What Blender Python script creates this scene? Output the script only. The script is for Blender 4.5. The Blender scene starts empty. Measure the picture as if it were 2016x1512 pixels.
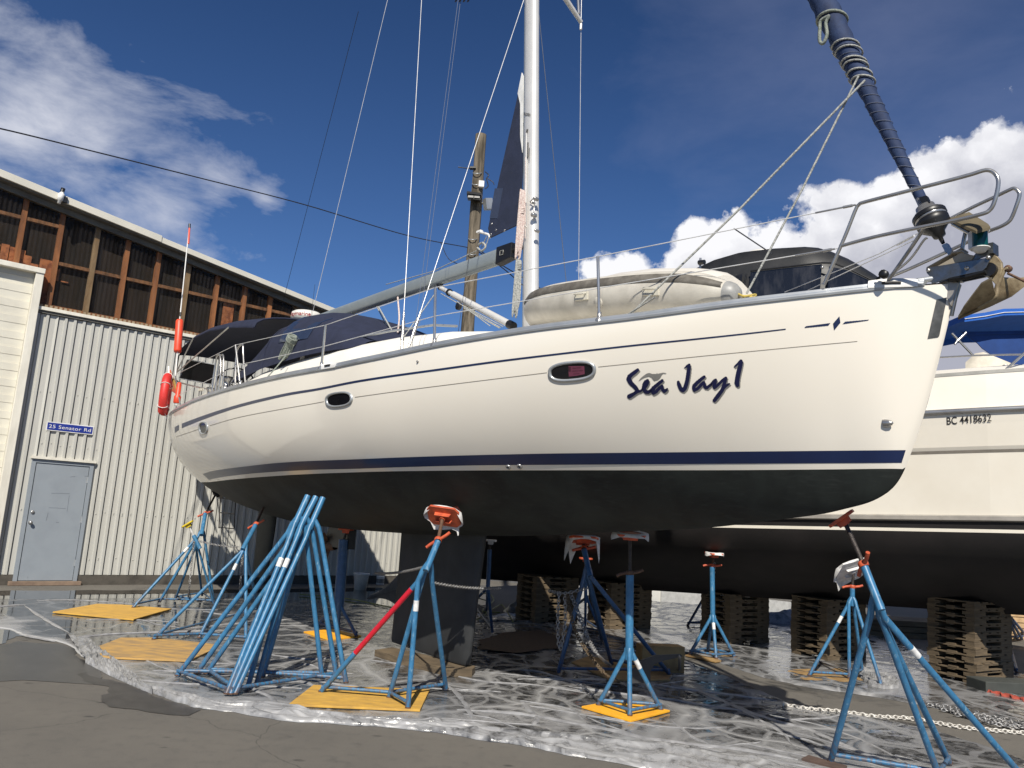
import bpy, bmesh, math, random
import numpy as np
from mathutils import Vector, noise, Matrix
random.seed(7); rng = np.random.RandomState(5)
S = bpy.context.scene
COL = S.collection
R_ = math.radians

# ------------------------------------------------------------ camera
FPX = 1560.0                      # focal length in photograph pixels (2016 wide)
pitch, roll, wall_az = R_(9.33), R_(3.8), R_(39.4)
EYE = np.array([0, 0, 1.72])
_f = np.array([0, math.cos(pitch), math.sin(pitch)]); _r = np.array([1., 0, 0]); _u = np.cross(_r, _f)
CR = math.cos(roll)*_r + math.sin(roll)*_u
CU = -math.sin(roll)*_r + math.cos(roll)*_u
CF = _f
cam_d = bpy.data.cameras.new('camera'); cam = bpy.data.objects.new('camera', cam_d); COL.objects.link(cam)
cam_d.sensor_width = 36; cam_d.lens = FPX/2016*36; cam_d.clip_start = .05; cam_d.clip_end = 3000
m = Matrix.Identity(4)
for i in range(3):
    m[i][0] = CR[i]; m[i][1] = CU[i]; m[i][2] = -CF[i]; m[i][3] = EYE[i]
cam.matrix_world = m
S.camera = cam

# ------------------------------------------------------------ light and exposure
SUN_EL, SUN_AZ = R_(43), R_(2)     # direction the light travels: +y, turned SUN_AZ to the right
tr = Vector((math.sin(SUN_AZ)*math.cos(SUN_EL), math.cos(SUN_AZ)*math.cos(SUN_EL), -math.sin(SUN_EL)))
sd = bpy.data.lights.new('sun', 'SUN'); sd.energy = 5.0; sd.angle = R_(.5); sd.color = (1, .94, .835)
sun = bpy.data.objects.new('sun', sd); COL.objects.link(sun)
sun.rotation_euler = tr.to_track_quat('-Z', 'Y').to_euler(); sun.location = (0, -20, 30)
S.view_settings.view_transform = 'Standard'; S.view_settings.look = 'None'
S.view_settings.exposure = 0.24; S.view_settings.gamma = 1
S.cycles.max_bounces = 8; S.cycles.transparent_max_bounces = 12
S.cycles.sample_clamp_indirect = 6

# ------------------------------------------------------------ pixel helpers (positions are measured on real planes: ground, wall, boat)
def ray(x, y): return (x-1008)/FPX*CR - (y-756)/FPX*CU + CF
def gp(x, y, z=0.0):
    d = ray(x, y); return EYE + d*((z-EYE[2])/d[2])
def dp(x, y, Y):
    d = ray(x, y); return EYE + d*(Y/d[1])
def on_plane(x, y, P0, nrm):
    d = ray(x, y); return EYE + d*(np.dot(P0-EYE, nrm)/np.dot(d, nrm))
WD = np.array([math.cos(wall_az), math.sin(wall_az), 0]); WN = np.array([-math.sin(wall_az), math.cos(wall_az), 0])
W0 = gp(30, 1152)
def wpx(x, y):
    P = on_plane(x, y, W0, WN); return np.dot(P-W0, WD), P[2]
def wl(s, z, off=0.0): return W0 + WD*s - WN*off + np.array([0, 0, z])    # off: towards the camera
BA = R_(-50.6)
BC = np.array([math.cos(BA), math.sin(BA), 0]); BN = np.array([-BC[1], BC[0], 0])
BK = gp(925, 1311, .1); BK[2] = 0
def B(u, v, z): return BK + BC*u + BN*v + np.array([0, 0, z])
def bx(x, y, v=0.0): return on_plane(x, y, BK+BN*v, BN)
def buv(P): d = np.asarray(P)-BK; return np.dot(d, BC), np.dot(d, BN), d[2]
def cubic(T, x):
    T = np.asarray(T, float); X, Y = T[:, 0], T[:, 1]; x = np.clip(x, X[0], X[-1])
    h = np.diff(X); s = np.diff(Y)/h; mm = np.zeros(len(X)); mm[0], mm[-1] = s[0], s[-1]
    for i in range(1, len(X)-1):
        mm[i] = 0 if s[i-1]*s[i] <= 0 else 2*s[i-1]*s[i]/(s[i-1]+s[i])
    i = np.clip(np.searchsorted(X, x)-1, 0, len(X)-2); t = (x-X[i])/h[i]
    return ((2*t**3-3*t**2+1)*Y[i]+(t**3-2*t**2+t)*h[i]*mm[i]+(-2*t**3+3*t**2)*Y[i+1]+(t**3-t**2)*h[i]*mm[i+1])

# ------------------------------------------------------------ materials
def newmat(name):
    mt = bpy.data.materials.new(name); mt.use_nodes = True; nt = mt.node_tree; nt.nodes.clear()
    out = nt.nodes.new('ShaderNodeOutputMaterial'); b = nt.nodes.new('ShaderNodeBsdfPrincipled')
    nt.links.new(b.outputs[0], out.inputs[0]); return mt, nt, b
def nd(nt, t, **kw):
    n = nt.nodes.new(t)
    for k, v in kw.items():
        if k.startswith('i_'):
            key = k[2:]; key = int(key) if key.isdigit() else key.replace('_', ' ')
            n.inputs[key].default_value = v
        else: setattr(n, k, v)
    return n
def mixc(nt, fac, a, b, mode='MIX'):
    n = nd(nt, 'ShaderNodeMix', data_type='RGBA', blend_type=mode); L = nt.links
    for s, v in ((n.inputs[0], fac), (n.inputs[6], a), (n.inputs[7], b)):
        if hasattr(v, 'links'): L.new(v, s)
        else: s.default_value = v if not isinstance(v, tuple) else (*v, 1)[:4]
    return n.outputs[2]
def mth(nt, op, a, b=None, clamp=False):
    n = nd(nt, 'ShaderNodeMath', operation=op, use_clamp=clamp)
    for s, v in ((n.inputs[0], a), (n.inputs[1], b)):
        if v is None: continue
        if hasattr(v, 'links'): nt.links.new(v, s)
        else: s.default_value = v
    return n.outputs[0]
def ramp(nt, x, a, b, lo=0., hi=1.):
    n = nd(nt, 'ShaderNodeMapRange', clamp=True, i_1=a, i_2=b, i_3=lo, i_4=hi); nt.links.new(x, n.inputs[0]); return n.outputs[0]
def coords(nt, scale=(1, 1, 1), kind='Object', rot=(0, 0, 0)):
    tc = nd(nt, 'ShaderNodeTexCoord'); mp = nd(nt, 'ShaderNodeMapping'); mp.inputs['Scale'].default_value = scale; mp.inputs['Rotation'].default_value = rot
    nt.links.new(tc.outputs[kind], mp.inputs[0]); return mp.outputs[0]
def noise_(nt, vec, scale, detail=4, rough=.55, dist=0):
    n = nd(nt, 'ShaderNodeTexNoise', i_Scale=scale, i_Detail=detail, i_Roughness=rough, i_Distortion=dist); nt.links.new(vec, n.inputs['Vector']); return n.outputs[0]
def bump(nt, b, h, strength=.3, dist=.02):
    n = nd(nt, 'ShaderNodeBump', i_Strength=strength, i_Distance=dist); nt.links.new(h, n.inputs['Height']); nt.links.new(n.outputs[0], b.inputs['Normal'])
def simple(name, col, rough=.5, metal=0., col2=None, ns=6., amt=(.4, .65), bmp=0., bs=40., stretch=(1, 1, 1), coat=0., r2=None):
    mt, nt, b = newmat(name); b.inputs['Roughness'].default_value = rough; b.inputs['Metallic'].default_value = metal
    b.inputs['Coat Weight'].default_value = coat
    if col2 is None: col2 = tuple(c*.78 for c in col)
    v = coords(nt, stretch); n = noise_(nt, v, ns, 5, .6); f = ramp(nt, n, amt[0], amt[1])
    nt.links.new(mixc(nt, f, col, col2), b.inputs['Base Color'])
    if r2 is not None: nt.links.new(ramp(nt, n, amt[0], amt[1], rough, r2), b.inputs['Roughness'])
    if bmp: bump(nt, b, noise_(nt, v, bs, 4), bmp, .01)
    return mt
M = {}
M['gel'] = simple('white_gelcoat', (.80, .752, .66), .13, col2=(.785, .735, .64), ns=.7, coat=.35, r2=.24)
M['gel2'] = simple('cruiser_gelcoat', (.80, .755, .66), .3, col2=(.75, .70, .6), ns=1.1)
M['deckwhite'] = simple('deck_white', (.80, .77, .70), .45, col2=(.74, .71, .64), ns=2)
def antifoul():
    mt, nt, b = newmat('antifouling_paint'); v = coords(nt, (1, 1, 1)); n = noise_(nt, v, 2.2, 6, .6, .5); n2 = noise_(nt, coords(nt, (1, 1, 5)), 9, 5, .6)
    c = mixc(nt, ramp(nt, n, .35, .7), (.011, .013, .0125), (.026, .032, .029)); c = mixc(nt, ramp(nt, n2, .52, .72, 0, .5), c, (.035, .04, .037))
    nt.links.new(c, b.inputs['Base Color']); b.inputs['Roughness'].default_value = .62; b.inputs['Specular IOR Level'].default_value = .3; bump(nt, b, n2, .08, .01); return mt
M['anti'] = antifoul()
M['cruiser_anti'] = simple('cruiser_bottom_paint', (.006, .005, .005), .7, col2=(.014, .011, .011), ns=1.6)
M['keel'] = simple('keel_paint', (.024, .026, .028), .7, col2=(.042, .044, .046), ns=2.4, bmp=.1)
M['navy'] = simple('navy_vinyl', (.009, .020, .070), .28, col2=(.008, .016, .060), ns=2)
M['letter'] = simple('lettering_navy', (.006, .008, .045), .3)
M['lettergrey'] = simple('lettering_grey', (.22, .215, .20), .35)
M['pin'] = simple('pinstripe_grey', (.20, .17, .13), .5)
M['alu'] = simple('anodised_aluminium', (.46, .48, .49), .38, .55, col2=(.38, .40, .41), ns=3, stretch=(1, 1, 1))
M['mastalu'] = simple('mast_aluminium', (.70, .69, .66), .32, .25, col2=(.62, .61, .59), ns=2)
M['boomalu'] = simple('boom_aluminium', (.33, .37, .38), .42, .35, col2=(.27, .31, .32), ns=1.6)
M['rail'] = simple('toe_rail_aluminium', (.42, .44, .46), .34, .5, col2=(.33, .35, .37), ns=3)
M['ss'] = simple('stainless_steel', (.46, .45, .43), .24, .72, col2=(.36, .35, .34), ns=5)
M['wire'] = simple('stainless_wire', (.74, .74, .73), .35, .3)
M['darkwire'] = simple('dark_wire', (.02, .022, .03), .6)
M['greywire'] = simple('thin_grey_line', (.13, .15, .2), .6)
M['black'] = simple('black_plastic', (.012, .012, .013), .4)
M['glass'] = simple('dark_acrylic', (.008, .008, .010), .08)
M['fabric'] = simple('navy_canvas', (.010, .014, .035), .85, col2=(.015, .02, .048), ns=9, bmp=.25, bs=60)
M['genoa'] = simple('sun_strip_canvas', (.012, .030, .088), .8, col2=(.008, .019, .060), ns=12, bmp=.4, bs=30)
M['seam'] = simple('pale_stitching', (.12, .14, .2), .8)
M['vinylwin'] = simple('clear_vinyl', (.03, .04, .07), .12)
M['blackcanvas'] = simple('black_canvas', (.010, .011, .012), .5, col2=(.018, .018, .019), ns=5, bmp=.15)
M['brightblue'] = simple('bright_blue_canvas', (.012, .10, .42), .8, col2=(.010, .085, .36), ns=6, bmp=.2)
M['hyp'] = simple('dinghy_fabric', (.56, .53, .465), .5, col2=(.42, .395, .34), ns=4.5, amt=(.4, .7), bmp=.12, bs=14)
M['hyptop'] = simple('dinghy_hull', (.70, .665, .59), .4, col2=(.65, .61, .54), ns=3)
M['hypband'] = simple('dinghy_rubbing_strake', (.10, .09, .075), .6, col2=(.18, .165, .14), ns=10)
M['cone'] = simple('dinghy_cone', (.30, .30, .29), .45, col2=(.24, .24, .23), ns=12)
M['orangepl'] = simple('orange_float', (.72, .075, .03), .45, col2=(.62, .055, .025), ns=8)
M['red'] = simple('red_cover', (.62, .035, .03), .5, col2=(.5, .03, .025), ns=7, bmp=.2)
M['white'] = simple('white_plastic', (.78, .77, .74), .4)
M['offwhite'] = simple('offwhite_radome', (.75, .73, .67), .35)
M['yellowpl'] = simple('yellow_plastic', (.70, .52, .02), .5)
M['darkred'] = simple('dark_red_print', (.30, .012, .02), .5)
M['green'] = simple('green_lens', (.003, .06, .055), .1)
M['anchor'] = simple('galvanised_anchor', (.36, .29, .18), .55, .25, col2=(.17, .125, .07), ns=9, bmp=.3, bs=30)
M['plate'] = simple('bow_roller_steel', (.24, .25, .26), .3, .9, col2=(.12, .125, .13), ns=11, r2=.5)
M['bowplate'] = simple('brushed_bow_plate', (.16, .155, .145), .4, .7, col2=(.10, .10, .095), ns=14)
def stand_paint(name, c, scuff, c3=(.34, .13, .06), rust=.0):
    mt, nt, b = newmat(name); v = coords(nt, (1, 1, 1)); n = noise_(nt, v, 14, 6, .65); n2 = noise_(nt, coords(nt, (1, 1, .25)), 42, 5, .7)
    col = mixc(nt, ramp(nt, n, .40, .66), c, tuple(x*.72 for x in c)); col = mixc(nt, ramp(nt, n2, .57, .66, 0, .8), col, scuff)
    g = nd(nt, 'ShaderNodeNewGeometry'); sp = nd(nt, 'ShaderNodeSeparateXYZ'); nt.links.new(g.outputs['Position'], sp.inputs[0])
    low = ramp(nt, sp.outputs[2], .02, .32, 1, 0); rr = mth(nt, 'MULTIPLY', low, ramp(nt, n2, .44, .58)); rr = mth(nt, 'ADD', rr, ramp(nt, n, .64, .7, 0, rust), True)
    col = mixc(nt, rr, col, c3); nt.links.new(col, b.inputs['Base Color']); b.inputs['Roughness'].default_value = .42; bump(nt, b, n2, .15, .004); return mt
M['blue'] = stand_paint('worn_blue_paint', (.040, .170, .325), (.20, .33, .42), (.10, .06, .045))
M['bluedark'] = stand_paint('shaded_blue_paint', (.025, .085, .20), (.10, .16, .22), (.08, .05, .04))  # darker copy of the blue, with the stands' shade put into its colour
M['redleg'] = simple('red_paint', (.55, .012, .03), .35, col2=(.45, .012, .025), ns=20)
M['orange'] = simple('orange_pad_paint', (.56, .10, .035), .55, col2=(.34, .055, .025), ns=16, bmp=.2)
M['yellowpad'] = simple('faded_yellow_pad', (.38, .26, .04), .7, col2=(.30, .10, .03), ns=10)
M['rusty'] = simple('rusty_screw', (.16, .09, .055), .7, .3, col2=(.09, .05, .035), ns=30, bmp=.5, bs=120)
M['darkscrew'] = simple('oiled_screw', (.055, .045, .04), .5, .4, col2=(.03, .025, .022), ns=30, bmp=.5, bs=120)
M['band'] = simple('reflective_tape', (.72, .72, .70), .5, col2=(.5, .5, .5), ns=30)
M['plyworn'] = simple('worn_yellow_plywood', (.50, .30, .09), .8, col2=(.30, .20, .10), ns=4, amt=(.4, .62), bmp=.3, bs=22, stretch=(1, 3, 1))
M['ply'] = simple('yellow_plywood', (.62, .36, .06), .75, col2=(.40, .235, .06), ns=5, amt=(.35, .7), bmp=.2, bs=25, stretch=(1, 3, 1))
M['plybright'] = simple('bright_yellow_plywood', (.86, .42, .02), .6, col2=(.76, .35, .02), ns=7, bmp=.15, bs=30)
M['plybrown'] = simple('brown_plywood', (.34, .215, .085), .8, col2=(.2, .12, .05), ns=6, bmp=.2)
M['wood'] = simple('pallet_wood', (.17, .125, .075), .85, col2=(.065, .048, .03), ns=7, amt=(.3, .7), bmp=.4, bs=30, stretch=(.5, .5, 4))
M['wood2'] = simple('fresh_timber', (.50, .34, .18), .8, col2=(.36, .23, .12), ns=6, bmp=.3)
M['chain'] = simple('galvanised_chain', (.34, .34, .34), .45, .6, col2=(.18, .17, .16), ns=30)
M['chainw'] = simple('bright_chain', (.62, .60, .55), .5, .2, col2=(.35, .32, .28), ns=30)
M['rag'] = simple('white_rag', (.66, .65, .64), .9, col2=(.5, .49, .48), ns=14, bmp=.5, bs=20)
M['rope'] = simple('grey_rope', (.42, .42, .39), .85, col2=(.2, .21, .2), ns=60, bmp=.6, bs=120)
M['ropew'] = simple('white_braid_rope', (.68, .60, .55), .85, col2=(.45, .30, .27), ns=70, bmp=.6, bs=120)
M['ropeg'] = simple('green_grey_rope', (.16, .19, .16), .85, col2=(.30, .32, .28), ns=60, bmp=.6, bs=120)
M['yrope'] = simple('yellow_rope', (.55, .42, .10), .8, ns=40)
M['sail'] = simple('sailcloth', (.76, .76, .74), .7)
M['sailnavy'] = simple('navy_sail_cover', (.012, .018, .042), .8, col2=(.017, .024, .055), ns=6, bmp=.2)
M['pink'] = simple('pink_notice', (.15, .035, .065), .5)
M['pinkdark'] = simple('notice_print', (.05, .008, .018), .5)
M['cream'] = simple('cream_cover', (.62, .57, .47), .7)

# ------------------------------------------------------------ mesh builder
class MB:
    def __init__(s): s.v = []; s.f = []; s.sm = []
    def add(s, vs, fs, smooth=False):
        o = len(s.v); s.v += [tuple(map(float, p)) for p in vs]; s.f += [tuple(i+o for i in f) for f in fs]; s.sm += [smooth]*len(fs)
    def hexa(s, p8): s.add(p8, [(0, 3, 2, 1), (4, 5, 6, 7), (0, 1, 5, 4), (1, 2, 6, 5), (2, 3, 7, 6), (3, 0, 4, 7)])
    def obox(s, c, ax, ay, az):
        c, ax, ay, az = map(np.asarray, (c, ax, ay, az))
        s.hexa([c-ax-ay-az, c+ax-ay-az, c+ax+ay-az, c-ax+ay-az, c-ax-ay+az, c+ax-ay+az, c+ax+ay+az, c-ax+ay+az])
    def prism(s, poly, h):   # poly list of 3D pts (planar), extruded by vector h
        poly = [np.asarray(p, float) for p in poly]; h = np.asarray(h, float); n = len(poly)
        s.add(poly+[p+h for p in poly], [tuple(range(n))[::-1], tuple(range(n, 2*n))]+[(i, (i+1) % n, n+(i+1) % n, n+i) for i in range(n)])
    def grid(s, G, smooth=True, closeu=False, closev=False):
        G = np.asarray(G, float); a, b = G.shape[:2]; vs = G.reshape(-1, 3); fs = []
        for i in range(a if closeu else a-1):
            for j in range(b if closev else b-1):
                fs.append((i*b+j, ((i+1) % a)*b+j, ((i+1) % a)*b+(j+1) % b, i*b+(j+1) % b))
        s.add(vs, fs, smooth)
    def tube(s, path, r, n=8, caps=True, flat=None, closed=False):
        P = [np.asarray(p, float) for p in path]; N = len(P); rr = r if hasattr(r, '__len__') else [r]*N
        G = []; prev = None
        for i in range(N):
            if closed: t = P[(i+1) % N]-P[i-1]
            else: t = P[min(i+1, N-1)]-P[max(i-1, 0)]
            t = t/(np.linalg.norm(t)+1e-12)
            if prev is None:
                a = np.array([0, 0, 1.]) if abs(t[2]) < .9 else np.array([1., 0, 0])
                x = np.cross(a, t)
            else: x = prev-t*np.dot(prev, t)
            x = x/(np.linalg.norm(x)+1e-12); prev = x; y = np.cross(t, x); q = rr[i]
            G.append([P[i]+q*(math.cos(2*math.pi*k/n)*x+math.sin(2*math.pi*k/n)*y) for k in range(n)])
        s.grid(G, True, closed, True)
        if caps and not closed:
            s.add(G[0], [tuple(range(n))]); s.add(G[-1], [tuple(range(n))[::-1]])
    def lathe(s, base, axis, prof, n=20):
        base = np.asarray(base, float); t = np.asarray(axis, float); t = t/np.linalg.norm(t)
        a = np.array([0, 0, 1.]) if abs(t[2]) < .9 else np.array([1., 0, 0]); x = np.cross(a, t); x /= np.linalg.norm(x); y = np.cross(t, x)
        G = [[base+t*h+max(r, 1e-4)*(math.cos(2*math.pi*k/n)*x+math.sin(2*math.pi*k/n)*y) for k in range(n)] for r, h in prof]
        s.grid(G, True, False, True)
    def build(s, name, mat, parent=None, bevel=0):
        me = bpy.data.meshes.new(name); org = np.zeros(3)
        if parent is not None: org = np.array(parent.location)
        elif s.v:
            A = np.array(s.v); org = np.array([(A[:, 0].min()+A[:, 0].max())/2, (A[:, 1].min()+A[:, 1].max())/2, A[:, 2].min()])
        me.from_pydata([tuple(np.array(p)-org) for p in s.v], [], s.f); me.validate()
        me.polygons.foreach_set('use_smooth', s.sm[:len(me.polygons)] if len(s.sm) == len(me.polygons) else [False]*len(me.polygons))
        o = bpy.data.objects.new(name, me); COL.objects.link(o); me.materials.append(M[mat] if isinstance(mat, str) else mat)
        bm = bmesh.new(); bm.from_mesh(me); bmesh.ops.recalc_face_normals(bm, faces=bm.faces) if len(bm.faces) < 60000 else None
        bm.to_mesh(me); bm.free()
        if parent is not None: o.parent = parent
        else: o.location = org
        if bevel:
            md = o.modifiers.new('bevel', 'BEVEL'); md.width = bevel; md.segments = 2; md.limit_method = 'ANGLE'
        return o
def sub(o, name, mb, mat, bevel=0):
    """a sub-part: child of part o, whose coordinates are those of o's own parent"""
    root = o.parent; c = mb.build(name, mat, root, bevel); c.parent = o; return c
def tag(o, label=None, cat=None, group=None, kind=None):
    if label: o['label'] = label
    if cat: o['category'] = cat
    if group: o['group'] = group
    if kind: o['kind'] = kind
    return o
def thing(name, loc, label, cat, group=None):
    o = bpy.data.objects.new(name, None); o.empty_display_size = .2; COL.objects.link(o); o.location = tuple(loc)
    return tag(o, label, cat, group)
def struct(name, mb, mat): return tag(mb.build(name, mat), kind='structure')
def V3(x, y, z): return np.array([x, y, z], float)
UP = V3(0, 0, 1)
def unit(a): a = np.asarray(a, float); return a/np.linalg.norm(a)
def bez(P, n=12):   # catmull-rom through the points
    P = [np.asarray(p, float) for p in P]; Q = [2*P[0]-P[1]]+P+[2*P[-1]-P[-2]]; out = []
    for i in range(1, len(Q)-2):
        for k in range(n):
            t = k/n; a, b, c, d = Q[i-1:i+3]
            out.append(.5*((2*b)+(c-a)*t+(2*a-5*b+4*c-d)*t*t+(-a+3*b-3*c+d)*t**3))
    out.append(P[-1]); return out
def text_mesh(mb, txt, origin, xdir, ydir, height, thick=.002, spacing=1.0, align='LEFT', bold=0.0, warp=None):
    cu = bpy.data.curves.new('t', 'FONT'); cu.body = txt; cu.size = 1; cu.align_x = align; cu.space_character = spacing; cu.offset = bold; cu.resolution_u = 4
    ob = bpy.data.objects.new('t', cu); COL.objects.link(ob); dg = bpy.context.evaluated_depsgraph_get(); dg.update()
    me = bpy.data.meshes.new_from_object(ob.evaluated_get(dg)); k = height/.7
    xd, yd = unit(xdir), unit(ydir); nn = np.cross(xd, yd)
    if warp: vs = [warp(v.co.x*k, v.co.y*k) for v in me.vertices]
    else: vs = [np.asarray(origin)+xd*v.co.x*k+yd*v.co.y*k for v in me.vertices]
    fs = [tuple(p.vertices) for p in me.polygons]; mb.add(vs, fs)
    bpy.data.objects.remove(ob); bpy.data.meshes.remove(me); bpy.data.curves.remove(cu)

# ------------------------------------------------------------ sky
def build_world():
    w = bpy.data.worlds.new('World'); S.world = w; w.use_nodes = True; nt = w.node_tree; nt.nodes.clear(); L = nt.links
    out = nd(nt, 'ShaderNodeOutputWorld'); bg = nd(nt, 'ShaderNodeBackground'); L.new(bg.outputs[0], out.inputs[0])
    sky = nd(nt, 'ShaderNodeTexSky', sky_type='NISHITA'); sky.sun_disc = False; sky.sun_elevation = SUN_EL
    sky.sun_rotation = math.pi+SUN_AZ   # the sun stands behind the camera
    sky.air_density = 1.0; sky.dust_density = .4; sky.ozone_density = 4.0
    tc = nd(nt, 'ShaderNodeTexCoord'); nv = nd(nt, 'ShaderNodeVectorMath', operation='NORMALIZE'); L.new(tc.outputs['Generated'], nv.inputs[0]); D = nv.outputs[0]
    def blobs(lst, D):
        acc = None
        for (x, y, r) in lst:
            c = unit(ray(x, y)); rr = r/FPX
            dn = nd(nt, 'ShaderNodeVectorMath', operation='DISTANCE'); L.new(D, dn.inputs[0]); dn.inputs[1].default_value = tuple(c)
            v = mth(nt, 'SUBTRACT', 1.0, mth(nt, 'DIVIDE', dn.outputs['Value'], rr))
            if acc is None: acc = v
            else:
                n = nd(nt, 'ShaderNodeMath', operation='SMOOTH_MAX'); L.new(acc, n.inputs[0]); L.new(v, n.inputs[1]); n.inputs[2].default_value = .25; acc = n.outputs[0]
        return acc
    cum = [(1200, 560, 66), (1260, 575, 75), (1350, 560, 75), (1375, 492, 58), (1440, 500, 75), (1480, 570, 120), (1560, 520, 95), (1640, 500, 110), (1700, 450, 95), (1740, 560, 140),
           (1800, 400, 90), (1860, 350, 75), (1925, 350, 75), (1960, 440, 160), (1990, 330, 70), (2060, 380, 110), (1900, 560, 200), (2080, 560, 200), (2300, 430, 190), (1880, 700, 190), (2050, 760, 220), (1700, 700, 170), (2300, 700, 300), (1480, 700, 160)]
    # puffy displacement of the lookup direction
    n1 = nd(nt, 'ShaderNodeTexNoise', i_Scale=22, i_Detail=7, i_Roughness=.62); L.new(D, n1.inputs['Vector'])
    vr = nd(nt, 'ShaderNodeTexVoronoi', feature='SMOOTH_F1'); vr.inputs['Scale'].default_value = 30; vr.inputs['Smoothness'].default_value = .35
    wob = nd(nt, 'ShaderNodeVectorMath', operation='MULTIPLY_ADD'); L.new(n1.outputs['Color'], wob.inputs[0]); wob.inputs[1].default_value = (.035,)*3; L.new(D, wob.inputs[2]); L.new(wob.outputs[0], vr.inputs['Vector'])
    fld = blobs(cum, D)
    f2 = mth(nt, 'ADD', fld, mth(nt, 'MULTIPLY', mth(nt, 'SUBTRACT', n1.outputs[0], .5), 1.5))
    f2 = mth(nt, 'ADD', f2, mth(nt, 'MULTIPLY', mth(nt, 'SUBTRACT', .42, vr.outputs['Distance']), .55))
    dens = ramp(nt, f2, -.02, .20)
    # body shade: tops white, deeper inside grey-lilac
    nb = nd(nt, 'ShaderNodeTexNoise', i_Scale=9, i_Detail=6, i_Roughness=.6); L.new(wob.outputs[0], nb.inputs['Vector'])
    gb = blobs([(1400, 590, 80), (1480, 560, 60), (1700, 580, 110), (1830, 520, 130), (1960, 560, 240), (1990, 430, 90), (2100, 500, 230), (1900, 620, 220), (1900, 740, 260), (2100, 760, 260)], D)
    sh = mth(nt, 'ADD', gb, mth(nt, 'MULTIPLY', mth(nt, 'SUBTRACT', nb.outputs[0], .5), 2.2))
    sh = mth(nt, 'ADD', sh, mth(nt, 'MULTIPLY', mth(nt, 'SUBTRACT', vr.outputs['Distance'], .3), .5))
    ccol = mixc(nt, ramp(nt, sh, -.25, .75), (9.6, 9.6, 9.9), (4.3, 4.4, 5.2))
    # soft high cloud at the left and thin veil at the right
    mp = nd(nt, 'ShaderNodeMapping'); L.new(D, mp.inputs[0]); mp.inputs['Rotation'].default_value = (0, R_(-28), 0); mp.inputs['Scale'].default_value = (1, 1, 2.4)
    n3 = nd(nt, 'ShaderNodeTexNoise', i_Scale=5.5, i_Detail=9, i_Roughness=.6, i_Distortion=.25); L.new(mp.outputs[0], n3.inputs['Vector'])
    lf = blobs([(-70, 210, 260), (60, 250, 205), (190, 290, 185), (310, 370, 175), (430, 375, 105), (520, 385, 60), (-150, 380, 320)], D)
    cir = ramp(nt, mth(nt, 'ADD', mth(nt, 'MULTIPLY', lf, .95), mth(nt, 'MULTIPLY', mth(nt, 'SUBTRACT', n3.outputs[0], .53), 3.8)), 0, 1.25, 0, .85)
    lf2 = blobs([(1700, 60, 420), (1950, 220, 380), (1500, 20, 220), (1750, 330, 260)], D)
    cir2 = ramp(nt, mth(nt, 'ADD', lf2, mth(nt, 'MULTIPLY', mth(nt, 'SUBTRACT', n3.outputs[0], .5), 2.0)), 0, 1.6, 0, .26)
    # the sky's own colour, slightly deepened as in the photograph
    sz = nd(nt, 'ShaderNodeSeparateXYZ'); L.new(D, sz.inputs[0]); hi = ramp(nt, sz.outputs[2], .22, .66)
    base = mixc(nt, 1.0, sky.outputs[0], mixc(nt, hi, (.46, .62, .86), (.25, .385, .57)), 'MULTIPLY')
    c = mixc(nt, cir2, base, (3.6, 3.9, 5.6)); c = mixc(nt, cir, c, (7.0, 7.2, 8.0)); c = mixc(nt, dens, c, ccol)
    L.new(c, bg.inputs[0]); bg.inputs[1].default_value = .086
build_world()

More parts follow.
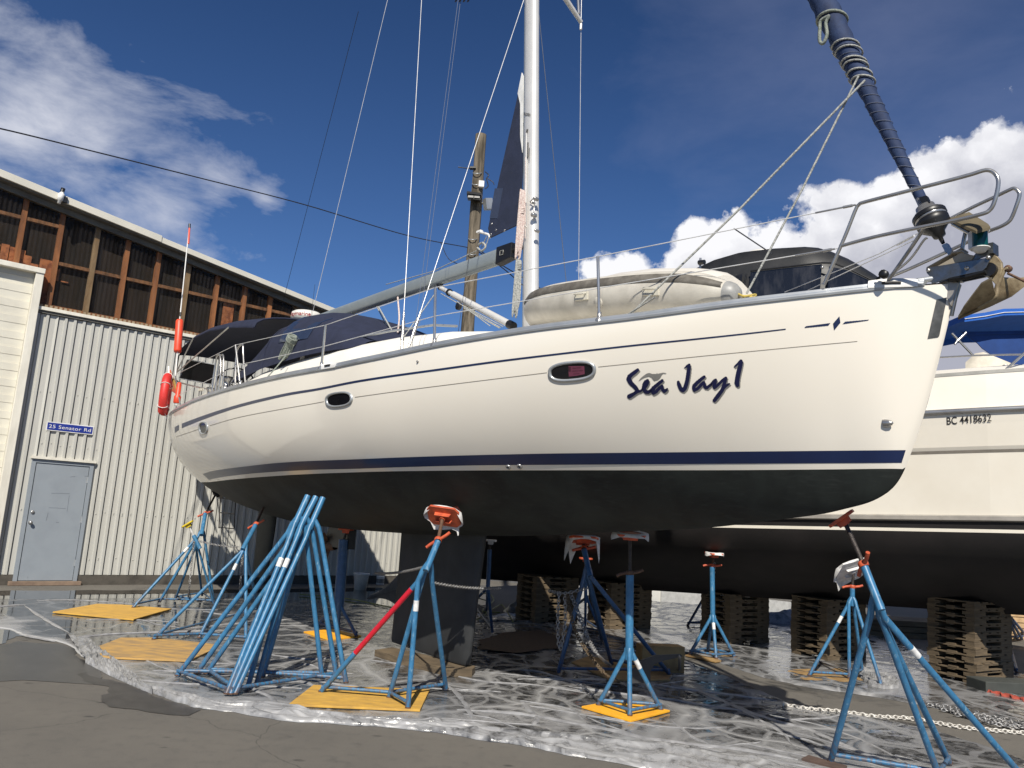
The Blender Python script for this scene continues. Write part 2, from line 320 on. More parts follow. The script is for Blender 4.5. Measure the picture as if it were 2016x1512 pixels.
# ============================================================ GROUND
def ground_mat():
    mt, nt, b = newmat('yard_concrete'); v = coords(nt, (1, 1, 1)); L = nt.links
    n1 = noise_(nt, v, .9, 6, .6); n2 = noise_(nt, v, 9, 6, .65); n3 = noise_(nt, v, 160, 3, .7); n4 = noise_(nt, v, .33, 5, .55, .6)
    c = mixc(nt, ramp(nt, n1, .35, .68), (.120, .108, .090), (.088, .080, .068)); c = mixc(nt, ramp(nt, n2, .5, .72, 0, .6), c, (.06, .056, .05))
    c = mixc(nt, ramp(nt, n3, .35, .72, 0, .55), c, (.2, .19, .17)); n5 = noise_(nt, v, 420, 2, .7); c = mixc(nt, ramp(nt, n5, .58, .68, 0, .55), c, (.02, .019, .017)); ck = nd(nt, 'ShaderNodeTexVoronoi', feature='DISTANCE_TO_EDGE'); ck.inputs['Scale'].default_value = .22; wv_ = nd(nt, 'ShaderNodeVectorMath', operation='MULTIPLY_ADD'); wn_ = nd(nt, 'ShaderNodeTexNoise', i_Scale=3.0, i_Detail=6); L.new(v, wn_.inputs['Vector']); L.new(wn_.outputs['Color'], wv_.inputs[0]); wv_.inputs[1].default_value = (.35, .35, 0); L.new(v, wv_.inputs[2]); L.new(wv_.outputs[0], ck.inputs['Vector']); c = mixc(nt, ramp(nt, ck.outputs['Distance'], .0005, .0016, .5, 0), c, (.025, .024, .022))
    sp = nd(nt, 'ShaderNodeTexVoronoi', feature='F1'); sp.inputs['Scale'].default_value = 2.6; L.new(coords(nt, (1, 1.9, 1)), sp.inputs['Vector'])
    dark = mth(nt, 'MULTIPLY', ramp(nt, mth(nt, 'ADD', sp.outputs['Distance'], mth(nt, 'MULTIPLY', n2, .25)), .20, .27, .75, 0), ramp(nt, noise_(nt, v, 1.7, 3), .46, .54)); c = mixc(nt, dark, c, (.03, .028, .026))
    # wetness: damp patches that reflect
    wet = ramp(nt, mth(nt, 'ADD', n4, mth(nt, 'MULTIPLY', n2, .12)), .66, .72)
    c = mixc(nt, mth(nt, 'MULTIPLY', wet, .55), c, (.045, .043, .040)); L.new(c, b.inputs['Base Color'])
    L.new(ramp(nt, wet, 0, 1, .85, .32), b.inputs['Roughness'])
    bp = nd(nt, 'ShaderNodeBump', i_Strength=.35, i_Distance=.006); L.new(n3, bp.inputs['Height']); L.new(bp.outputs[0], b.inputs['Normal']); return mt
M['ground'] = ground_mat()
g = MB(); q = 900
g.add([(-q, -q, 0), (q, -q, 0), (q, q, 0), (-q, q, 0)], [(0, 1, 2, 3)]); struct('ground', g, 'ground')

def puddle_mat():
    mt, nt, b = newmat('standing_water'); v = coords(nt, (1, 1, 1)); b.inputs['Base Color'].default_value = (.030, .028, .025, 1)
    b.inputs['Roughness'].default_value = .015; b.inputs['IOR'].default_value = 1.45; b.inputs['Coat Weight'].default_value = .6; b.inputs['Coat Roughness'].default_value = .01
    n = noise_(nt, v, 1.6, 2); bump(nt, b, n, .05, .01); return mt
M['water'] = puddle_mat()
def poly_sheet(pts, z, mb=None, jitter=.04, sub_=14):
    mb = mb or MB(); P = [gp(x, y, z) for x, y in pts]; out = []
    for i in range(len(P)):
        a, b_ = P[i], P[(i+1) % len(P)]
        for k in range(sub_):
            p = a+(b_-a)*k/sub_; w_ = noise.noise(Vector(p)*2.3)*jitter*3+noise.noise(Vector(p)*9)*jitter
            out.append(p+V3(w_, noise.noise(Vector(p)*2.1+Vector((7, 3, 1)))*jitter*3, 0))
    bm = bmesh.new(); vs = [bm.verts.new(p) for p in out]; f = bm.faces.new(vs); bmesh.ops.triangulate(bm, faces=[f])
    bm.verts.index_update(); mb.add([tuple(v.co) for v in bm.verts], [tuple(v.index for v in f.verts) for f in bm.faces]); bm.free(); return mb
struct('puddle', poly_sheet([(-160, 1164), (40, 1163), (400, 1161), (800, 1156), (960, 1152), (960, 1190), (720, 1215), (560, 1238), (420, 1262), (300, 1285), (210, 1268), (150, 1250), (30, 1252), (-60, 1285), (-200, 1300)], .004), 'water')
struct('puddle', poly_sheet([(1130, 1146), (1250, 1158), (1420, 1170), (1600, 1190), (1600, 1225), (1420, 1222), (1300, 1212), (1180, 1196), (1120, 1180)], .004), 'water')
struct('puddle', poly_sheet([(-150, 1290), (30, 1262), (120, 1268), (170, 1298), (215, 1325), (180, 1345), (60, 1340), (-100, 1345), (-260, 1340)], .004), simple('damp_concrete', (.040, .038, .036), .3, col2=(.055, .052, .048), ns=3, bmp=.2, bs=150))

# ============================================================ MAIN BUILDING (metal clad shed)
M['clad'] = simple('corrugated_cladding', (.475, .468, .43), .5, col2=(.435, .428, .39), ns=1.3, stretch=(1, 1, .35))
M['trimw'] = simple('white_painted_trim', (.72, .69, .60), .6, col2=(.60, .57, .49), ns=5, stretch=(1, 1, .3), bmp=.15)
M['roller'] = simple('roller_door_paint', (.70, .67, .57), .5, col2=(.64, .61, .52), ns=3)
M['fascia'] = simple('roof_flashing', (.60, .575, .50), .45, col2=(.55, .53, .46), ns=2)
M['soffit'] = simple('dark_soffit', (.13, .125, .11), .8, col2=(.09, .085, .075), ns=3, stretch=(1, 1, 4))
M['found'] = simple('stained_foundation', (.085, .075, .062), .85, col2=(.045, .04, .033), ns=4, bmp=.3)
M['thresh'] = simple('weathered_threshold', (.24, .17, .12), .85, col2=(.16, .11, .08), ns=6, bmp=.3)
M['doorgrey'] = simple('grey_door_paint', (.26, .29, .32), .45, col2=(.235, .262, .292), ns=3)
M['stud'] = simple('old_stud_wood', (.40, .185, .085), .8, col2=(.22, .10, .05), ns=5, stretch=(1, 1, .25), bmp=.3)
M['studpale'] = simple('grey_stud_wood', (.33, .26, .17), .85, col2=(.2, .14, .08), ns=6, stretch=(1, 1, .25), bmp=.3)
M['nog'] = simple('brown_nogging_wood', (.26, .14, .075), .85, col2=(.12, .07, .04), ns=14, stretch=(1, 1, .5))
M['osb'] = simple('patchwork_board', (.40, .165, .075), .8, col2=(.20, .075, .04), ns=9, amt=(.42, .6))
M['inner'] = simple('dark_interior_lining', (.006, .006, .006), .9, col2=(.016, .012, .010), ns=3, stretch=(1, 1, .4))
def clear_mat():
    mt = bpy.data.materials.new('clear_corrugated_plastic'); mt.use_nodes = True; nt = mt.node_tree; nt.nodes.clear(); L = nt.links
    out = nd(nt, 'ShaderNodeOutputMaterial'); t = nd(nt, 'ShaderNodeBsdfTransparent'); t.inputs[0].default_value = (.93, .87, .8, 1)
    b = nd(nt, 'ShaderNodeBsdfPrincipled'); b.inputs['Base Color'].default_value = (.035, .028, .022, 1); b.inputs['Roughness'].default_value = .25
    mx = nd(nt, 'ShaderNodeMixShader'); v = coords(nt, (1, 1, .3)); n = noise_(nt, v, 4, 5); L.new(ramp(nt, n, .3, .75, .04, .30), mx.inputs[0]); L.new(t.outputs[0], mx.inputs[1]); L.new(b.outputs[0], mx.inputs[2]); L.new(mx.outputs[0], out.inputs[0]); return mt
M['clear'] = clear_mat()

shed = thing('metal_shed', W0, 'long pale corrugated metal shed with a clear plastic band above and a grey side door', 'building')
OV = .21
pF0, pF1, pF2, pF3 = (0, 333), (313, 467), (560, 570), (748, 641)
def w_off(x, y, off):
    P = on_plane(x, y, W0-WN*off, WN); return np.dot(P-W0, WD), P[2]
fa = [w_off(*p, OV) for p in (pF0, pF1, pF2, pF3)]
rs = np.polyfit([a[0] for a in fa], [a[1] for a in fa], 1)       # roof line z = rs0*s + rs1 at the overhang
def roofz(s): return rs[0]*s+rs[1]
SL, SR = -9.0, 9.6
# cladding: ribbed sheet
PITCH = (wpx(945/5.04, 580+275/5.04)[0]-wpx(498/5.04, 580+190/5.04)[0])/5
S0g = wpx(498/5.04, 580+190/5.04)[0]
dl, dr, dt = -.045, .905, 2.115
prof = []; k = int((-0.35-S0g)/PITCH)-1
s_ = S0g+k*PITCH
while s_ < SR:
    prof += [(s_, .0), (s_+.006, -.018), (s_+.012, 0), (s_+PITCH*.60, .0), (s_+PITCH*.66, .030), (s_+PITCH*.93, .030)]; s_ += PITCH
prof = [(a, b_) for a, b_ in prof if a > -.34 and a < SR and not dl-.02 < a < dr+.02 or (dl+.03 < a < dr-.03)]
prof = sorted(prof+[(dl, 0.), (dl+.001, 0.), (dr-.001, 0.), (dr, 0.)])
zc0, zc1 = .175, 4.66
mb = MB()
for (a0, o0), (a1, o1) in zip(prof[:-1], prof[1:]):
    zb_ = dt if (a1 > dl+.0005 and a0 < dr-.0005) else zc0
    mb.add([wl(a0, zb_, o0), wl(a1, zb_, o1), wl(a1, zc1, o1), wl(a0, zc1, o0)], [(0, 1, 2, 3)])
for i in range(170):
    s_ = rng.uniform(-.2, 7.5); z_ = rng.choice([.45, 1.25, 1.27, 2.4, 3.3]); s_ = S0g+PITCH*(round((s_-S0g)/PITCH)+.3)
    if dl-.05 < s_ < dr+.05 and z_ < 2.3: continue
    c_ = wl(s_, z_+rng.uniform(-.02, .02), .003); mb.lathe(c_, -WN, [(.011, 0), (.011, .004), (.004, .007), (0, .007)], 6)
mb.build('wall_cladding', 'clad', shed)
# foundation and threshold
mb = MB(); mb.obox(wl((SL+SR)/2, .088, -.06), WD*(SR-SL)/2, WN*.08, UP*.088); mb.build('foundation', 'found', shed)
mb = MB(); mb.obox(wl(.43, .035, .06), WD*.55, WN*.05, UP*.032); mb.build('threshold', 'thresh', shed, .004)
# side, back, roof shell
mb = MB(); zt = lambda s: roofz(s)-.03
F = lambda s, z, o: wl(s, z, o)
mb.add([F(SR, .1, 0), F(SR, .1, -14), F(SR, zt(SR), -14), F(SR, zt(SR), 0), F(SL, .1, 0), F(SL, .1, -14), F(SL, zt(SL), -14), F(SL, zt(SL), 0)], [(0, 1, 2, 3), (4, 7, 6, 5), (1, 5, 6, 2)])
mb.build('side_wall', 'clad', shed)
def slab(mb, s0, s1, o0, o1, t0, t1, stepat=None):   # slab following the roof line; z offsets t0 (bottom), t1 (top); o = offset towards the camera
    P = []
    for t in (t0, t1):
        P += [wl(s0, roofz(s0)+t, o0), wl(s1, roofz(s1)+t, o0), wl(s1, roofz(s1)+t, o1), wl(s0, roofz(s0)+t, o1)]
    mb.hexa(P)
mb = MB(); slab(mb, SL, SR+.3, OV-.02, -14.3, -.06, -.002); mb.build('roof', 'fascia', shed)
mb = MB(); st_ = w_off(313, 467, OV)[0]
slab(mb, SL, st_+.05, OV+.030, OV-.018, -.105, .022); slab(mb, st_, SR+.3, OV+.012, OV-.018, -.105, .0)
mb.build('roof_flashing', 'fascia', shed, .004)
_s, _z = wpx(0, 371); BBz = _z-roofz(_s); print('barge', BBz)
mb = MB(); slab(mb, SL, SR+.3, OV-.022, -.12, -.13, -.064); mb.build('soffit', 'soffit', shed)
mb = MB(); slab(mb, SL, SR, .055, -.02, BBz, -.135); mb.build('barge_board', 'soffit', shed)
# band: lining, studs, rails, clear sheet
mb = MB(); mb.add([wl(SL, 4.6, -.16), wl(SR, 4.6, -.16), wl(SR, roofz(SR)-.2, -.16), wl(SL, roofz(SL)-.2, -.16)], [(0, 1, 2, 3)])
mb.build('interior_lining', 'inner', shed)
studs_px = [(45, 445, 0), (116, 485, 0), (182, 538, 1), (246, 538, 0), (308, 556, 0), (366, 586, 1), (423, 612, 0), (479, 625, 0), (531, 625, 0)]
stud_s = [wpx(x, y)[0] for x, y, _ in studs_px]; dss = (stud_s[7]-stud_s[1])/6
print('studs', np.round(stud_s, 2), 'pitch', PITCH, 'roof', rs)
allst = [(s, p[2]) for s, p in zip(stud_s, studs_px)]+[(stud_s[-1]+dss*(i+1), i % 3 == 0) for i in range(6)]+[(stud_s[0]-dss*(i+1), 0) for i in range(3)]
for s, pale in allst:
    if s < SR-.2: mb = MB(); mb.obox(wl(s, (4.8+roofz(s)-.2)/2, -.095), WD*.042, WN*.045, UP*(roofz(s)-.2-4.8)/2); mb.build('stud', 'studpale' if pale else 'stud', shed)
ss = sorted(a for a, _ in allst if a < SR-.2)
for lo, hi in zip(ss[:-1], ss[1:]):
    for zr in ((5.63, 6.34) if lo > -.35 else (6.30,)):
        if zr < roofz(hi)-.36:
            mb = MB(); mb.obox(wl((lo+hi)/2, zr, -.1), WD*((hi-lo)/2-.043), WN*.035, UP*.030); mb.build('nogging', 'nog', shed)
mb = MB(); mb.obox(wl((SL+SR)/2, 4.825, -.1), WD*(SR-SL)/2, WN*.034, UP*.03); mb.build('bottom_plate', 'stud', shed)
mb = MB()
for i in range(26):   # broken reused boards filling the corner over the roller door
    s0 = -3+i*.12+rng.uniform(-.02, .02); h_ = rng.uniform(.40, .46) if s0 < -.75 else rng.choice([.22, .34, .42]) if s0 < -.05 else .02
    mb.obox(wl(s0, 5.42+h_/2-.1, -.135+.004*(i % 3)), WD*.06, WN*.006, UP*h_/2)
mb.build('infill_board', 'osb', shed)
mb = MB(); mb.obox(wl(-.24, 5.15, -.13), WD*.10, WN*.01, UP*.34); mb.obox(wl(3.0, 5.25, -.14), WD*.11, WN*.01, UP*.36); mb.obox(wl(5.4, 5.2, -.145), WD*.08, WN*.01, UP*.3); mb.build('loose_board', 'osb', shed)
mb = MB(); N_ = int((SR-SL)/.019); G = []
for i in range(N_+1):
    s = SL+(SR-SL)*i/N_; o = .004+.014*math.sin(i/4*2*math.pi); lo = 4.79 if s > -.36 else 5.42
    G.append([wl(s, lo, o), wl(s, roofz(s)+BBz+.05, o)])
mb.grid(G); mb.build('clear_panel', 'clear', shed)
mb = MB(); mb.obox(wl((-.34+SR)/2, 4.745, .03), WD*(SR+.34)/2, WN*.05, UP*.03); mb.build('sill', 'trimw', shed, .004)
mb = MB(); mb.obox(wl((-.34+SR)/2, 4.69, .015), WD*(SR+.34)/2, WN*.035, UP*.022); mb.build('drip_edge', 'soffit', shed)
# toothed closure strip under the clear sheet
mb = MB(); s = -.3
while s < 8: mb.obox(wl(s, 4.80, .028), WD*.022, WN*.012, UP*.022); s += .076
mb.build('closure_strip', 'studpale', shed)
# roller door with its frame
mb = MB(); z = .15; k = 0
while z < 5.2:
    mb.hexa([wl(-4.6, z, .0), wl(-.475, z, .0), wl(-.475, z, -.04), wl(-4.6, z, -.04), wl(-4.6, z+.262, .022), wl(-.475, z+.262, .022), wl(-.475, z+.262, -.04), wl(-4.6, z+.262, -.04)])
    mb.obox(wl(-2.5375, z+.268, -.012), WD*2.06, WN*.012, UP*.005); z += .275
rd = mb.build('roller_door', 'roller', shed)
mb = MB(); z = .15+.137
while z < 5.2: mb.obox(wl(-2.5375, z, .013), WD*2.055, WN*.003, UP*.003); z += .275
sub(rd, 'slat_groove', mb, simple('painted_groove_shade', (.45, .42, .35), .8))  # thin darker strip on each slat, the groove's shade put into its colour
mb = MB(); mb.obox(wl(-.41, 2.72, .04), WD*.062, WN*.10, UP*2.62); mb.obox(wl(-2.7, 5.38, .05), WD*2.36, WN*.11, UP*.045)
mb.build('door_surround', 'trimw', shed, .006)
mb = MB(); mb.obox(wl(-2.6, 5.29, -.01), WD*2.12, WN*.04, UP*.05); mb.build('door_header', 'clad', shed)
# grey personnel door
mb = MB(); mb.obox(wl(dl+.02, 1.095, .012), WD*.032, WN*.03, UP*1.025); mb.obox(wl(dr-.02, 1.095, .012), WD*.032, WN*.03, UP*1.025); mb.obox(wl((dl+dr)/2, 2.10, .0125), WD*(dr-dl)/2+WD*0, WN*.029, UP*.03)
fr = mb.build('door_frame', 'doorgrey', shed)
mb = MB(); mb.obox(wl((dl+dr)/2, 2.155, .03), WD*((dr-dl)/2+.03), WN*.05, UP*.022); sub(fr, 'door_cap', mb, 'trimw')
mb = MB(); mb.obox(wl((dl+dr)/2+.002, 1.073, .006), WD*((dr-dl)/2-.062), WN*.02, UP*.993)
dr_o = mb.build('side_door', 'doorgrey', shed); tag(dr_o, 'grey steel door with knob and deadbolt')
mb = MB(); mb.obox(wl((dl+dr)/2, 1.08, -.03), WD*((dr-dl)/2-.04), WN*.01, UP*1.0); sub(dr_o, 'door_gap', mb, 'inner')
for px_, py_, nm in ((320/5.04, 880+645/5.04, 'deadbolt'), (298/5.04, 880+748/5.04, 'door_knob')):
    s, z = wpx(px_, py_); mb = MB()
    mb.lathe(wl(s, z, .026), -WN, [(0, 0), (.033, 0), (.033, .008), (.016, .012), (.016, .03), (.028, .042), (.03, .055), (.022, .068), (0, .07)] if nm == 'door_knob' else [(0, 0), (.03, 0), (.03, .012), (.022, .02), (0, .021)], 14); sub(dr_o, nm, mb, 'ss')
for zz in (1.83, 1.13, .38):
    mb = MB(); mb.tube([wl(dr-.055, zz-.055, .032), wl(dr-.055, zz+.055, .032)], .009, 8); mb.obox(wl(dr-.065, zz, .027), WD*.014, WN*.002, UP*.055); sub(dr_o, 'hinge', mb, 'alu')
mb = MB()
for (x0, y0, x1, y1) in ((505, 458, 688, 464), (684, 480, 662, 640), (480, 602, 650, 612), (475, 650, 455, 730), (690, 298, 745, 294), (835, 290, 875, 293), (556, 748, 582, 748), (272, 1285, 273, 1303)):
    a = wpx(x0/5.04, 880+y0/5.04); c_ = wpx(x1/5.04, 880+y1/5.04); mb.tube([wl(a[0], a[1], .0262), wl((a[0]+c_[0])/2, (a[1]+c_[1])/2+.004, .0262), wl(c_[0], c_[1], .0262)], .0028, 4)
sub(dr_o, 'tape_mark', mb, simple('old_tape_mark', (.13, .15, .18), .6))
# street address sign
sgn = thing('address_sign', wl(.44, 2.65, .035), 'blue address sign with white lettering fixed above the grey door', 'sign')
a, b_ = wpx(93, 831), wpx(180.5, 855); cs, cz, hw, hh = (a[0]+b_[0])/2, (a[1]+b_[1])/2, (b_[0]-a[0])/2, (a[1]-b_[1])/2
mb = MB(); mb.obox(wl(cs, cz, .036), WD*(hw+.012), WN*.004, UP*(hh+.012)); mb.build('border', 'white', sgn)
mb = MB(); mb.obox(wl(cs, cz, .0415), WD*(hw-.004), WN*.0025, UP*(hh-.004)); mb.build('plate', simple('sign_blue', (.015, .035, .26), .4), sgn)
mb = MB(); text_mesh(mb, '25 Senator Rd', wl(cs, cz-.030, .0452), WD, UP, .060, align='CENTER', spacing=1.08, bold=.0)
bbw = np.array(mb.v); ww = (bbw-np.array(wl(cs, cz, 0)))@WD; kx = (hw*2-.06)/(ww.max()-ww.min())
mb.v = [tuple(np.array(p)+WD*((np.array(p)-wl(cs, cz, 0))@WD)*(kx-1)) for p in mb.v]; mb.build('lettering', 'white', sgn)
# little vent on the roof edge
s, z = w_off(116, 392, OV); v_ = thing('roof_camera', wl(s, z-.05, OV+.05), 'small white and black camera standing on the edge of the shed roof', 'camera')
mb = MB(); mb.lathe(wl(s, z-.1, OV+.06), UP+WD*.12, [(.0, 0), (.03, 0), (.03, .06), (.05, .07), (.05, .19), (.03, .2), (.03, .24)], 14); mb.build('body', 'white', v_)
mb = MB(); mb.lathe(wl(s+.022, z+.125, OV+.06), UP+WD*.12, [(.036, 0), (.036, .07), (0, .08)], 14); mb.obox(wl(s+.09, z, OV+.04), WD*.035, WN*.03, UP*.05); mb.build('lens', 'black', v_)

# ============================================================ FAR WHITE WAREHOUSE, seen under the hulls
far = thing('white_warehouse', (8, 30, 0), 'low white warehouse far behind, seen in the gap under the boats', 'building')
A0, A1 = gp(1040, 1129, 0)*1.0, gp(1440, 1146, 0)
A0 = dp(1045, 1130, 26); A1 = dp(1560, 1150, 30); A0[2] = A1[2] = 0
dd = unit(A1-A0); nnf = np.array([-dd[1], dd[0], 0]); Lf = np.linalg.norm(A1-A0)+8
mb = MB(); mb.obox(A0+dd*(Lf/2)+nnf*4+UP*1.75, dd*Lf/2, nnf*4, UP*1.75); mb.build('wall', simple('far_white_paint', (.72, .71, .66), .6, ns=.6), far)
mb = MB(); mb.prism([A0-dd*.3-nnf*.4+UP*3.505, A0-dd*.3+nnf*8.4+UP*3.505, A0-dd*.3+nnf*4+UP*4.2], dd*(Lf+.6)); mb.build('roof', simple('far_roof', (.25, .25, .25), .7), far)
for i in range(4):
    mb = MB(); mb.obox(A0+dd*(2+i*4.2)-nnf*.03+UP*1.3, dd*1.3, nnf*.02, UP*1.3); dro = mb.build('door', simple('far_door', (.55, .55, .53), .6), far)
# grey shed end behind the keel
shd = thing('grey_shed', dp(960, 1120, 21), 'small grey shed in shade seen past the keel', 'building')
Pg = dp(968, 1120, 21); Pg[2] = 0; shd.location = tuple(Pg)
mb = MB(); gx, gy = unit(V3(.9, -.35, 0)), unit(V3(.35, .9, 0))
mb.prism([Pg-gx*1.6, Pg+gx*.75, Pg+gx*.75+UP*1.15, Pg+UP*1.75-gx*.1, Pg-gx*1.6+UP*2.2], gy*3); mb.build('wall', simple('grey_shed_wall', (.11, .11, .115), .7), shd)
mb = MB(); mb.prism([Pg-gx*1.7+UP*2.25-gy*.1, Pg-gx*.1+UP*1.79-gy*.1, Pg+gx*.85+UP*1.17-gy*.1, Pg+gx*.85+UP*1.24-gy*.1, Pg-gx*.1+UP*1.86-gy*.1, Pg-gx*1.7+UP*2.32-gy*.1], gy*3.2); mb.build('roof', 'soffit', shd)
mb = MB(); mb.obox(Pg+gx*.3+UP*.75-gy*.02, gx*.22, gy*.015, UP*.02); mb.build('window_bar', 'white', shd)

# ============================================================ UTILITY POLE AND ITS WIRE
YP = 17.2
pb, pt_ = dp(921, 640, YP), dp(947, 266, YP); dirp = (pt_-pb)/(pt_[2]-pb[2]); base = pb-dirp*pb[2]
pole = thing('utility_pole', base, 'weathered timber utility pole with floodlights standing behind the yacht', 'utility pole')
M['polewood'] = simple('weathered_pole_wood', (.20, .165, .12), .9, col2=(.055, .045, .03), ns=9, amt=(.38, .60), stretch=(1, 1, .12), bmp=.6, bs=22)
mb = MB(); pts = [base+dirp*z for z in np.linspace(0, pt_[2], 24)]
mb.tube(pts, [.175-.05*i/23+.004*math.sin(i*1.7) for i in range(24)], 14); mb.build('post', 'polewood', pole)
def pp(x, y, dY=0): return dp(x, y, YP+dY)
sc = YP/FPX
mb = MB(); c_ = pp(934, 385, -.2); mb.obox(c_, V3(.165, 0, -.01), V3(0, .14, 0), V3(0, .02, .035)); mb.obox(c_+UP*-.075, V3(.145, 0, -.01), V3(0, .11, .02), V3(0, .02, .045))
fl = mb.build('floodlight', 'black', pole)
for sx in (-.07, .07):
    mb = MB(); mb.obox(c_+V3(sx, -.135, -.078), V3(.062, 0, 0), V3(0, .004, 0), V3(0, .012, .034)); sub(fl, 'lens', mb, simple('floodlight_glass', (.35, .34, .32), .2))
mb = MB(); c_ = pp(961, 402, -.1); mb.obox(c_, unit(V3(.6, .5, .25))*.10, unit(V3(-.5, .8, 0))*.07, unit(V3(-.2, 0, 1))*.13); mb.tube([c_, pp(948, 400)], .03, 6); mb.build('floodlight', 'alu', pole)
mb = MB(); mb.obox(pp(948, 363, -.15), V3(.06, 0, 0), V3(0, .05, 0), V3(0, 0, .07)); mb.build('junction_box', 'white', pole)
mb = MB(); mb.tube([pp(902, 329, -.1), pp(918, 331, -.1), pp(940, 331)], .012, 5); mb.tube([pp(925, 331, -.1), pp(937, 331, -.1)], .045, 8); mb.build('insulator', 'black', pole)
mb = MB(); mb.tube(bez([pp(955, 338, -.1), pp(962, 345, -.15), pp(958, 352, -.15), pp(961, 366, -.15), pp(955, 372, -.15)], 6), .012, 5); mb.tube(bez([pp(958, 350, -.15), pp(970, 358, -.15), pp(973, 364, -.15)], 5), .01, 5); mb.build('loose_cable', 'black', pole)
for yy in (340, 362, 470, 500): mb = MB(); mb.tube([pp(938+(366-yy)*.068+9*math.cos(t), yy+4*math.sin(t)*.4, -.17*abs(math.sin(t))-.03) for t in np.linspace(0, math.pi, 7)], .01, 5); mb.build('pole_band', 'alu', pole)
mb = MB(); P = [dp(x, y, Y) for x, y, Y in ((-160, 221, 8), (0, 253, 9.1), (180, 297, 10.5), (400, 352, 12.3), (600, 403, 14.0), (800, 463, 15.9), (925, 488, YP))]
mb.tube(bez(P, 8), .010, 6); tag(mb.build('overhead_cable', 'darkwire'), 'black overhead cable sagging from upper left to the timber pole', 'cable')
mb = MB(); P = [pp(940, 490), dp(985, 520, 18), dp(1040, 553, 19.5), dp(1100, 590, 21.5), dp(1190, 640, 25)]; mb.tube(bez(P, 8), .013, 6)
P = [pp(940, 494), dp(990, 528, 18), dp(1040, 570, 19.5), dp(1075, 590, 21.5), dp(1160, 650, 25)]; mb.tube(bez(P, 8), .013, 6); tag(mb.build('overhead_cable', 'darkwire'), 'pair of dark cables running down from the pole behind the mast', 'cable')
mb = MB(); P = [dp(868, 478, YP-.8), dp(880, 505, YP-.8), dp(893, 516, YP-.8), dp(930, 530, YP-.2)]; mb.tube(bez(P, 8), .008, 6); mb.build('hanging_cable', 'black', pole)

# ============================================================ SAILING YACHT (boat frame: u forward, v port, z up)
TB = [(-6.9, 1.40), (-6, 1.55), (-4.5, 1.70), (-3, 1.81), (-1.5, 1.85), (0, 1.77), (1, 1.61), (2, 1.355), (3, 1.00), (3.5, .78), (4, .545), (4.4, .335), (4.7, .16), (4.85, .07), (4.91, .012)]
TZS = [(-6.9, 2.975), (-6, 3.0), (-4.5, 3.045), (-2.5, 3.055), (-.5, 3.057), (.3, 3.08), (1.2, 3.14), (2.2, 3.205), (3, 3.246), (3.6, 3.30), (4.1, 3.34), (4.55, 3.38), (4.91, 3.41)]
TZB = [(-6.9, 1.74), (-6.2, 1.60), (-5, 1.46), (-3.6, 1.375), (-2.7, 1.38), (-1.4, 1.406), (.5, 1.496), (1.9, 1.618), (2.94, 1.71), (3.63, 1.81), (4.0, 1.87), (4.18, 1.915), (4.34, 1.963), (4.47, 2.036), (4.53, 2.10), (4.58, 2.19), (4.625, 2.30), (4.72, 2.58), (4.80, 2.866), (4.87, 3.13), (4.91, 3.30)]
TP = [(-6.9, 2.0), (-4, 2.35), (-1.5, 2.7), (1, 2.3), (3, 1.6), (4.2, 1.2), (4.91, 1.0)]
TQ = [(-6.9, 2.0), (-4, 2.0), (0, 1.9), (2, 1.6), (3.5, 1.35), (4.2, 1.35), (4.6, 1.7), (4.91, 2.0)]
def hull(u, s, side=-1.0):
    u = np.asarray(u, float); s = np.clip(np.asarray(s, float), 0, 1)
    b, zs, zb, p, q = cubic(TB, u), cubic(TZS, u), cubic(TZB, u), cubic(TP, u), cubic(TQ, u)
    return u, side*b*(1-(1-s)**p)**(1/q), zb+(zs-zb)*s
def hullW(u, s, side=-1.0, off=0.0):
    u, v, z = hull(u, s, side); P = BK[None, :]+np.outer(u.ravel(), BC)+np.outer(v.ravel(), BN)+np.outer(z.ravel(), UP)
    if off: P = P+off*hullN(u.ravel(), np.broadcast_to(s, u.shape).ravel(), side)
    return P
def hullN(u, s, side=-1.0):
    e = 1e-3; du = hullW(np.clip(u+e, -6.9, 4.91), s, side)-hullW(np.clip(u-e, -6.9, 4.91), s, side); ds = hullW(u, np.clip(s+e, 0, 1), side)-hullW(u, np.clip(s-e, 0, 1), side)
    n_ = np.cross(du, ds); n_ /= np.linalg.norm(n_, axis=1)[:, None]+1e-12
    out = side*BN; sg = np.sign(n_@out+1e-9); return n_*sg[:, None]
def projW(P):
    d = P-EYE; z = d@CF; return np.stack([1008+FPX*(d@CR)/z, 756-FPX*(d@CU)/z], -1)
def px2us(pts):     # photograph pixel -> (u, s) on the starboard side, by Newton
    pts = np.atleast_2d(np.array(pts, float)); u = np.interp(pts[:, 0], [330, 490, 640, 850, 1050, 1250, 1500, 1740, 1870], [-6.7, -2.4, -.5, 1.1, 2.2, 3, 3.87, 4.56, 4.88])
    s = np.full(len(u), .6)
    for it in range(40):
        u = np.clip(u, -6.89, 4.90); s = np.clip(s, .02, .998); f0 = projW(hullW(u, s)); e = 1e-4
        fu = (projW(hullW(u+e, s))-f0)/e; fs = (projW(hullW(u, s+e))-f0)/e; r = pts-f0; det = fu[:, 0]*fs[:, 1]-fu[:, 1]*fs[:, 0]; det = np.where(abs(det) < 1e-6, 1e-6, det)
        du = (r[:, 0]*fs[:, 1]-r[:, 1]*fs[:, 0])/det; ds = (fu[:, 0]*r[:, 1]-fu[:, 1]*r[:, 0])/det
        u = u+np.clip(du, -.5, .5)*.9; s = s+np.clip(ds, -.15, .15)*.9
    return np.clip(u, -6.89, 4.90), np.clip(s, .02, .999)
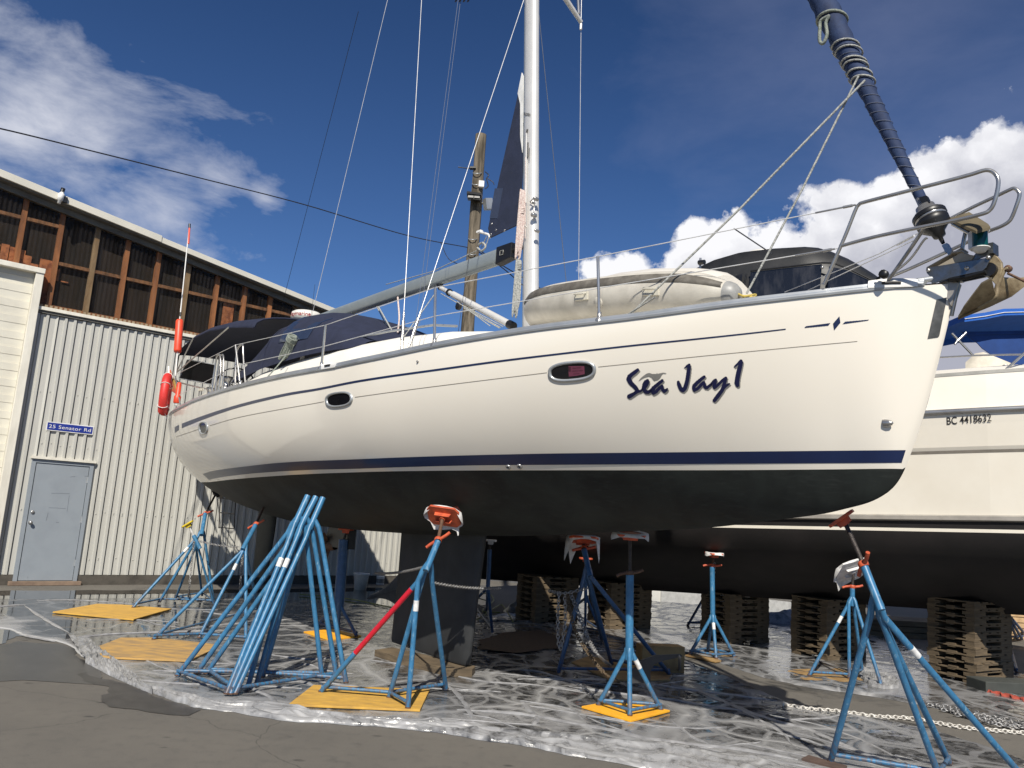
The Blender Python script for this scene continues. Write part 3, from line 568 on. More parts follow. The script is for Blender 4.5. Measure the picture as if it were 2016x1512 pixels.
def densify(pts, step=8.):
    out = []
    for a, b_ in zip(pts[:-1], pts[1:]):
        n_ = max(1, int(math.hypot(b_[0]-a[0], b_[1]-a[1])/step)); out += [(a[0]+(b_[0]-a[0])*k/n_, a[1]+(b_[1]-a[1])*k/n_) for k in range(n_)]
    return out+[pts[-1]]
def curve_px(T, xs): return cubic(T, np.asarray(xs, float))
yacht = thing('sailing_yacht', B(0, 0, 0), 'white sailing yacht with navy stripes lettered Sea Jay 1, propped on blue jack stands', 'sailboat')
# --- antifouling line in (u, s)
WLpx = [(412, 951.4), (434.6, 946), (464, 942.5), (509, 938.8), (568.6, 935.4), (628, 932), (690, 930.6), (800, 928.5), (950, 925.9), (1100, 925.5), (1250, 925.3), (1500, 925), (1650, 924.6), (1779, 924)]
xs = np.linspace(416, 1778, 90); wu, ws = px2us(list(zip(xs, curve_px(WLpx, xs)))); wz = hull(wu, ws)[2]
cf = np.polyfit(wu, wz, 3)
def zw(u): return np.polyval(cf, np.clip(u, wu.min(), wu.max()))
def s_of_z(u, z):
    zs, zb = cubic(TZS, u), cubic(TZB, u); return np.clip((z-zb)/(zs-zb), 0, 1)
UU = np.concatenate([np.linspace(-6.9, 3.5, 90), np.linspace(3.54, 4.5, 30), np.linspace(4.515, 4.905, 34)])
def hull_patch(s0f, s1f, n, side, power=1.0):
    G = []
    for u in UU:
        a, b_ = float(s0f(u)), float(s1f(u)); t = np.linspace(0, 1, n)**power; s = a+(b_-a)*t
        G.append(hullW(np.full(n, u), s, side))
    return G
mb = MB()
for sd_ in (-1, 1):
    mb.grid(hull_patch(lambda u: s_of_z(u, zw(u)), lambda u: 1., 26, sd_))
# transom
def section(u, n=24): s = np.linspace(0, 1, n); return hullW(np.full(n, u), s, -1), hullW(np.full(n, u), s, 1)
a_, b_ = section(-6.9); Gt = []
for k in range(24):
    if hull(np.array([-6.9]), np.linspace(0, 1, 24)[k:k+1])[2][0] >= 1.87: Gt.append([a_[k]+(b_[k]-a_[k])*t-BC*.10*math.sin(math.pi*t) for t in np.linspace(0, 1, 9)])
mb.grid(Gt); tops = mb.build('topsides', 'gel', yacht)
mb = MB()
for sd_ in (-1, 1): mb.grid(hull_patch(lambda u: 0., lambda u: s_of_z(u, zw(u)), 26, sd_, 1.6))
Gt = [[a_[k]+(b_[k]-a_[k])*t-BC*.10*math.sin(math.pi*t) for t in np.linspace(0, 1, 9)] for k in range(24) if hull(np.array([-6.9]), np.linspace(0, 1, 24)[k:k+1])[2][0] < 1.95]
mb.grid(Gt); mb.build('antifouled_bottom', 'anti', yacht)
# --- decals on the topsides
def ribbon(name, top, bot, mat, off=.0022, x0=None, x1=None, step=10):
    xa, xb = top[0][0], top[-1][0]; n_ = max(2, int((xb-xa)/step)); t = np.linspace(0, 1, n_+1)
    xt = xa+(xb-xa)*t; xbm = bot[0][0]+(bot[-1][0]-bot[0][0])*t
    rows = []
    yt, yb = curve_px(top, xt), curve_px(bot, xbm)
    for k in (0, .33, .66, 1): rows.append(hullW(*px2us(list(zip(xt+(xbm-xt)*k, yt+(yb-yt)*k))), -1, off))
    mb = MB(); mb.grid(np.stack(rows, 1)); return mb.build(name, mat, yacht)
ribbon('boot_stripe', [(399, 933), (420, 927), (449.5, 922.4), (494, 917), (539, 912), (598, 908), (690, 904.5), (800, 900), (950, 895.5), (1100, 892.5), (1250, 891), (1500, 888.5), (1783, 886)],
       [(412, 944.5), (434.6, 939.5), (461, 936), (509, 931), (568.6, 927), (628, 924.3), (690, 923), (800, 919.3), (950, 915.8), (1100, 914.8), (1250, 914), (1500, 912.5), (1775, 911)], 'navy')
ST = [(358, 838.5, 9), (387, 827, 8), (424, 813.7, 7), (469, 799.5, 6), (513.5, 788, 5.8), (573, 775, 5.2), (620, 767.4, 4.6), (709, 750, 4.3), (872, 726.5, 4), (1000, 709, 3.8), (1060, 701.7, 3.6), (1248, 680, 3.3), (1380, 666.5, 3.0), (1500, 653.5, 2.6), (1547, 648, 2.2)]
ribbon('sheer_stripe', [(x, y-h/2) for x, y, h in ST], [(x, y+h/2) for x, y, h in ST], 'navy')
ribbon('sheer_stripe', [(343.8, 841), (352.5, 836)], [(344.6, 852), (352.5, 846.5)], 'navy', step=3)
def pinline(pts): ribbon('pinstripe', [(x, y-.45) for x, y in pts], [(x, y+.45) for x, y in pts], 'pin')
pinline([(413, 838), (469, 822), (543, 807.5), (620, 794), (638, 790.6)]); pinline([(699, 782), (800, 768), (930, 751.5), (1077, 733.6)])
pinline([(1178, 722.3), (1220, 718), (1325, 706.8), (1475, 692), (1590, 681), (1688, 672)]); pinline([(347, 860), (391, 845)])
def raster(name, inside, x0, x1, y0, y1, mat, off, cell=.7, parent=None):
    nx, ny = int((x1-x0)/cell), int((y1-y0)/cell); X, Y = np.meshgrid(x0+(np.arange(nx)+.5)*cell, y0+(np.arange(ny)+.5)*cell, indexing='ij')
    I = inside(X, Y); used = {}; faces = []
    for i, j in zip(*np.nonzero(I)):
        f = []
        for di, dj in ((0, 0), (1, 0), (1, 1), (0, 1)):
            key = (i+di, j+dj)
            if key not in used: used[key] = len(used)
            f.append(used[key])
        faces.append(tuple(f))
    P = np.array([(x0+a*cell, y0+b_*cell) for a, b_ in used]); W = hullW(*px2us(P), -1, off)
    mb = MB(); mb.add(W, faces, True); o = mb.build(name, mat, yacht)
    if parent is not None: o.parent = parent
    return o
def caps(strokes):
    def f(X, Y):
        I = np.zeros(X.shape, bool)
        for st in strokes:
            for (xa, ya, ra), (xb, yb, rb) in zip(st[:-1], st[1:]):
                dx, dy = xb-xa, yb-ya; L2 = dx*dx+dy*dy+1e-9; t = np.clip(((X-xa)*dx+(Y-ya)*dy)/L2, 0, 1); r = ra+(rb-ra)*t
                I |= (X-xa-t*dx)**2+(Y-ya-t*dy)**2 < r*r
        return I
    return f
def px_(pts, ox, oy, k, rs=1.0): return [(ox+x/k, oy+y/k, r/k*rs) for x, y, r in pts]
K1 = (1220, 690, 13.744); K2 = (1325, 690, 13.44)
letters = {
 'letter_s': [px_([(490, 522, 40), (430, 572, 50), (330, 645, 52), (268, 700, 57), (247, 770, 64), (290, 862, 62), (370, 940, 56), (440, 1010, 54), (478, 1075, 50), (465, 1115, 46), (400, 1160, 44), (310, 1212, 54), (258, 1240, 56)], *K1), px_([(480, 1105, 44), (560, 1098, 30), (610, 1062, 28)], *K1)],
 'letter_e': [px_([(610, 1062, 28), (648, 1000, 42), (660, 920, 46), (700, 850, 46), (757, 812, 42), (772, 860, 34), (740, 930, 36), (690, 1000, 34), (662, 1050, 44), (700, 1112, 54), (775, 1124, 48), (840, 1085, 40)], *K1)],
 'letter_a': [px_([(840, 1085, 40), (920, 1010, 50), (1080, 870, 45), (1155, 812, 40)], *K1), px_([(920, 1010, 55), (895, 1080, 52), (908, 1150, 46), (985, 1112, 48), (1070, 1020, 44), (1150, 955, 36), (1150, 1010, 40), (1175, 1070, 48), (1215, 1100, 46), (1268, 1065, 36), (1288, 1035, 24)], *K1)],
 'letter_j': [px_([(306, 460, 10), (370, 415, 32), (432, 372, 30), (428, 450, 46), (412, 550, 52), (400, 650, 52), (380, 780, 52), (350, 900, 55), (318, 990, 55), (265, 1048, 54), (215, 1030, 50), (178, 950, 50), (150, 870, 46), (140, 832, 38)], *K2)],
 'letter_a_': [px_([(828, 692, 38), (740, 762, 44), (640, 850, 48), (560, 930, 50), (548, 1000, 42), (562, 1050, 40), (650, 1010, 40), (725, 930, 42), (800, 850, 38), (822, 842, 34), (832, 905, 40), (850, 965, 46), (900, 980, 42), (960, 935, 36), (1010, 890, 32)], *K2)],
 'letter_y': [px_([(1010, 890, 32), (1090, 800, 38), (1130, 778, 38), (1115, 850, 45), (1085, 930, 42), (1095, 980, 42), (1150, 950, 38), (1230, 870, 38), (1320, 780, 38), (1400, 722, 36), (1390, 780, 42), (1360, 870, 46), (1330, 980, 52), (1300, 1050, 50), (1240, 1130, 52), (1165, 1230, 54), (1095, 1318, 46)], *K2), px_([(1350, 970, 46), (1430, 915, 32), (1488, 880, 24)], *K2)],
 'numeral_one': [px_([(1630, 430, 20), (1720, 345, 30), (1800, 270, 38), (1808, 310, 48), (1775, 430, 58), (1740, 560, 62), (1712, 700, 62), (1692, 850, 64), (1705, 915, 52)], *K2)]}
lroot = None
for nm, strokes in letters.items():
    nm = nm.rstrip('_'); allp = np.array([p for st in strokes for p in st]); bb = (allp[:, 0].min()-6, allp[:, 0].max()+8, allp[:, 1].min()-6, allp[:, 1].max()+9)
    lo = raster(nm, caps(strokes), bb[0], bb[1], bb[2], bb[3], 'letter', .0035)
    shade = [[(x+2.0, y+3.2, r*.98) for x, y, r in st] for st in strokes]
    raster('drop_shade', caps(shade), bb[0], bb[1]+3, bb[2], bb[3]+4, 'lettergrey', .0018, parent=lo)
def poly_in(P):
    P = np.array(P)
    def f(X, Y):
        I = np.zeros(X.shape, bool); n_ = len(P)
        for i in range(n_):
            (xa, ya), (xb, yb) = P[i], P[(i+1) % n_]; c_ = ((ya > Y) != (yb > Y)) & (X < (xb-xa)*(Y-ya)/(yb-ya+1e-12)+xa); I ^= c_
        return I
    return f
bird = [(510, 835), (550, 775), (600, 720), (700, 645), (760, 615), (810, 608), (880, 632), (940, 636), (1000, 632), (1010, 600), (1028, 630), (1100, 612), (1180, 597), (1235, 605), (1285, 630), (1190, 622), (1150, 650), (1100, 745), (1050, 790), (940, 825), (912, 795), (860, 730), (820, 708), (780, 702), (680, 730), (590, 780)]
bp_ = [(1220+x/13.744, 690+y/13.744) for x, y in bird]
raster('bird_emblem', poly_in(bp_), 1255, 1316, 732, 752, 'lettergrey', .0028, .45)
def decal_poly(name, P, mat, off=.0022, cell=.5):
    A = np.array(P); return raster(name, poly_in(P), A[:, 0].min()-1, A[:, 0].max()+1, A[:, 1].min()-1, A[:, 1].max()+1, mat, off, cell)
e_ = lambda L: [(1540+x/10.08, 600+y/10.08) for x, y in L]
decal_poly('emblem_bar', e_([(440, 460), (470, 425), (955, 363), (915, 415)]), 'navy'); decal_poly('emblem_diamond', e_([(1135, 228), (1155, 355), (1030, 510), (1008, 375)]), 'navy'); decal_poly('emblem_bar', e_([(1200, 385), (1250, 335), (1725, 295), (1700, 315)]), 'navy')
decal_poly('bow_plate', [(1843.7, 590), (1864, 585.5), (1849, 661), (1846, 664), (1826, 667)], 'bowplate', .004)
# --- hull portlights
def portlight(cx, cy, a, b_, tilt, fr=.72, e=2.6, notice=False, ia=.86, ib=.70):
    ct, st_ = math.cos(tilt), math.sin(tilt)
    def ring(k, kb, off, n_=48):
        pts = []
        for i in range(n_):
            t = 2*math.pi*i/n_; c_, s_ = math.cos(t), math.sin(t); x = math.copysign(abs(c_)**(2/e), c_)*a*k; y = math.copysign(abs(s_)**(2/e), s_)*b_*kb
            pts.append((cx+x*ct-y*st_, cy+x*st_+y*ct))
        return hullW(*px2us(pts), -1, off)
    mb = MB(); mb.grid([ring(1.0, 1.0, .001), ring(.985, .97, .013), ring((1+ia)/2, (1+ib)/2, .018), ring(ia+.01, ib+.02, .013), ring(ia, ib, .002)], True, False, True)
    pl = mb.build('portlight', 'alu', yacht)
    mb = MB(); G = [ring(k*ia*1.0, k*ib, .003) for k in (1.01, .66, .33, .01)]; mb.grid(G, True, False, True); sub(pl, 'pane', mb, 'glass'); return pl
p3 = portlight(1126.6, 731, 47.5, 20.5, -.095); p2 = portlight(668, 786.5, 27, 15.5, -.13, ia=.84, ib=.72); p1 = portlight(400.7, 842.5, 9, 12.6, -.05, ia=.74, ib=.80)
def on_port(P, name, mat, off): o = decal_poly(name, P, mat, off, .4); o.parent = p3
zz_ = lambda L: [(1060+x/14.4, 690+y/14.4) for x, y in L]
on_port(zz_([(858, 445), (1305, 440), (1318, 668), (1100, 712), (866, 740)]), 'paper_notice', 'pink', .0042)
for L in ([(862, 462), (925, 460), (925, 600), (870, 600)], [(970, 492), (1220, 480), (1220, 496), (970, 508)], [(965, 575), (1280, 560), (1280, 575), (965, 592)], [(990, 660), (1180, 645), (1180, 655), (990, 672)]): on_port(zz_(L), 'notice_print', 'pinkdark', .0052)
# small fittings
def fitting(x, y, r, name, mat='ss', prof=None):
    W = hullW(*px2us([(x, y)]))[0]; N = hullN(*px2us([(x, y)]))[0]; mb = MB(); mb.lathe(W, N, prof or [(r, 0), (r, .008), (r*.6, .016), (r*.45, .012), (r*.4, .004)], 16); o = mb.build(name, mat, yacht)
    mb = MB(); mb.lathe(W+N*.0045, N, [(r*.42, 0), (0, .0005)], 10); sub(o, 'opening', mb, 'black')
fitting(1001, 919, .024, 'drain_fitting'); fitting(1023, 918, .026, 'drain_fitting'); fitting(823, 712, .012, 'drain_fitting')
us_, ss_ = px2us([(1748, 833)]); W = hullW(us_, ss_)[0]; N = hullN(us_, ss_)[0]
mb = MB(); G = []
for i, (h_, r) in enumerate(((0, .030), (.015, .030), (.035, .027), (.055, .018), (.065, .004))):
    G.append([W-BC*.035+BC*h_*1.1+N*(.006 + .028*max(0, math.sin(t))*(r/.03))+np.cross(N, BC)*r*math.cos(t)*1.0 for t in np.linspace(0, math.pi, 9)])
mb.grid(G); mb.add(G[0], [tuple(range(9))]); mb.build('vent_cowl', 'ss', yacht)
# --- toe rail
def railpath(side, zo=0.0, vo=0.0, us=None):
    us = np.linspace(-6.85, 4.78, 110) if us is None else us; return [B(u, side*(float(cubic(TB, u))+vo), float(cubic(TZS, u))+zo) for u in us]
for sd_ in (-1, 1):
    mb = MB(); R0 = railpath(sd_); G = []
    for P in R0:
        u_, v_, z_ = buv(P); b_ = abs(v_)
        sec = [(b_-.002, -.006), (b_+.014, -.002), (b_+.018, .012), (b_+.012, .024), (b_+.012, .030), (b_+.004, .048), (b_-.010, .054), (b_-.028, .052), (b_-.032, .0)]
        G.append([B(u_, sd_*bb, z_+dz) for bb, dz in sec])
    mb.grid(G, False); mb.add(G[0], [tuple(range(9))]); mb.add(G[-1], [tuple(range(9))]); mb.build('toe_rail', 'rail', yacht)
# rail joints / fairleads
for (x, y) in ((646, 721), (1762, 567)):
    P = bx(x, y, -1.0); u_ = np.interp(x, [646, 1762], [-.36, 4.62]); bb = float(cubic(TB, u_)); z_ = float(cubic(TZS, u_)); mb = MB()
    G = [[B(u_+du, -(bb-du*.12*0+float(cubic(TB, u_+du))-bb)-.020*k_, z_+.0+hh) for k_, hh in ((1, .004), (1.15, .028), (.7, .056+.012*math.cos(du*12)), (-1, .06), (-1.6, .03))] for du in np.linspace(-.13, .13, 9)]
    mb.grid(G, True); mb.add(G[0], [tuple(range(5))]); mb.add(G[-1], [tuple(range(5))]); fl_ = mb.build('fairlead', 'white', yacht)
    mb = MB(); mb.tube([B(u_-.055, -float(cubic(TB, u_-.055))-.0235, z_+.034), B(u_, -float(cubic(TB, u_))-.0245, z_+.036), B(u_+.045, -float(cubic(TB, u_+.045))-.0235, z_+.034)], .010, 8); sub(fl_, 'slot', mb, 'black')
# --- deck
mb = MB(); G = []
for u in UU:
    b_ = float(cubic(TB, u))-.005; z_ = float(cubic(TZS, u))+.01; G.append([B(u, v*b_, z_+.05*b_*(1-v*v)) for v in np.linspace(-1, 1, 9)])
mb.grid(G); mb.build('deck', 'deckwhite', yacht)
# coachroof and cockpit coaming
def loft(name, secs, mat, parent=yacht, ends=True, n=17, e=3.2):   # secs: (u, halfwidth, z_base, z_top)
    mb = MB(); G = []
    for u, hw, z0, z1 in secs:
        row = []
        for t in np.linspace(0, math.pi, n):
            c_, s_ = math.cos(t), math.sin(t); row.append(B(u, math.copysign(abs(c_)**(2/e), -c_)*hw, z0+(z1-z0)*abs(s_)**(2/e)))
        G.append(row)
    mb.grid(G)
    if ends: mb.add(G[0], [tuple(range(n))]); mb.add(G[-1], [tuple(range(n))])
    return mb.build(name, mat, parent)
loft('coachroof', [(-4.2, 1.28, 3.0, 3.42), (-3.6, 1.27, 3.0, 3.53), (-2.6, 1.24, 3.0, 3.60), (-1.6, 1.18, 3.0, 3.64), (-.6, 1.08, 3.02, 3.64), (.3, .96, 3.05, 3.60), (1.0, .84, 3.1, 3.52), (1.7, .66, 3.12, 3.40), (2.2, .45, 3.15, 3.28)], 'deckwhite', e=5.5)
loft('cockpit_coaming', [(-6.7, 1.22, 2.98, 3.10), (-6.0, 1.26, 2.98, 3.17), (-5.0, 1.29, 2.98, 3.28), (-4.21, 1.29, 2.98, 3.42)], 'deckwhite')
mb = MB(); mb.tube([B(u, -(1.0-.06*k), z) for k, (u, z) in enumerate(((-1.9, 3.66), (-1.6, 3.70), (-.8, 3.70), (0.0, 3.67), (.35, 3.62)))], .014, 8); mb.build('handrail', 'alu', yacht)
# --- keel and rudder
def foil(name, secs, mat, n=14):
    mb = MB(); G = []
    for (uf, ua, z, th) in secs:
        c_ = uf-ua; row = []
        for k in range(2*n):
            t = k/n; x = (1-math.cos(math.pi*(t if t <= 1 else 2-t)))/2; sg = -1 if t <= 1 else 1
            row.append(B(uf-x*c_, sg*th*1.6*(math.sqrt(max(x, 0))-x)*1.0+0, z))
        G.append(row)
    mb.grid(G, True, False, True); mb.add(G[0], [tuple(range(2*n))]); mb.add(G[-1], [tuple(range(2*n))]); return mb.build(name, mat, yacht)
foil('keel', [(.13, -1.62, 1.62, .20), (.11, -1.58, 1.40, .20), (.05, -1.57, .8, .19), (.0, -1.60, .13, .17), (-.03, -1.58, .095, .13)], 'keel')
foil('rudder', [(-5.35, -6.10, 1.72, .12), (-5.36, -6.06, 1.2, .11), (-5.45, -6.0, .45, .08)], 'anti')
mb = MB(); mb.tube([B(-3.4, 0, 1.35), B(-3.55, 0, 1.1)], .05, 10); mb.obox(B(-3.1, 0, 1.25), BC*.3, BN*.05, UP*.14); mb.build('sail_drive', 'black', yacht)
mb = MB(); mb.lathe(B(-3.42, 0, 1.12), -BC, [(.05, -.16), (.07, -.05), (.06, .1), (.03, .2), (0, .22)], 14)
for k in range(3): 
    t = k*2.094+.3; r_ = BN*math.cos(t)+UP*math.sin(t); tt = BN*-math.sin(t)+UP*math.cos(t); mb.prism([B(-3.45, 0, 1.12)+r_*.04-tt*.03, B(-3.45, 0, 1.12)+r_*.2-tt*.06+BC*.03, B(-3.45, 0, 1.12)+r_*.22+tt*.03, B(-3.45, 0, 1.12)+r_*.05+tt*.04], BC*.008)
mb.build('propeller', 'rusty', yacht)
# --- mast
def ellipse_tube(name, P0, P1, ax, bx_, a0, b0, a1=None, b1=None, mat='mastalu', n=28, e=2.3, seg=8):
    mb = MB(); G = []
    for k in range(seg+1):
        t = k/seg; P = P0+(P1-P0)*t; A_ = a0+((a1 or a0)-a0)*t; B_ = b0+((b1 or b0)-b0)*t
        G.append([P+ax*math.copysign(abs(math.cos(q))**(2/e), math.cos(q))*A_+bx_*math.copysign(abs(math.sin(q))**(2/e), math.sin(q))*B_ for q in np.linspace(0, 2*math.pi, n, endpoint=False)])
    mb.grid(G, True, False, True); mb.add(G[0], [tuple(range(n))]); mb.add(G[-1], [tuple(range(n))]); return mb.build(name, mat, yacht)
mB, mT = bx(1045, 640), bx(1047.5, 0); md_ = (mT-mB)/(mT[2]-mB[2]); base = mB+md_*(3.2-mB[2]); top = mB+md_*(16.5-mB[2])
def mastP(z): return base+md_*(z-3.2)
ellipse_tube('mast', base, top, BC, BN, .098, .066)
mb = MB(); mb.obox(mastP(8)-BC*.108, BC*.012, BN*.018, unit(md_)*4.8); mb.build('mast_track', 'boomalu', yacht)
mb = MB(); mb.lathe(mastP(3.2), UP, [(.17, 0), (.16, .06), (.12, .08), (.12, .5)], 16); mb.build('mast_collar', 'mastalu', yacht)
# lettering and fittings on the mast
def on_mast(x, y): d = ray(x, y); P = bx(x, y, -.066); return P
mb = MB(); p0, p1 = on_mast(1031, 227), on_mast(1045, 223.5); text_mesh(mb, 'SELDEN', p0, p1-p0, UP*.99, .035, bold=.02); 
Lx = np.array(mb.v); kx = np.linalg.norm(p1-p0)/max(1e-6, ((Lx-p0)@unit(p1-p0)).max()); mb.v = [tuple(p0+unit(p1-p0)*((np.array(p)-p0)@unit(p1-p0))*kx+UP*((np.array(p)-p0)@UP)-BN*.004) for p in mb.v]; mb.build('maker_lettering', 'black', yacht)
mb = MB(); mb.tube([on_mast(1039, 255)-BN*.004, on_mast(1038, 262)-BN*.012], .010, 6); mb.tube([on_mast(1040, 281)-BN*.004, on_mast(1040, 310)-BN*.01], .008, 6); mb.build('halyard_exit', 'black', yacht)
for (x, y0, y1, m_) in ((1038, 262, 400, 'white'), (1044, 292, 316, 'black'), (1036.5, 310, 470, 'ropew')):
    mb = MB(); mb.tube([on_mast(x, y0)-BN*.014, on_mast(x-.5, y1)-BN*.016], .005, 6); mb.build('halyard', m_, yacht)
mb = MB()
for (x, y, r) in ((1056, 392, .022), (1052, 424, .026), (1050, 400, .014), (1058, 455, .018), (1035, 447, .016)): mb = MB(); mb.lathe(on_mast(x, y)+BN*.02, -BN, [(r, 0), (r, .05), (r*.7, .06), (0, .062)], 10); mb.build('mast_fitting', 'ss', yacht)
mb = MB(); mb.tube([on_mast(1045, 398)-BN*.01, on_mast(1056, 390)-BN*.03, on_mast(1054, 424)-BN*.02], .007, 6); mb.build('cleat_line', 'ss', yacht)
# --- boom, vang
g0, g1 = bx(1000, 500), bx(610, 636)
zb_ = (g0[2]+g1[2])/2; ug, ue = buv(g0)[0], buv(g1)[0]
b0 = B(buv(bx(983, 506))[0], 0, buv(bx(983, 506))[2]); b1 = bx(610, 637)
ellipse_tube('boom', b0, b1, UP, BN, .095, .06, .09, .055, 'boomalu', 24, 3.0)
mb = MB(); P0 = b0; P1 = mastP(b0[2]+.03)-BC*.12; mb.hexa([P0+BN*s_*.055+UP*t_*.105*1 for s_, t_ in ((-1, -1), (1, -1), (1, 1), (-1, 1))]+[P0+(P1-P0)*.62+BN*s_*.05+UP*t_*.09 for s_, t_ in ((-1, -1), (1, -1), (1, 1), (-1, 1))]); mb.tube([P0+(P1-P0)*.6, P1], .03, 8)
bf = mb.build('gooseneck', 'black', yacht, .008)
mb = MB(); Q = P0+(P1-P0)*.25-BN*.058; mb.tube([Q+UP*.03-BC*.03, Q+UP*.03+BC*.03, Q-UP*.02+BC*.03, Q-UP*.02-BC*.03, Q+UP*.03-BC*.03], .004, 5); sub(bf, 'cleat_mark', mb, 'rope')
mb = MB(); P = b1; mb.lathe(P, unit(b1-b0), [(.08, -.01), (.085, .01), (.05, .03), (0, .032)], 12); mb.build('boom_end_cap', 'black', yacht)
mb = MB(); mb.obox(bx(802, 577), unit(b1-b0)*.06, BN*.02, UP*.02); mb.build('boom_bail', 'white', yacht)
v0, v1 = bx(868, 567), bx(1002, 638); mb = MB(); mb.tube([v0, v0+(v1-v0)*.22], .028, 12); mb.tube([v0+(v1-v0)*.20, v1], .042, 12); vg = mb.build('rod_kicker', 'mastalu', yacht)
mb = MB(); mb.tube([v0+(v1-v0)*.13, v0+(v1-v0)*.145], .046, 12); mb.tube([v0-(v1-v0)*.03+UP*.04, v0], .04, 10); mb.tube([v1, v1+(v1-v0)*.06], .05, 10); sub(vg, 'collar', mb, 'black')
mb = MB()
for k, (a, c_) in enumerate((((868, 578), (985, 645)), ((905, 598), (990, 643)), ((912, 606), (983, 646)), ((900, 594), (965, 642)))): mb.tube([bx(*a, -.03*k-.05), bx(*c_, -.03*k-.05)], .006, 5)
mb.build('kicker_tackle', 'rope', yacht)
mb = MB(); mb.lathe(bx(905, 603, -.07)-BN*.03, BN, [(.0, 0), (.05, .0), (.05, .03), (0, .03)], 12); mb.build('tackle_block', 'black', yacht)
# furled mainsail remnant and navy sail cover strip behind the mast
mb = MB(); A = [bx(x, y, .0) for x, y in ((1028.5, 183), (1021, 186), (962, 450), (966, 468), (1023, 441), (1031, 300))]; mb.prism([p-BN*.01 for p in A], BN*.02); sc_ = mb.build('sun_strip', 'sailnavy', yacht)
mb = MB(); A = [bx(x, y, -.02) for x, y in ((1027, 143), (1019, 184), (1024, 205), (1024, 270), (1028, 300), (1030, 150))]; mb.prism(A, BN*.012); mb.build('sail_head', 'sail', yacht)
mb = MB(); A = [bx(x, y, -.014) for x, y in ((974, 371), (990, 370), (979, 430), (964, 430))]; mb.prism(A, BN*.004); sub(sc_, 'patch', mb, simple('sail_patch', (.03, .045, .09), .8))
mb = MB()
for (x, y) in ((968, 441), (976, 453), (993, 454), (966, 462)): mb.lathe(bx(x, y, -.0115), -BN, [(.016, 0), (.016, .003), (.007, .003)], 10)
sub(sc_, 'grommet', mb, 'ss')
mb = MB(); mb.tube(bez([bx(942, 456), bx(955, 460), bx(963, 463), bx(964, 468)], 4), .018, 6); mb.obox(bx(944, 456), BC*.04, BN*.02, UP*.012); mb.build('clew_block', 'white', yacht)
mb = MB(); mb.tube([bx(962, 468, -.02), bx(955, 490, -.02)], .006, 5); mb.tube([bx(958, 466), bx(948, 487)], .006, 5); mb.tube(bez([bx(942, 482, -.03), bx(950, 478, -.03), bx(956, 486, -.03), bx(948, 494, -.03), bx(940, 488, -.03)], 4), .014, 5); mb.tube([bx(942, 492, -.02), bx(850, 535, -.06), bx(760, 560, -.06)], .006, 5); mb.build('outhaul_line', 'rope', yacht)
# --- standing rigging: (foot px, foot v) -> direction through a second px at its own v, carried on to the mast
def wire(name, P0, P1, r=.005, mat='wire', ext=1.0):
    mb = MB(); mb.tube([P0, P0+(P1-P0)*ext], r, 6); return mb.build(name, mat, yacht)
cp1, cp2 = B(.78, -1.60, 3.12), B(.92, -1.55, 3.14)
cp1, cp2 = bx(791, 688, -1.62), bx(805, 683, -1.58)
def vfor(x, y, P0, vtop, ztop):   # find point on pixel ray between P0 and the mast
    best = None
    for v in np.linspace(vtop, P0@BN-BK@BN, 200):
        P = bx(x, y, v); t = (P[2]-P0[2])/(ztop-P0[2]); vv = (P0-BK)@BN+(vtop-(P0-BK)@BN)*t; e = abs(vv-v)
        if best is None or e < best[0]: best = (e, P)
    return best[1]
w1 = vfor(830, 0, cp1, -.95, 8.4); wire('shroud', cp1, w1, .0042, 'wire', 1.3); w2 = vfor(1031, 0, cp2, -.05, 7.9); wire('shroud', cp2, w2, .0042, 'wire', 1.02)
for c_, w_, L_ in ((cp1, w1, .42), (cp2, w2, .42)):
    d_ = unit(w_-c_); mb = MB(); mb.tube([c_, c_+d_*.10], .012, 8); mb.tube([c_+d_*.10, c_+d_*.30], .017, 8); mb.tube([c_+d_*.30, c_+d_*.40], .010, 8); mb.build('turnbuckle', 'ss', yacht)
tl0 = bx(612, 630); wire('topping_lift', tl0, bx(763, 0, 0), .0042, 'wire', 1.3)
pt1 = bx(1139, 560, 1.35); wire('shroud', B(.75, 1.55, 3.15), vfor(1140, 200, B(.75, 1.55, 3.15), 1.0, 8.2), .0055, 'wire', 1.3)
# port cap shroud hangs from the spreader tip
spt = bx(1144, 44, .95); spr = mastP(spt[2]+.45)+BN*.05
mb = MB(); mb.tube([spr, spt], [.045, .028], 10); mb.tube([spt-UP*.02, spt-UP*.10], .018, 8); so = mb.build('spreader', 'mastalu', yacht)
for o in [o for o in yacht.children if o.name.startswith('shroud')][2:]: bpy.data.objects.remove(o)
wire('shroud', spt, bx(1139, 556, 1.45), .0042, 'wire', 1.25); wire('shroud', spt, spt+UP*4-BN*.2, .0055)
mb = MB(); mb.tube([spt+UP*.1-BN*.05, spt+UP*.6-BN*.12], .02, 8); mb.build('turnbuckle', 'ss', yacht)
wire('shroud', mastP(7.65)+BN*.05+BC*.06, bx(1115, 556, 1.1), .005, 'greywire', 1.3)
wire('shroud', spr*1.0-BN*.1, mastP(spt[2]+.45)-BN*1.0-BC*.15, .035, 'mastalu')      # starboard spreader, above the picture
yacht.children[-1].name = 'spreader' if False else yacht.children[-1].name
wire('backstay', bx(556, 598, 1.0), bx(640, 275, .2), .004, 'darkwire', 1.6)
wire('flag_halyard', bx(826, 640, -1.2), bx(903, 30, -.8), .0025, 'greywire', 1.1); wire('flag_halyard', bx(818, 640, -1.2), bx(898, 30, -.8), .0025, 'greywire', 1.1)
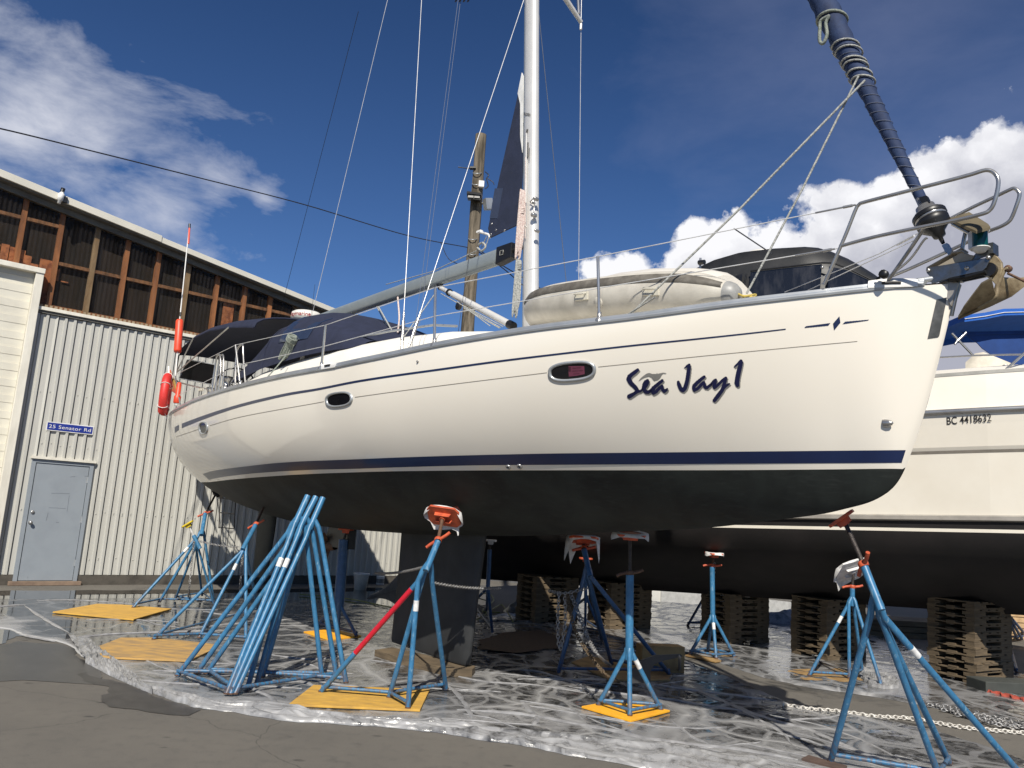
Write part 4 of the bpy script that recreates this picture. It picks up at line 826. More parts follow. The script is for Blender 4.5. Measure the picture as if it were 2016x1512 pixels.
# running line thin dark near the pole
wire('running_line', bx(902, 655, -.3), bx(925, 490, -.05), .003, 'darkwire')
mb = MB(); mb.tube(bez([bx(783, 585, -.2), bx(786, 625, -.25), bx(783, 655, -.3)], 5), .012, 6); mb.build('mainsheet', 'ropew', yacht)
mb = MB(); mb.tube([bx(745, 604, -.2), bx(781, 668, -.3)], .011, 6); mb.tube([bx(742, 604, -.15), bx(775, 668, -.25)], .008, 6); mb.build('mainsheet', 'rope', yacht)
wire('running_line', bx(783, 680, -1.0), bx(855, 580, -.6), .006, 'rope')
# --- furled headsail on its foil and drum
fs0, fs1 = bx(1815, 394), bx(1618, 0); dfs = unit(fs1-fs0)
mb = MB(); N_ = 90; path = []; rad = []
Lfs = np.linalg.norm(fs1-fs0)*1.9
for i in range(N_+1):
    t = i/N_; P = fs0+dfs*Lfs*t; r = .034+.046*min(1, t*2.1)+.014*max(0, min(1, (t-.26)*5))
    r *= 1+.05*math.sin(i*1.9)+.03*math.sin(i*.77); path.append(P); rad.append(r)
mb.tube(path, rad, 18); fg = mb.build('furled_headsail', 'genoa', yacht)
a_ = unit(np.cross(dfs, BN)); b2 = np.cross(dfs, a_)
def rad_at(d): return float(np.interp(d, np.linspace(0, Lfs, N_+1), rad))
mb = MB(); d_ = .12
while d_ < 1.55:
    P = fs0+dfs*d_; r = rad_at(d_)+.002; mb.tube([P+(a_*math.cos(q)+b2*math.sin(q))*r*1.02+dfs*(.035*math.cos(q)) for q in np.linspace(0, 2*math.pi, 19)], .0022, 4, closed=False); d_ += .085
sub(fg, 'stitching', mb, 'seam')
# rope turns round the sail
def turn(d0, d1, rr, q0, nturn, r_=.008):
    pts = []
    for i in range(int(24*nturn)+1):
        q = q0+2*math.pi*i/24; d = d0+(d1-d0)*i/(24*nturn); pts.append(fs0+dfs*d+(a_*math.cos(q)+b2*math.sin(q))*(rad_at(d)+r_+.002)+dfs*.05*math.cos(q-.6))
    return pts
def dist_at(x, y): return float((bx(x, y)-fs0)@dfs)
for _y in (92, 104, 124, 131, 147, 160): mb = MB(); _d = dist_at(1618+(1815-1618)*_y/394, _y); mb.tube(turn(_d-.02, _d+.02, 0, .4, 1.02), .0075, 6); mb.build('sheet_turn', 'rope', yacht)
P = bx(1621, 48, -.11); mb = MB(); mb.tube(bez([P+UP*.05+BC*.05, P+UP*.04-BC*.02, P-UP*.03-BC*.03, P-UP*.13-BC*.03, P-UP*.16, P-UP*.10+BC*.03, P+BC*.02, P+UP*.05+BC*.05], 5), .014, 6); mb.tube(turn(dist_at(1640, 40), dist_at(1638, 38), 0, 0, 1), .012, 6); mb.build('sheet_knot', 'ropeg', yacht)
for e0, e1, rr, ve in (((1703, 158), (1235, 625), .0085, -.95), ((1690, 150), (1470, 578), .0085, -.45)):
    mb = MB(); A = bx(*e0, -.10); Z = bx(*e1, ve); mb.tube([A, (A+Z)/2-UP*.03, Z], rr, 6); mb.build('jib_sheet', 'rope', yacht)
mb = MB(); A = bx(1290, 585, -.98); mb.tube([A, bx(1215, 632, -1.02)], .006, 6); mb.build('jib_sheet', 'rope', yacht)
# furler drum
f0 = bx(1817, 400); fb = bx(1857, 479); ff = unit(f0-fb); Lf_ = np.linalg.norm(f0-fb)
mb = MB(); mb.lathe(fb, ff, [(.012, 0), (.016, .05), (.04, .06), (.045, .09), (.105, .15), (.108, .19), (.104, .195)], 26); fd = mb.build('furler_drum', 'black', yacht)
mb = MB(); mb.lathe(fb, ff, [(.100, .195), (.104, .20), (.104, .225), (.092, .232), (.090, .262), (.066, .270), (.062, .31), (.036, .32), (.034, .39), (0, .39)], 26); sub(fd, 'drum_guard', mb, 'ss')
mb = MB(); mb.lathe(fb, ff, [(.109, .212), (.111, .216), (.111, .24), (.109, .244)], 26); mb.obox(fb+ff*.345-BN*.03+BC*.03, BC*.025, BN*.018, ff*.03); sub(fd, 'drum_clip', mb, 'black')
mb = MB(); mb.lathe(fb, ff, [(.0, .39), (.028, .38), (.034, .44), (.036, .48)], 14); sub(fd, 'tack_cloth', mb, 'white')
P1_ = bx(1868, 500); mb = MB(); mb.obox((fb+P1_)/2-UP*.0, unit(P1_-fb)*.03, BN*.012, unit(np.cross(P1_-fb, BN))*.012); mb.prism([bx(1855, 482, -.02), bx(1864, 478, -.02), bx(1886, 516, -.02), bx(1877, 520, -.02)], BN*.04); sub(fd, 'toggle', mb, 'ss')

# --- pulpit (open bow rail, one loop each side)
def tubepx(name, pts, r=.0125, mat='ss', n=10, k=6, parent=yacht):
    mb = MB(); mb.tube(bez([bx(x, y, v) for x, y, v in pts], k), r, n); return mb.build(name, mat, parent)
def smoothcorner(pts): return pts
tubepx('pulpit', [(1622, 561, -.44), (1640, 520, -.44), (1665, 462, -.44), (1684, 414, -.44), (1691, 403, -.44), (1702, 398, -.44), (1760, 383, -.42), (1850, 360, -.39), (1910, 344, -.36), (1938, 335.5, -.34), (1952, 337, -.33), (1962, 346, -.33), (1965.5, 358, -.33), (1963, 378, -.33), (1956, 402, -.33), (1948, 414, -.33), (1934, 421, -.34), (1880, 434, -.36), (1800, 450, -.39), (1720, 467, -.42), (1653, 485, -.44)])
tubepx('pulpit_leg', [(1750, 550, -.24), (1775, 515, -.27), (1811, 462, -.32), (1818, 447, -.35)])
tubepx('pulpit', [(1872, 430, .33), (1915, 408, .34), (1960, 387, .33), (1985, 375, .32), (1996, 371, .32), (2004, 376, .32), (2007, 385, .32), (2000, 408, .32), (1992, 428, .33), (1984, 438, .33), (1968, 447, .33), (1940, 458, .34), (1898, 480, .36), (1800, 525, .40), (1757, 543, .42)])
tubepx('pulpit_leg', [(1745, 548, .42), (1790, 512, .40), (1818, 474, .36), (1826, 468, .36)], .009)
tubepx('pulpit_leg', [(1893, 501, .0), (1897, 475, .0), (1903, 450, .0)], .013)
mb = MB(); A = [bx(*p) for p in ((1862, 437, .12), (1908, 422, .22), (1946, 446, .18), (1950, 452, -.18), (1922, 460, -.2), (1874, 438, -.12))]; mb.prism([p for p in A], UP*.018); st = mb.build('bow_seat', simple('teak_seat', (.13, .105, .06), .8, ns=9), yacht)
mb = MB(); mb.tube([bx(1875, 441, -.1), bx(1916, 463, -.1)], .012, 8); mb.tube([bx(1900, 455, -.02), bx(1916, 456, -.12)], .01, 8); sub(st, 'seat_support', mb, 'ss')
# navigation light
c_ = bx(1929, 473, -.10); mb = MB()
for s_ in (-.058, .052): mb.lathe(c_+UP*s_, UP, [(0, 0), (.055, 0), (.058, .006), (0, .008)], 20)
mb.obox(c_-BC*.045, BC*.014, BN*.03, UP*.055); mb.lathe(c_-UP*.085, UP, [(0, 0), (.03, .005), (.05, .03)], 16); nl = mb.build('navigation_light', 'white', yacht)
mb = MB(); mb.lathe(c_-UP*.05, UP, [(.046, 0), (.046, .104)], 20); sub(nl, 'lens', mb, 'green')
# stem head fitting with roller
A = [(1823, 528), (1836, 525), (1900, 515), (1949, 506), (1949, 511), (1941, 527), (1934, 533), (1870, 547), (1834, 559), (1831, 545), (1824, 537)]
for vv in (-.075, .055):
    mb = MB(); P = [bx(x, y, vv) for x, y in A] if vv < 0 else [bx(x, y, -.075)+BN*.14 for x, y in A]; mb.prism(P, BN*.012); mb.build('roller_cheek', 'plate', yacht, .002)
mb = MB(); A = [bx(*p, -.06) for p in ((1840, 527), (1892, 498), (1918, 503), (1912, 512), (1868, 520))]; mb.prism(A, BN*.012); A2 = [p+BN*.11 for p in A]; mb.prism(A2, BN*.01); mb.obox(bx(1890, 500, 0), BC*.035, BN*.06, UP*.006); mb.obox(bx(1865, 512, 0), unit(bx(1892, 498)-bx(1840, 527))*.12, BN*.055, UP*.004); mb.build('stem_fitting', simple('stem_fitting_tan', (.42, .36, .27), .5, .2), yacht)
mb = MB(); mb.prism([bx(1936, 484, -.05)+BN*.0, bx(1947, 482, -.05), bx(1952, 486, -.05), bx(1944, 503, -.05), bx(1925, 510, -.05), bx(1908, 512, -.05)], BN*.01); mb.obox(bx(1954, 492, .0), BC*.02, BN*.045, UP*.035); mb.build('anchor_bracket', 'plate', yacht)
mb = MB(); mb.tube([bx(1946, 530, -.05), bx(1946, 530, -.05)+BN*.1], .045, 16); mb.build('bow_roller', 'black', yacht)
mb = MB(); mb.tube([bx(1941, 534, -.055), bx(1905, 545, -.055), bx(1870, 549, -.055)], .02, 8); mb.build('roller_bracket', 'black', yacht)
mb = MB()
for p in ((1828, 532), (1903, 528), (1946, 507)): mb.lathe(bx(*p, -.078), -BN, [(.014, 0), (.014, .008), (0, .012)], 10)
mb.build('bolt', 'ss', yacht)
mb = MB(); A = [bx(*p, -.03) for p in ((1835, 562), (1858, 553), (1880, 553), (1886, 557), (1872, 602), (1866, 588), (1852, 573))]; mb.prism(A, BN*.06); mb.build('stem_gusset', simple('stem_gusset', (.45, .42, .38), .4, .3), yacht)
mb = MB(); mb.tube([bx(1886, 556), bx(1880, 590), bx(1873, 622)], .014, 8); mb.obox(bx(1882, 553), BC*.04, BN*.03, UP*.012); mb.build('bobstay_strut', 'plate', yacht)
mb = MB(); mb.tube([bx(1806, 553, -.13), bx(1835, 549, -.06)], .02, 8); mb.build('rail_end', 'rail', yacht)
mb = MB(); mb.lathe(bx(1742, 541, -.3)-BN*.03, BN, [(0, 0), (.03, .0), (.03, .03), (0, .03)], 10); mb.tube([bx(1742, 541, -.3), bx(1725, 549, -.3)], .008, 6); mb.build('furling_block', 'black', yacht)
# anchor held on the roller: a thing of its own
anc = thing('plough_anchor', bx(1925, 590), 'rusty galvanised plough anchor stowed on the bow roller', 'anchor')
mb = MB(); A = [bx(x, y) for x, y in ((1946, 506), (1955, 502), (1965, 506), (1973, 516), (1975, 530), (1971, 545), (1962, 562), (1949, 547), (1951, 535), (1948, 525), (1940, 512))]; mb.prism([p-BN*.016 for p in A], BN*.032); mb.build('shank_head', 'anchor', anc, .004)
tip = bx(1886, 626); rt_ = bx(1962, 572); hl = bx(1957, 600)
def lerp(a, b_, t): return a+(b_-a)*t
cs_ = []; 
spine_top = [bx(1952, 549), bx(1940, 566), bx(1920, 587), bx(1900, 611), tip]
keel_l = [bx(1961, 582), bx(1955, 590), bx(1935, 601), bx(1912, 612), tip]
for sg, kl, oc in ((-1, [bx(*p) for p in ((1961, 582), (1955, 590), (1935, 601), (1912, 612))]+[tip], [(1952, 549), (1932, 560), (1915, 582), (1898, 605), (1886, 626)]), (1, [bx(*p) for p in ((1973, 549), (1963, 573), (1957, 592), (1925, 607))]+[tip], [(2034, 546), (2020, 562), (1992, 584), (1950, 604), (1886, 626)])):
    edge = []
    for k, (x, y) in enumerate(oc): edge.append(bx(x, y, sg*(.19-.045*k) if k < 4 else 0))
    mb = MB(); G = []
    for k in range(5): G.append([kl[k], lerp(kl[k], edge[k], .5)-UP*.012, edge[k]])
    G2 = [[p+UP*.012 for p in row] for row in G]; mb.grid(G); mb.grid(G2)
    rim = [G[k][2] for k in range(5)]+[G2[k][2] for k in range(4, -1, -1)]; mb.add(rim, [(k, k+1, 8-k, 9-k) for k in range(4)]); mb.add([G[0][0], G[0][1], G[0][2], G2[0][2], G2[0][1], G2[0][0]], [(0, 1, 2, 3, 4, 5)])
    mb.build('fluke', 'anchor', anc)
mb = MB(); mb.tube(bez([bx(1986, 527), bx(1978, 532), bx(1970, 548), bx(1963, 566), bx(1961, 580), bx(1950, 592), bx(1925, 606)], 5), [.012]+[.014]*10+[.016]*12+[.012]*8, 8); mb.build('shank', 'anchor', anc)
mb = MB(); mb.tube([bx(1984, 538), bx(2030, 560)], .009, 6); mb.lathe(bx(1985, 529)-BN*.012, BN, [(.008, 0), (.022, 0), (.022, .024), (.008, .024)], 12); mb.build('shackle', 'rusty', anc)
# --- stanchions and lifelines, starboard and port
def deckpt(u, side, zo=.05, vo=-.02): return B(u, side*(float(cubic(TB, u))+vo), float(cubic(TZS, u))+zo)
stn = [(1180, 625, 1177, 505), (855, 668, 857, 566), (633, 718, 641, 640), (473, 762, 464, 682)]
tops_s = []
for (x0, y0, x1, y1) in stn:
    us2 = np.linspace(-6.8, 4.5, 3000); k = min(us2, key=lambda u: abs(projW(deckpt(u, -1)[None])[0, 0]-x0)); P = deckpt(k, -1); Q = bx(x1, y1, buv(P)[1]-.02); Q = P+(Q-P)*(.60/np.linalg.norm(Q-P)) if x0 < 500 else Q
    mb = MB(); mb.tube([P-UP*.03, P+(Q-P)*.25, Q], .0125, 10); so = mb.build('stanchion', 'ss', yacht); tops_s.append((P, Q))
    mb = MB(); mb.lathe(P-UP*.035, UP, [(.038, 0), (.036, .02), (.018, .04), (.018, .08)], 12); sub(so, 'stanchion_base', mb, 'ss')
    P2 = deckpt(k, 1); mb = MB(); mb.tube([P2-UP*.03, P2+(Q-P-BN*2*((Q-P)@BN))], .0125, 10); mb.build('stanchion', 'ss', yacht)
pul_t, pul_m = bx(1691, 402, -.44), bx(1650, 489, -.44)
midl = [pul_m]+[P+(Q-P)*.48 for P, Q in tops_s]; topl = [pul_t]+[Q for P, Q in tops_s]
sternT, sternM = bx(345, 738, -1.5), bx(352, 778, -1.5)
for L_, end in ((topl, sternT), (midl, sternM)):
    pts = L_+[end]
    mb = MB(); mb.tube(pts, .0038, 6); mb.build('lifeline', 'wire', yacht)
    mb = MB(); d_ = unit(pts[1]-pts[0]); mb.tube([pts[0]+d_*.02, pts[0]+d_*.28], .007, 8); mb.tube([pts[0]+d_*.04, pts[0]+d_*.1], .011, 8); mb.build('lifeline_tensioner', 'ss', yacht)
    mir = [p-2*BN*((p-BK)@BN) for p in pts]; mb = MB(); mb.tube(mir, .0038, 6); mb.build('lifeline', 'wire', yacht)
mb = MB(); mb.tube([bx(1812, 457, .3), bx(1730, 500, .5), bx(1545, 575, .9)], .0038, 6); mb.tube([bx(1800, 464, .3), bx(1766, 482, .4)], .009, 6); mb.build('lifeline', 'wire', yacht)
mb = MB(); mb.tube([bx(1445, 450, .3), bx(1475, 470, .3), bx(1520, 500, .3)], .006, 5); mb.build('lazy_line', 'darkwire', yacht)
# --- stern rail, gates, winch, wheel, ladder
tubepx('stern_rail', [(345, 738, -1.5), (349, 765, -1.5), (356, 800, -1.48), (361, 806, -1.46)], .0125)
tubepx('stern_rail', [(345, 738, -1.5), (352, 752, -1.42), (415, 768, -1.2), (440, 775, -.9)], .0125)
for xo, v in ((0, -1.62), (6, -1.58)):
    tubepx('gate_hoop', [(417+xo, 777, v), (421+xo, 740, v), (426+xo, 706, v), (430+xo, 699, v), (434+xo, 703, v), (434+xo, 740, v), (430+xo, 772, v)], .0125)
for xo in (0,):
    tubepx('gate_hoop', [(463, 762, -1.66), (464, 720, -1.66), (467, 690, -1.66), (472, 681, -1.66), (478, 679, -1.66), (479, 700, -1.66), (483, 755, -1.66)], .0125)
def winch(x, y, v, k=1.0):
    P = bx(x, y, v); mb = MB(); mb.lathe(P, UP, [(.085*k, 0), (.085*k, .03*k), (.06*k, .04*k), (.052*k, .1*k), (.065*k, .14*k), (.07*k, .15*k), (.07*k, .17*k)], 18); w = mb.build('winch', 'ss', yacht); mb = MB(); mb.lathe(P, UP, [(.072*k, .17*k), (.075*k, .19*k), (.03*k, .2*k), (0, .2*k)], 18); sub(w, 'winch_top', mb, 'black')
winch(445, 767, -1.35); winch(412, 783, -1.35, .8)
C0 = bx(466, 752, -.3); mb = MB()
C0 = bx(465, 766, -.5); R1 = .36
mb.tube([C0+BN*math.cos(t)*R1+UP*math.sin(t)*R1 for t in np.linspace(0, 2*math.pi, 40, endpoint=False)], .014, 8, closed=True)
for k in range(5): t = k*1.2566; mb.tube([C0, C0+BN*math.cos(t)*R1+UP*math.sin(t)*R1], .008, 6)
mb.tube([C0, C0-UP*.9], .06, 8); mb.build('steering_wheel', 'black', yacht)
tubepx('pedestal_guard', [(472, 752, -.8), (468, 735, -.8), (474, 731, -.8), (488, 733, -.8), (497, 743, -.8), (492, 750, -.8)], .012, 'black')
mb = MB(); A = [bx(x, y, -1.1) for x, y in ((369, 708), (424, 718), (417, 757), (353, 745))]; mb.prism(A, BN*.012); sm_ = simple('solar_cells', (.004, .004, .005), .7, ns=20); sm_.node_tree.nodes['Principled BSDF'].inputs['Specular IOR Level'].default_value = .08; mb.build('solar_panel', sm_, yacht)
mb = MB(); P = [bx(x, y, -1.105) for x, y in ((369, 708), (424, 718), (417, 757), (353, 745), (369, 708))]; mb.tube(P, .01, 6); mb.build('panel_frame', 'alu', yacht)
for pts in ([(417, 776, -1.3), (425, 762, -1.3), (432, 745, -1.3)], [(391, 780, -1.4), (393, 768, -1.4), (394, 763, -1.4)]): tubepx('pushpit_strut', pts, .012, 'ss')
mb = MB(); mb.obox(bx(396, 767, -1.4), BC*.06, BN*.02, UP*.018); mb.tube(bez([bx(388, 788, -1.42), bx(398, 780, -1.4), (bx(405, 777, -1.4)), bx(412, 779, -1.4)], 5), .018, 6); mb.build('deck_gear', 'cream', yacht)
# --- bimini and spray hood
def hoop(u, hw, z0, z1, n=15, e=2.4, lean=0): return [B(u+lean*abs(math.sin(t))**.6, -math.cos(t)/abs(math.cos(t)+1e-9)*abs(math.cos(t))**(2/e)*hw, z0+(z1-z0)*abs(math.sin(t))**(2/e)) for t in np.linspace(1e-3, math.pi-1e-3, n)]
mb = MB(); HB = [(-7.15, 1.30, 4.06, 4.12), (-6.9, 1.34, 4.16, 4.27), (-6.3, 1.36, 4.24, 4.39), (-5.5, 1.37, 4.26, 4.45), (-4.7, 1.36, 4.20, 4.44), (-4.1, 1.33, 4.13, 4.39), (-3.8, 1.32, 4.08, 4.35)]
G = [hoop(*h) for h in HB]; mb.grid(G); G2 = [[p-UP*.012 for p in r] for r in G]; mb.grid(G2)
bi = mb.build('bimini', 'fabric', yacht)
mb = MB(); mb.tube(G[0], .014, 6); mb.tube(G[-1], .014, 6); sub(bi, 'hem', mb, 'fabric')
mb = MB(); rows = [[p+UP*.004 for p in r[6:9]] for r in [hoop(-6.0, 1.36, 4.18, 4.41), hoop(-5.5, 1.37, 4.16, 4.445), hoop(-5.1, 1.37, 4.13, 4.45)]]; mb.grid(rows); sub(bi, 'window', mb, 'vinylwin')
for ux, hb in ((-7.15, HB[0]), (-6.3, HB[2]), (-4.7, HB[4])):
    for sg in (-1, 1):
        tp = B(ux, sg*hb[1], hb[2]); ft = bx(346, 735, -1.45); ft = ft if sg < 0 else ft-2*BN*((ft-BK)@BN)
        mb = MB(); mb.tube([tp, ft], .0115, 8); mb.build('bimini_frame', 'ss' if ux > -7 else 'black', yacht)
HD = [(-4.7, 1.24, 3.36, 3.42), (-4.35, 1.26, 3.38, 3.72), (-3.85, 1.27, 3.42, 4.08), (-3.5, 1.26, 3.46, 4.28), (-3.1, 1.25, 3.48, 4.36), (-2.7, 1.23, 3.50, 4.32), (-2.2, 1.20, 3.52, 4.16), (-1.75, 1.15, 3.53, 3.96), (-1.4, 1.08, 3.53, 3.80), (-1.15, 1.0, 3.54, 3.68)]
mb = MB(); G = [hoop(*h, e=2.8) for h in HD]; mb.grid(G[3:])
side = []
for sg in (0, 1):
    rows = []
    for k, r in enumerate(G[:4]):
        rr = r if sg == 0 else r[::-1]; m_ = [3, 4, 5, 7][k]; rows.append([rr[int(j)] if True else 0 for j in np.linspace(0, m_, 4)])
    mb.grid(rows)
sp_ = mb.build('spray_hood', 'fabric', yacht)
mb = MB(); r1, r2 = hoop(-3.1, 1.25, 3.48, 4.36, e=2.8), hoop(-2.3, 1.205, 3.52, 4.19, e=2.8); mb.grid([[r1[j]-BN*.006 for j in (1, 2, 3, 4)], [lerp(r1[j], r2[j], .5)-BN*.02 for j in (1, 2, 3, 4)], [r2[j]-BN*.006 for j in (1, 2, 3, 4)]]); sub(sp_, 'window', mb, 'vinylwin')
mb = MB(); mb.tube([p-BN*.004+UP*.006 for p in G[3]], .009, 6); mb.tube([p+UP*.004 for p in G[0][:4]], .009, 5); sub(sp_, 'hood_hoop', mb, 'fabric')
# radar on its stern post
mb = MB(); P = bx(607, 627, .0); P = bx(602, 640, .3); mb.tube([P-UP*1.6, P], .035, 10); rp = mb.build('radar_post', 'white', yacht)
mb = MB(); mb.obox(P+UP*.01, BC*.12, BN*.12, UP*.012); mb.obox(bx(606, 655, .1), BC*.1, BN*.04, UP*.09); sub(rp, 'bracket', mb, 'white')
def radome(P, R, H, root, word, pp_=None, a0=None, txth=.075, dang=0.0):
    mb = MB(); mb.lathe(P, UP, [(R*.55, 0), (R*.8, .02*H/.2), (R*.97, .3*H), (R, .42*H), (R, .5*H), (R*.96, .8*H), (R*.8, .93*H), (R*.4, .99*H), (0, H)], 36); rd_ = mb.build('radome', 'offwhite', root)
    to = EYE-P; ang = math.atan2(to[1], to[0])+dang
    mb = MB(); text_mesh(mb, word, P, V3(1, 0, 0), UP, txth, align='CENTER', bold=.015, warp=lambda x, y: P+V3(math.cos(ang+x/R), math.sin(ang+x/R), 0)*(R*1.0+.003)*(1 if True else 1)+UP*(.40*H+y))
    mb.build('maker_lettering', 'darkred', root).parent = rd_; return rd_
o = radome(P+UP*.02, .27, .22, yacht, 'Raymarine', dang=-.55, txth=.07)
mb = MB(); mb.tube([bx(612, 628), bx(620, 560)], .003, 5); mb.build('boom_end_line', 'darkwire', yacht)
# rope hanks
def hank(name, x0, y0, x1, y1, v, label, mat, w=.05, n=8, r=.009, wrap=.3):
    A, Z = bx(x0, y0, v), bx(x1, y1, v); root = thing(name, Z, label, 'rope'); ax_ = unit(Z-A); side_ = unit(np.cross(ax_, BN)); mb = MB()
    for k in range(n):
        ww = w*(.35+.65*k/n)*(1 if k % 2 else .9); ln = np.linalg.norm(Z-A)*(1-.05*((k*7) % 4)); vv = BN*(.012*(k-n/2)); pts = []
        for t in np.linspace(0, 2*math.pi, 16, endpoint=False):
            l_ = (1-math.cos(t))/2; pts.append(A+ax_*ln*l_+side_*ww*math.sin(t)*(.35+.9*l_)*.8+vv)
        mb.tube(pts, r, 6, closed=True)
    mb.build('loops', mat, root); mb = MB(); c_ = A+(Z-A)*wrap
    for k in range(4): mb.tube([c_+ax_*.018*(k-1.5)+(side_*math.cos(t)+BN*math.sin(t))*(w*.62) for t in np.linspace(0, 2*math.pi, 12, endpoint=False)], r, 6, closed=True)
    mb.build('wrapping_turns', mat, root)
hank('rope_coil', 1030, 375, 1020, 512, -.14, 'long pinkish white rope coil hanging highest on the mast', 'ropew', .042, 6, .010)
hank('rope_coil', 1022, 512, 1014, 625, -.14, 'grey rope coil hanging below the pinkish one at the foot of the mast', 'rope', .042, 6, .009, wrap=.12)
hank('rope_coil', 578, 662, 556, 708, -1.25, 'dark green rope coil hung over the spray hood frame', 'ropeg', .11, 8, .012, .12)
mb = MB(); mb.tube(bez([bx(563, 700, -1.3), bx(545, 722, -1.4), bx(524, 745, -1.6)], 5), .009, 6); tag(mb.build('rope_tail', 'ropeg'), 'rope tail leading from the green coil down to the deck edge', 'rope')
# --- lifebuoy, floating light and dan buoy at the stern
lb = thing('lifebuoy', bx(331, 780, -1.5), 'red horseshoe lifebuoy hung on the outside of the stern rail', 'lifebuoy')
c_ = bx(331, 778, -1.60)-BC*.15; mb = MB(); pts = []; VD = c_-EYE; VD[2] = 0; VD = unit(VD); VD = unit(VD+.10*V3(VD[1], -VD[0], 0)); VX = V3(VD[1], -VD[0], 0)
for t in np.linspace(R_(-60), R_(240), 22): pts.append(c_+VD*math.cos(t)*.22+UP*math.sin(t)*.31)
mb.tube(pts, .07, 12); mb.build('float', 'red', lb)
mb = MB()
for t in (R_(-40), R_(35), R_(90), R_(150), R_(215)): mb.tube([c_+VD*math.cos(t)*.22+UP*math.sin(t)*.31+(unit(VD*math.cos(t)+UP*math.sin(t))*math.cos(q)+VX*math.sin(q))*.075 for q in np.linspace(0, 2*math.pi, 12, endpoint=False)], .006, 5, closed=True)
mb.tube(bez([bx(327, 770, -1.6), bx(321, 800, -1.6), bx(329, 825, -1.55)], 5), .006, 5); mb.build('grab_line', 'white', lb)
fl2 = thing('rescue_light', bx(346, 790, -1.48), 'small orange floating rescue light on the stern rail beside the lifebuoy', 'rescue light')
P = bx(347, 800, -1.5); mb = MB(); mb.lathe(P, UP, [(0, 0), (.03, .01), (.035, .05)], 12); mb.build('lamp', 'white', fl2); mb = MB(); mb.lathe(P, UP, [(.045, .05), (.055, .06), (.055, .16), (.04, .18), (.038, .36), (.025, .39), (0, .39)], 14); mb.build('float', 'orangepl', fl2)
mb = MB(); mb.tube(bez([bx(338, 742, -1.5), bx(343, 752, -1.5), bx(349, 770, -1.5), bx(350, 775, -1.5)], 5), [.02]*10+[.03]*6, 8); mb.build('strap', simple('yellowed_strap', (.30, .2, .05), .8), fl2)
db = thing('dan_buoy', bx(349, 740, -1.5), 'tall white and orange dan buoy pole with orange float at the stern', 'dan buoy')
d0, d1 = bx(345, 745, -1.5), bx(373, 443, -1.5); 
mb = MB(); q0, q1 = bx(349.5, 693, -1.5), bx(354, 628, -1.5); mb.tube([d0, q0], .012, 8); mb.tube([q1, d1], .010, 8); mb.build('staff', 'white', db)
mb = MB(); ax_ = unit(q1-q0); L_ = np.linalg.norm(q1-q0); mb.lathe(q0, ax_, [(0, 0), (.055, .0), (.062, .03), (.062, L_-.05), (.05, L_-.02), (0, L_-.02)], 18); mb.build('float', 'orangepl', db)
mb = MB(); mb.tube([bx(371, 480, -1.5), bx(373, 449, -1.5)], .016, 8); mb.build('staff_tip', 'orangepl', db); mb = MB(); mb.tube([bx(373, 449, -1.5), bx(373.3, 441, -1.5)], .02, 8); mb.tube([bx(355, 622, -1.5), bx(355.5, 615, -1.5)], .016, 8); mb.build('end_cap', 'black', db)
# flagstaff
mb = MB(); mb.tube([bx(332, 722, -1.35), bx(333.5, 755, -1.35)], .018, 8); fs_ = mb.build('ensign_staff', 'white', yacht)
mb = MB(); A = [bx(x, y, -1.34) for x, y in ((331, 728), (334, 728), (341, 752), (345, 775), (338, 770), (326, 775), (328, 752))]; mb.prism(A, BN*.02); sub(fs_, 'furled_flag', mb, simple('faded_red_flag', (.45, .05, .04), .8, col2=(.4, .25, .05), ns=9))
# swim ladder folded at the transom bottom
mb = MB()
for x in (434, 464): mb.tube([bx(x, 978 if x < 450 else 984, .3), bx(x-3, 1040, .3)], .011, 6)
for y in (981, 1009, 1038): mb.tube([bx(433.5-(y-978)*.05, y, .3), bx(463.5-(y-978)*.05, y+3, .3)], .010, 6)
mb.build('swim_ladder', 'darkscrew', yacht)
# flag block high up
mb = MB()
for k in range(4):
    A = bx(895+k*8, 4, -.8); mb.prism([A-BC*.0, A+BC*.03, A+BC*.05+UP*.04, A+BC*.02+UP*.04], BN*.01)
mb.build('burgee', 'black', yacht)
# --- inflatable dinghy upside down on the foredeck
din = thing('inflatable_dinghy', bx(1250, 600, -.6), 'upturned pale inflatable dinghy lashed on the foredeck', 'dinghy')
TR = .185
def dpt(u, v, z): return B(u, v, z)
cU, cA = 3.68, 1.35       # stern cones forward, bow aft
def tubeline(side, off=0.0, zo=0.0):
    pts = []
    for (u, v, z) in ((3.5, .50, 3.47), (3.3, .53, 3.50), (2.9, .58, 3.56), (2.5, .62, 3.60), (2.0, .64, 3.64), (1.6, .58, 3.68), (1.3, .42, 3.71), (1.14, .2, 3.73), (1.1, 0, 3.73)): pts.append((u, v, z))
    out = []
    for u, v, z in pts: out.append(B(u, -v, z))
    mir = [B(u, v, z) for u, v, z in pts[:-1]][::-1]; return bez(out+mir, 6)
LINE = tubeline(0); n_ = len(LINE); rad = []
for i in range(n_):
    t = min(i, n_-1-i)/ (n_/2); rad.append(TR*min(1.0, .56+t*2.6) if t < .17 else TR)
mb = MB(); mb.tube(LINE, rad, 22); mb.build('buoyancy_tube', 'hyp', din)
def tubeoff(ang, ext=.0, i0=0, i1=None):
    out = []
    for i in range(n_):
        t_ = unit(LINE[min(i+1, n_-1)]-LINE[max(i-1, 0)]); o_ = unit(np.cross(t_, UP)); o_ = o_ if True else o_
        cen = B(2.4, 0, 3.6); 
        if (LINE[i]-cen)@o_ < 0: o_ = -o_
        out.append(LINE[i]+(o_*math.cos(ang)+UP*math.sin(ang))*(rad[i]+ext))
    return out
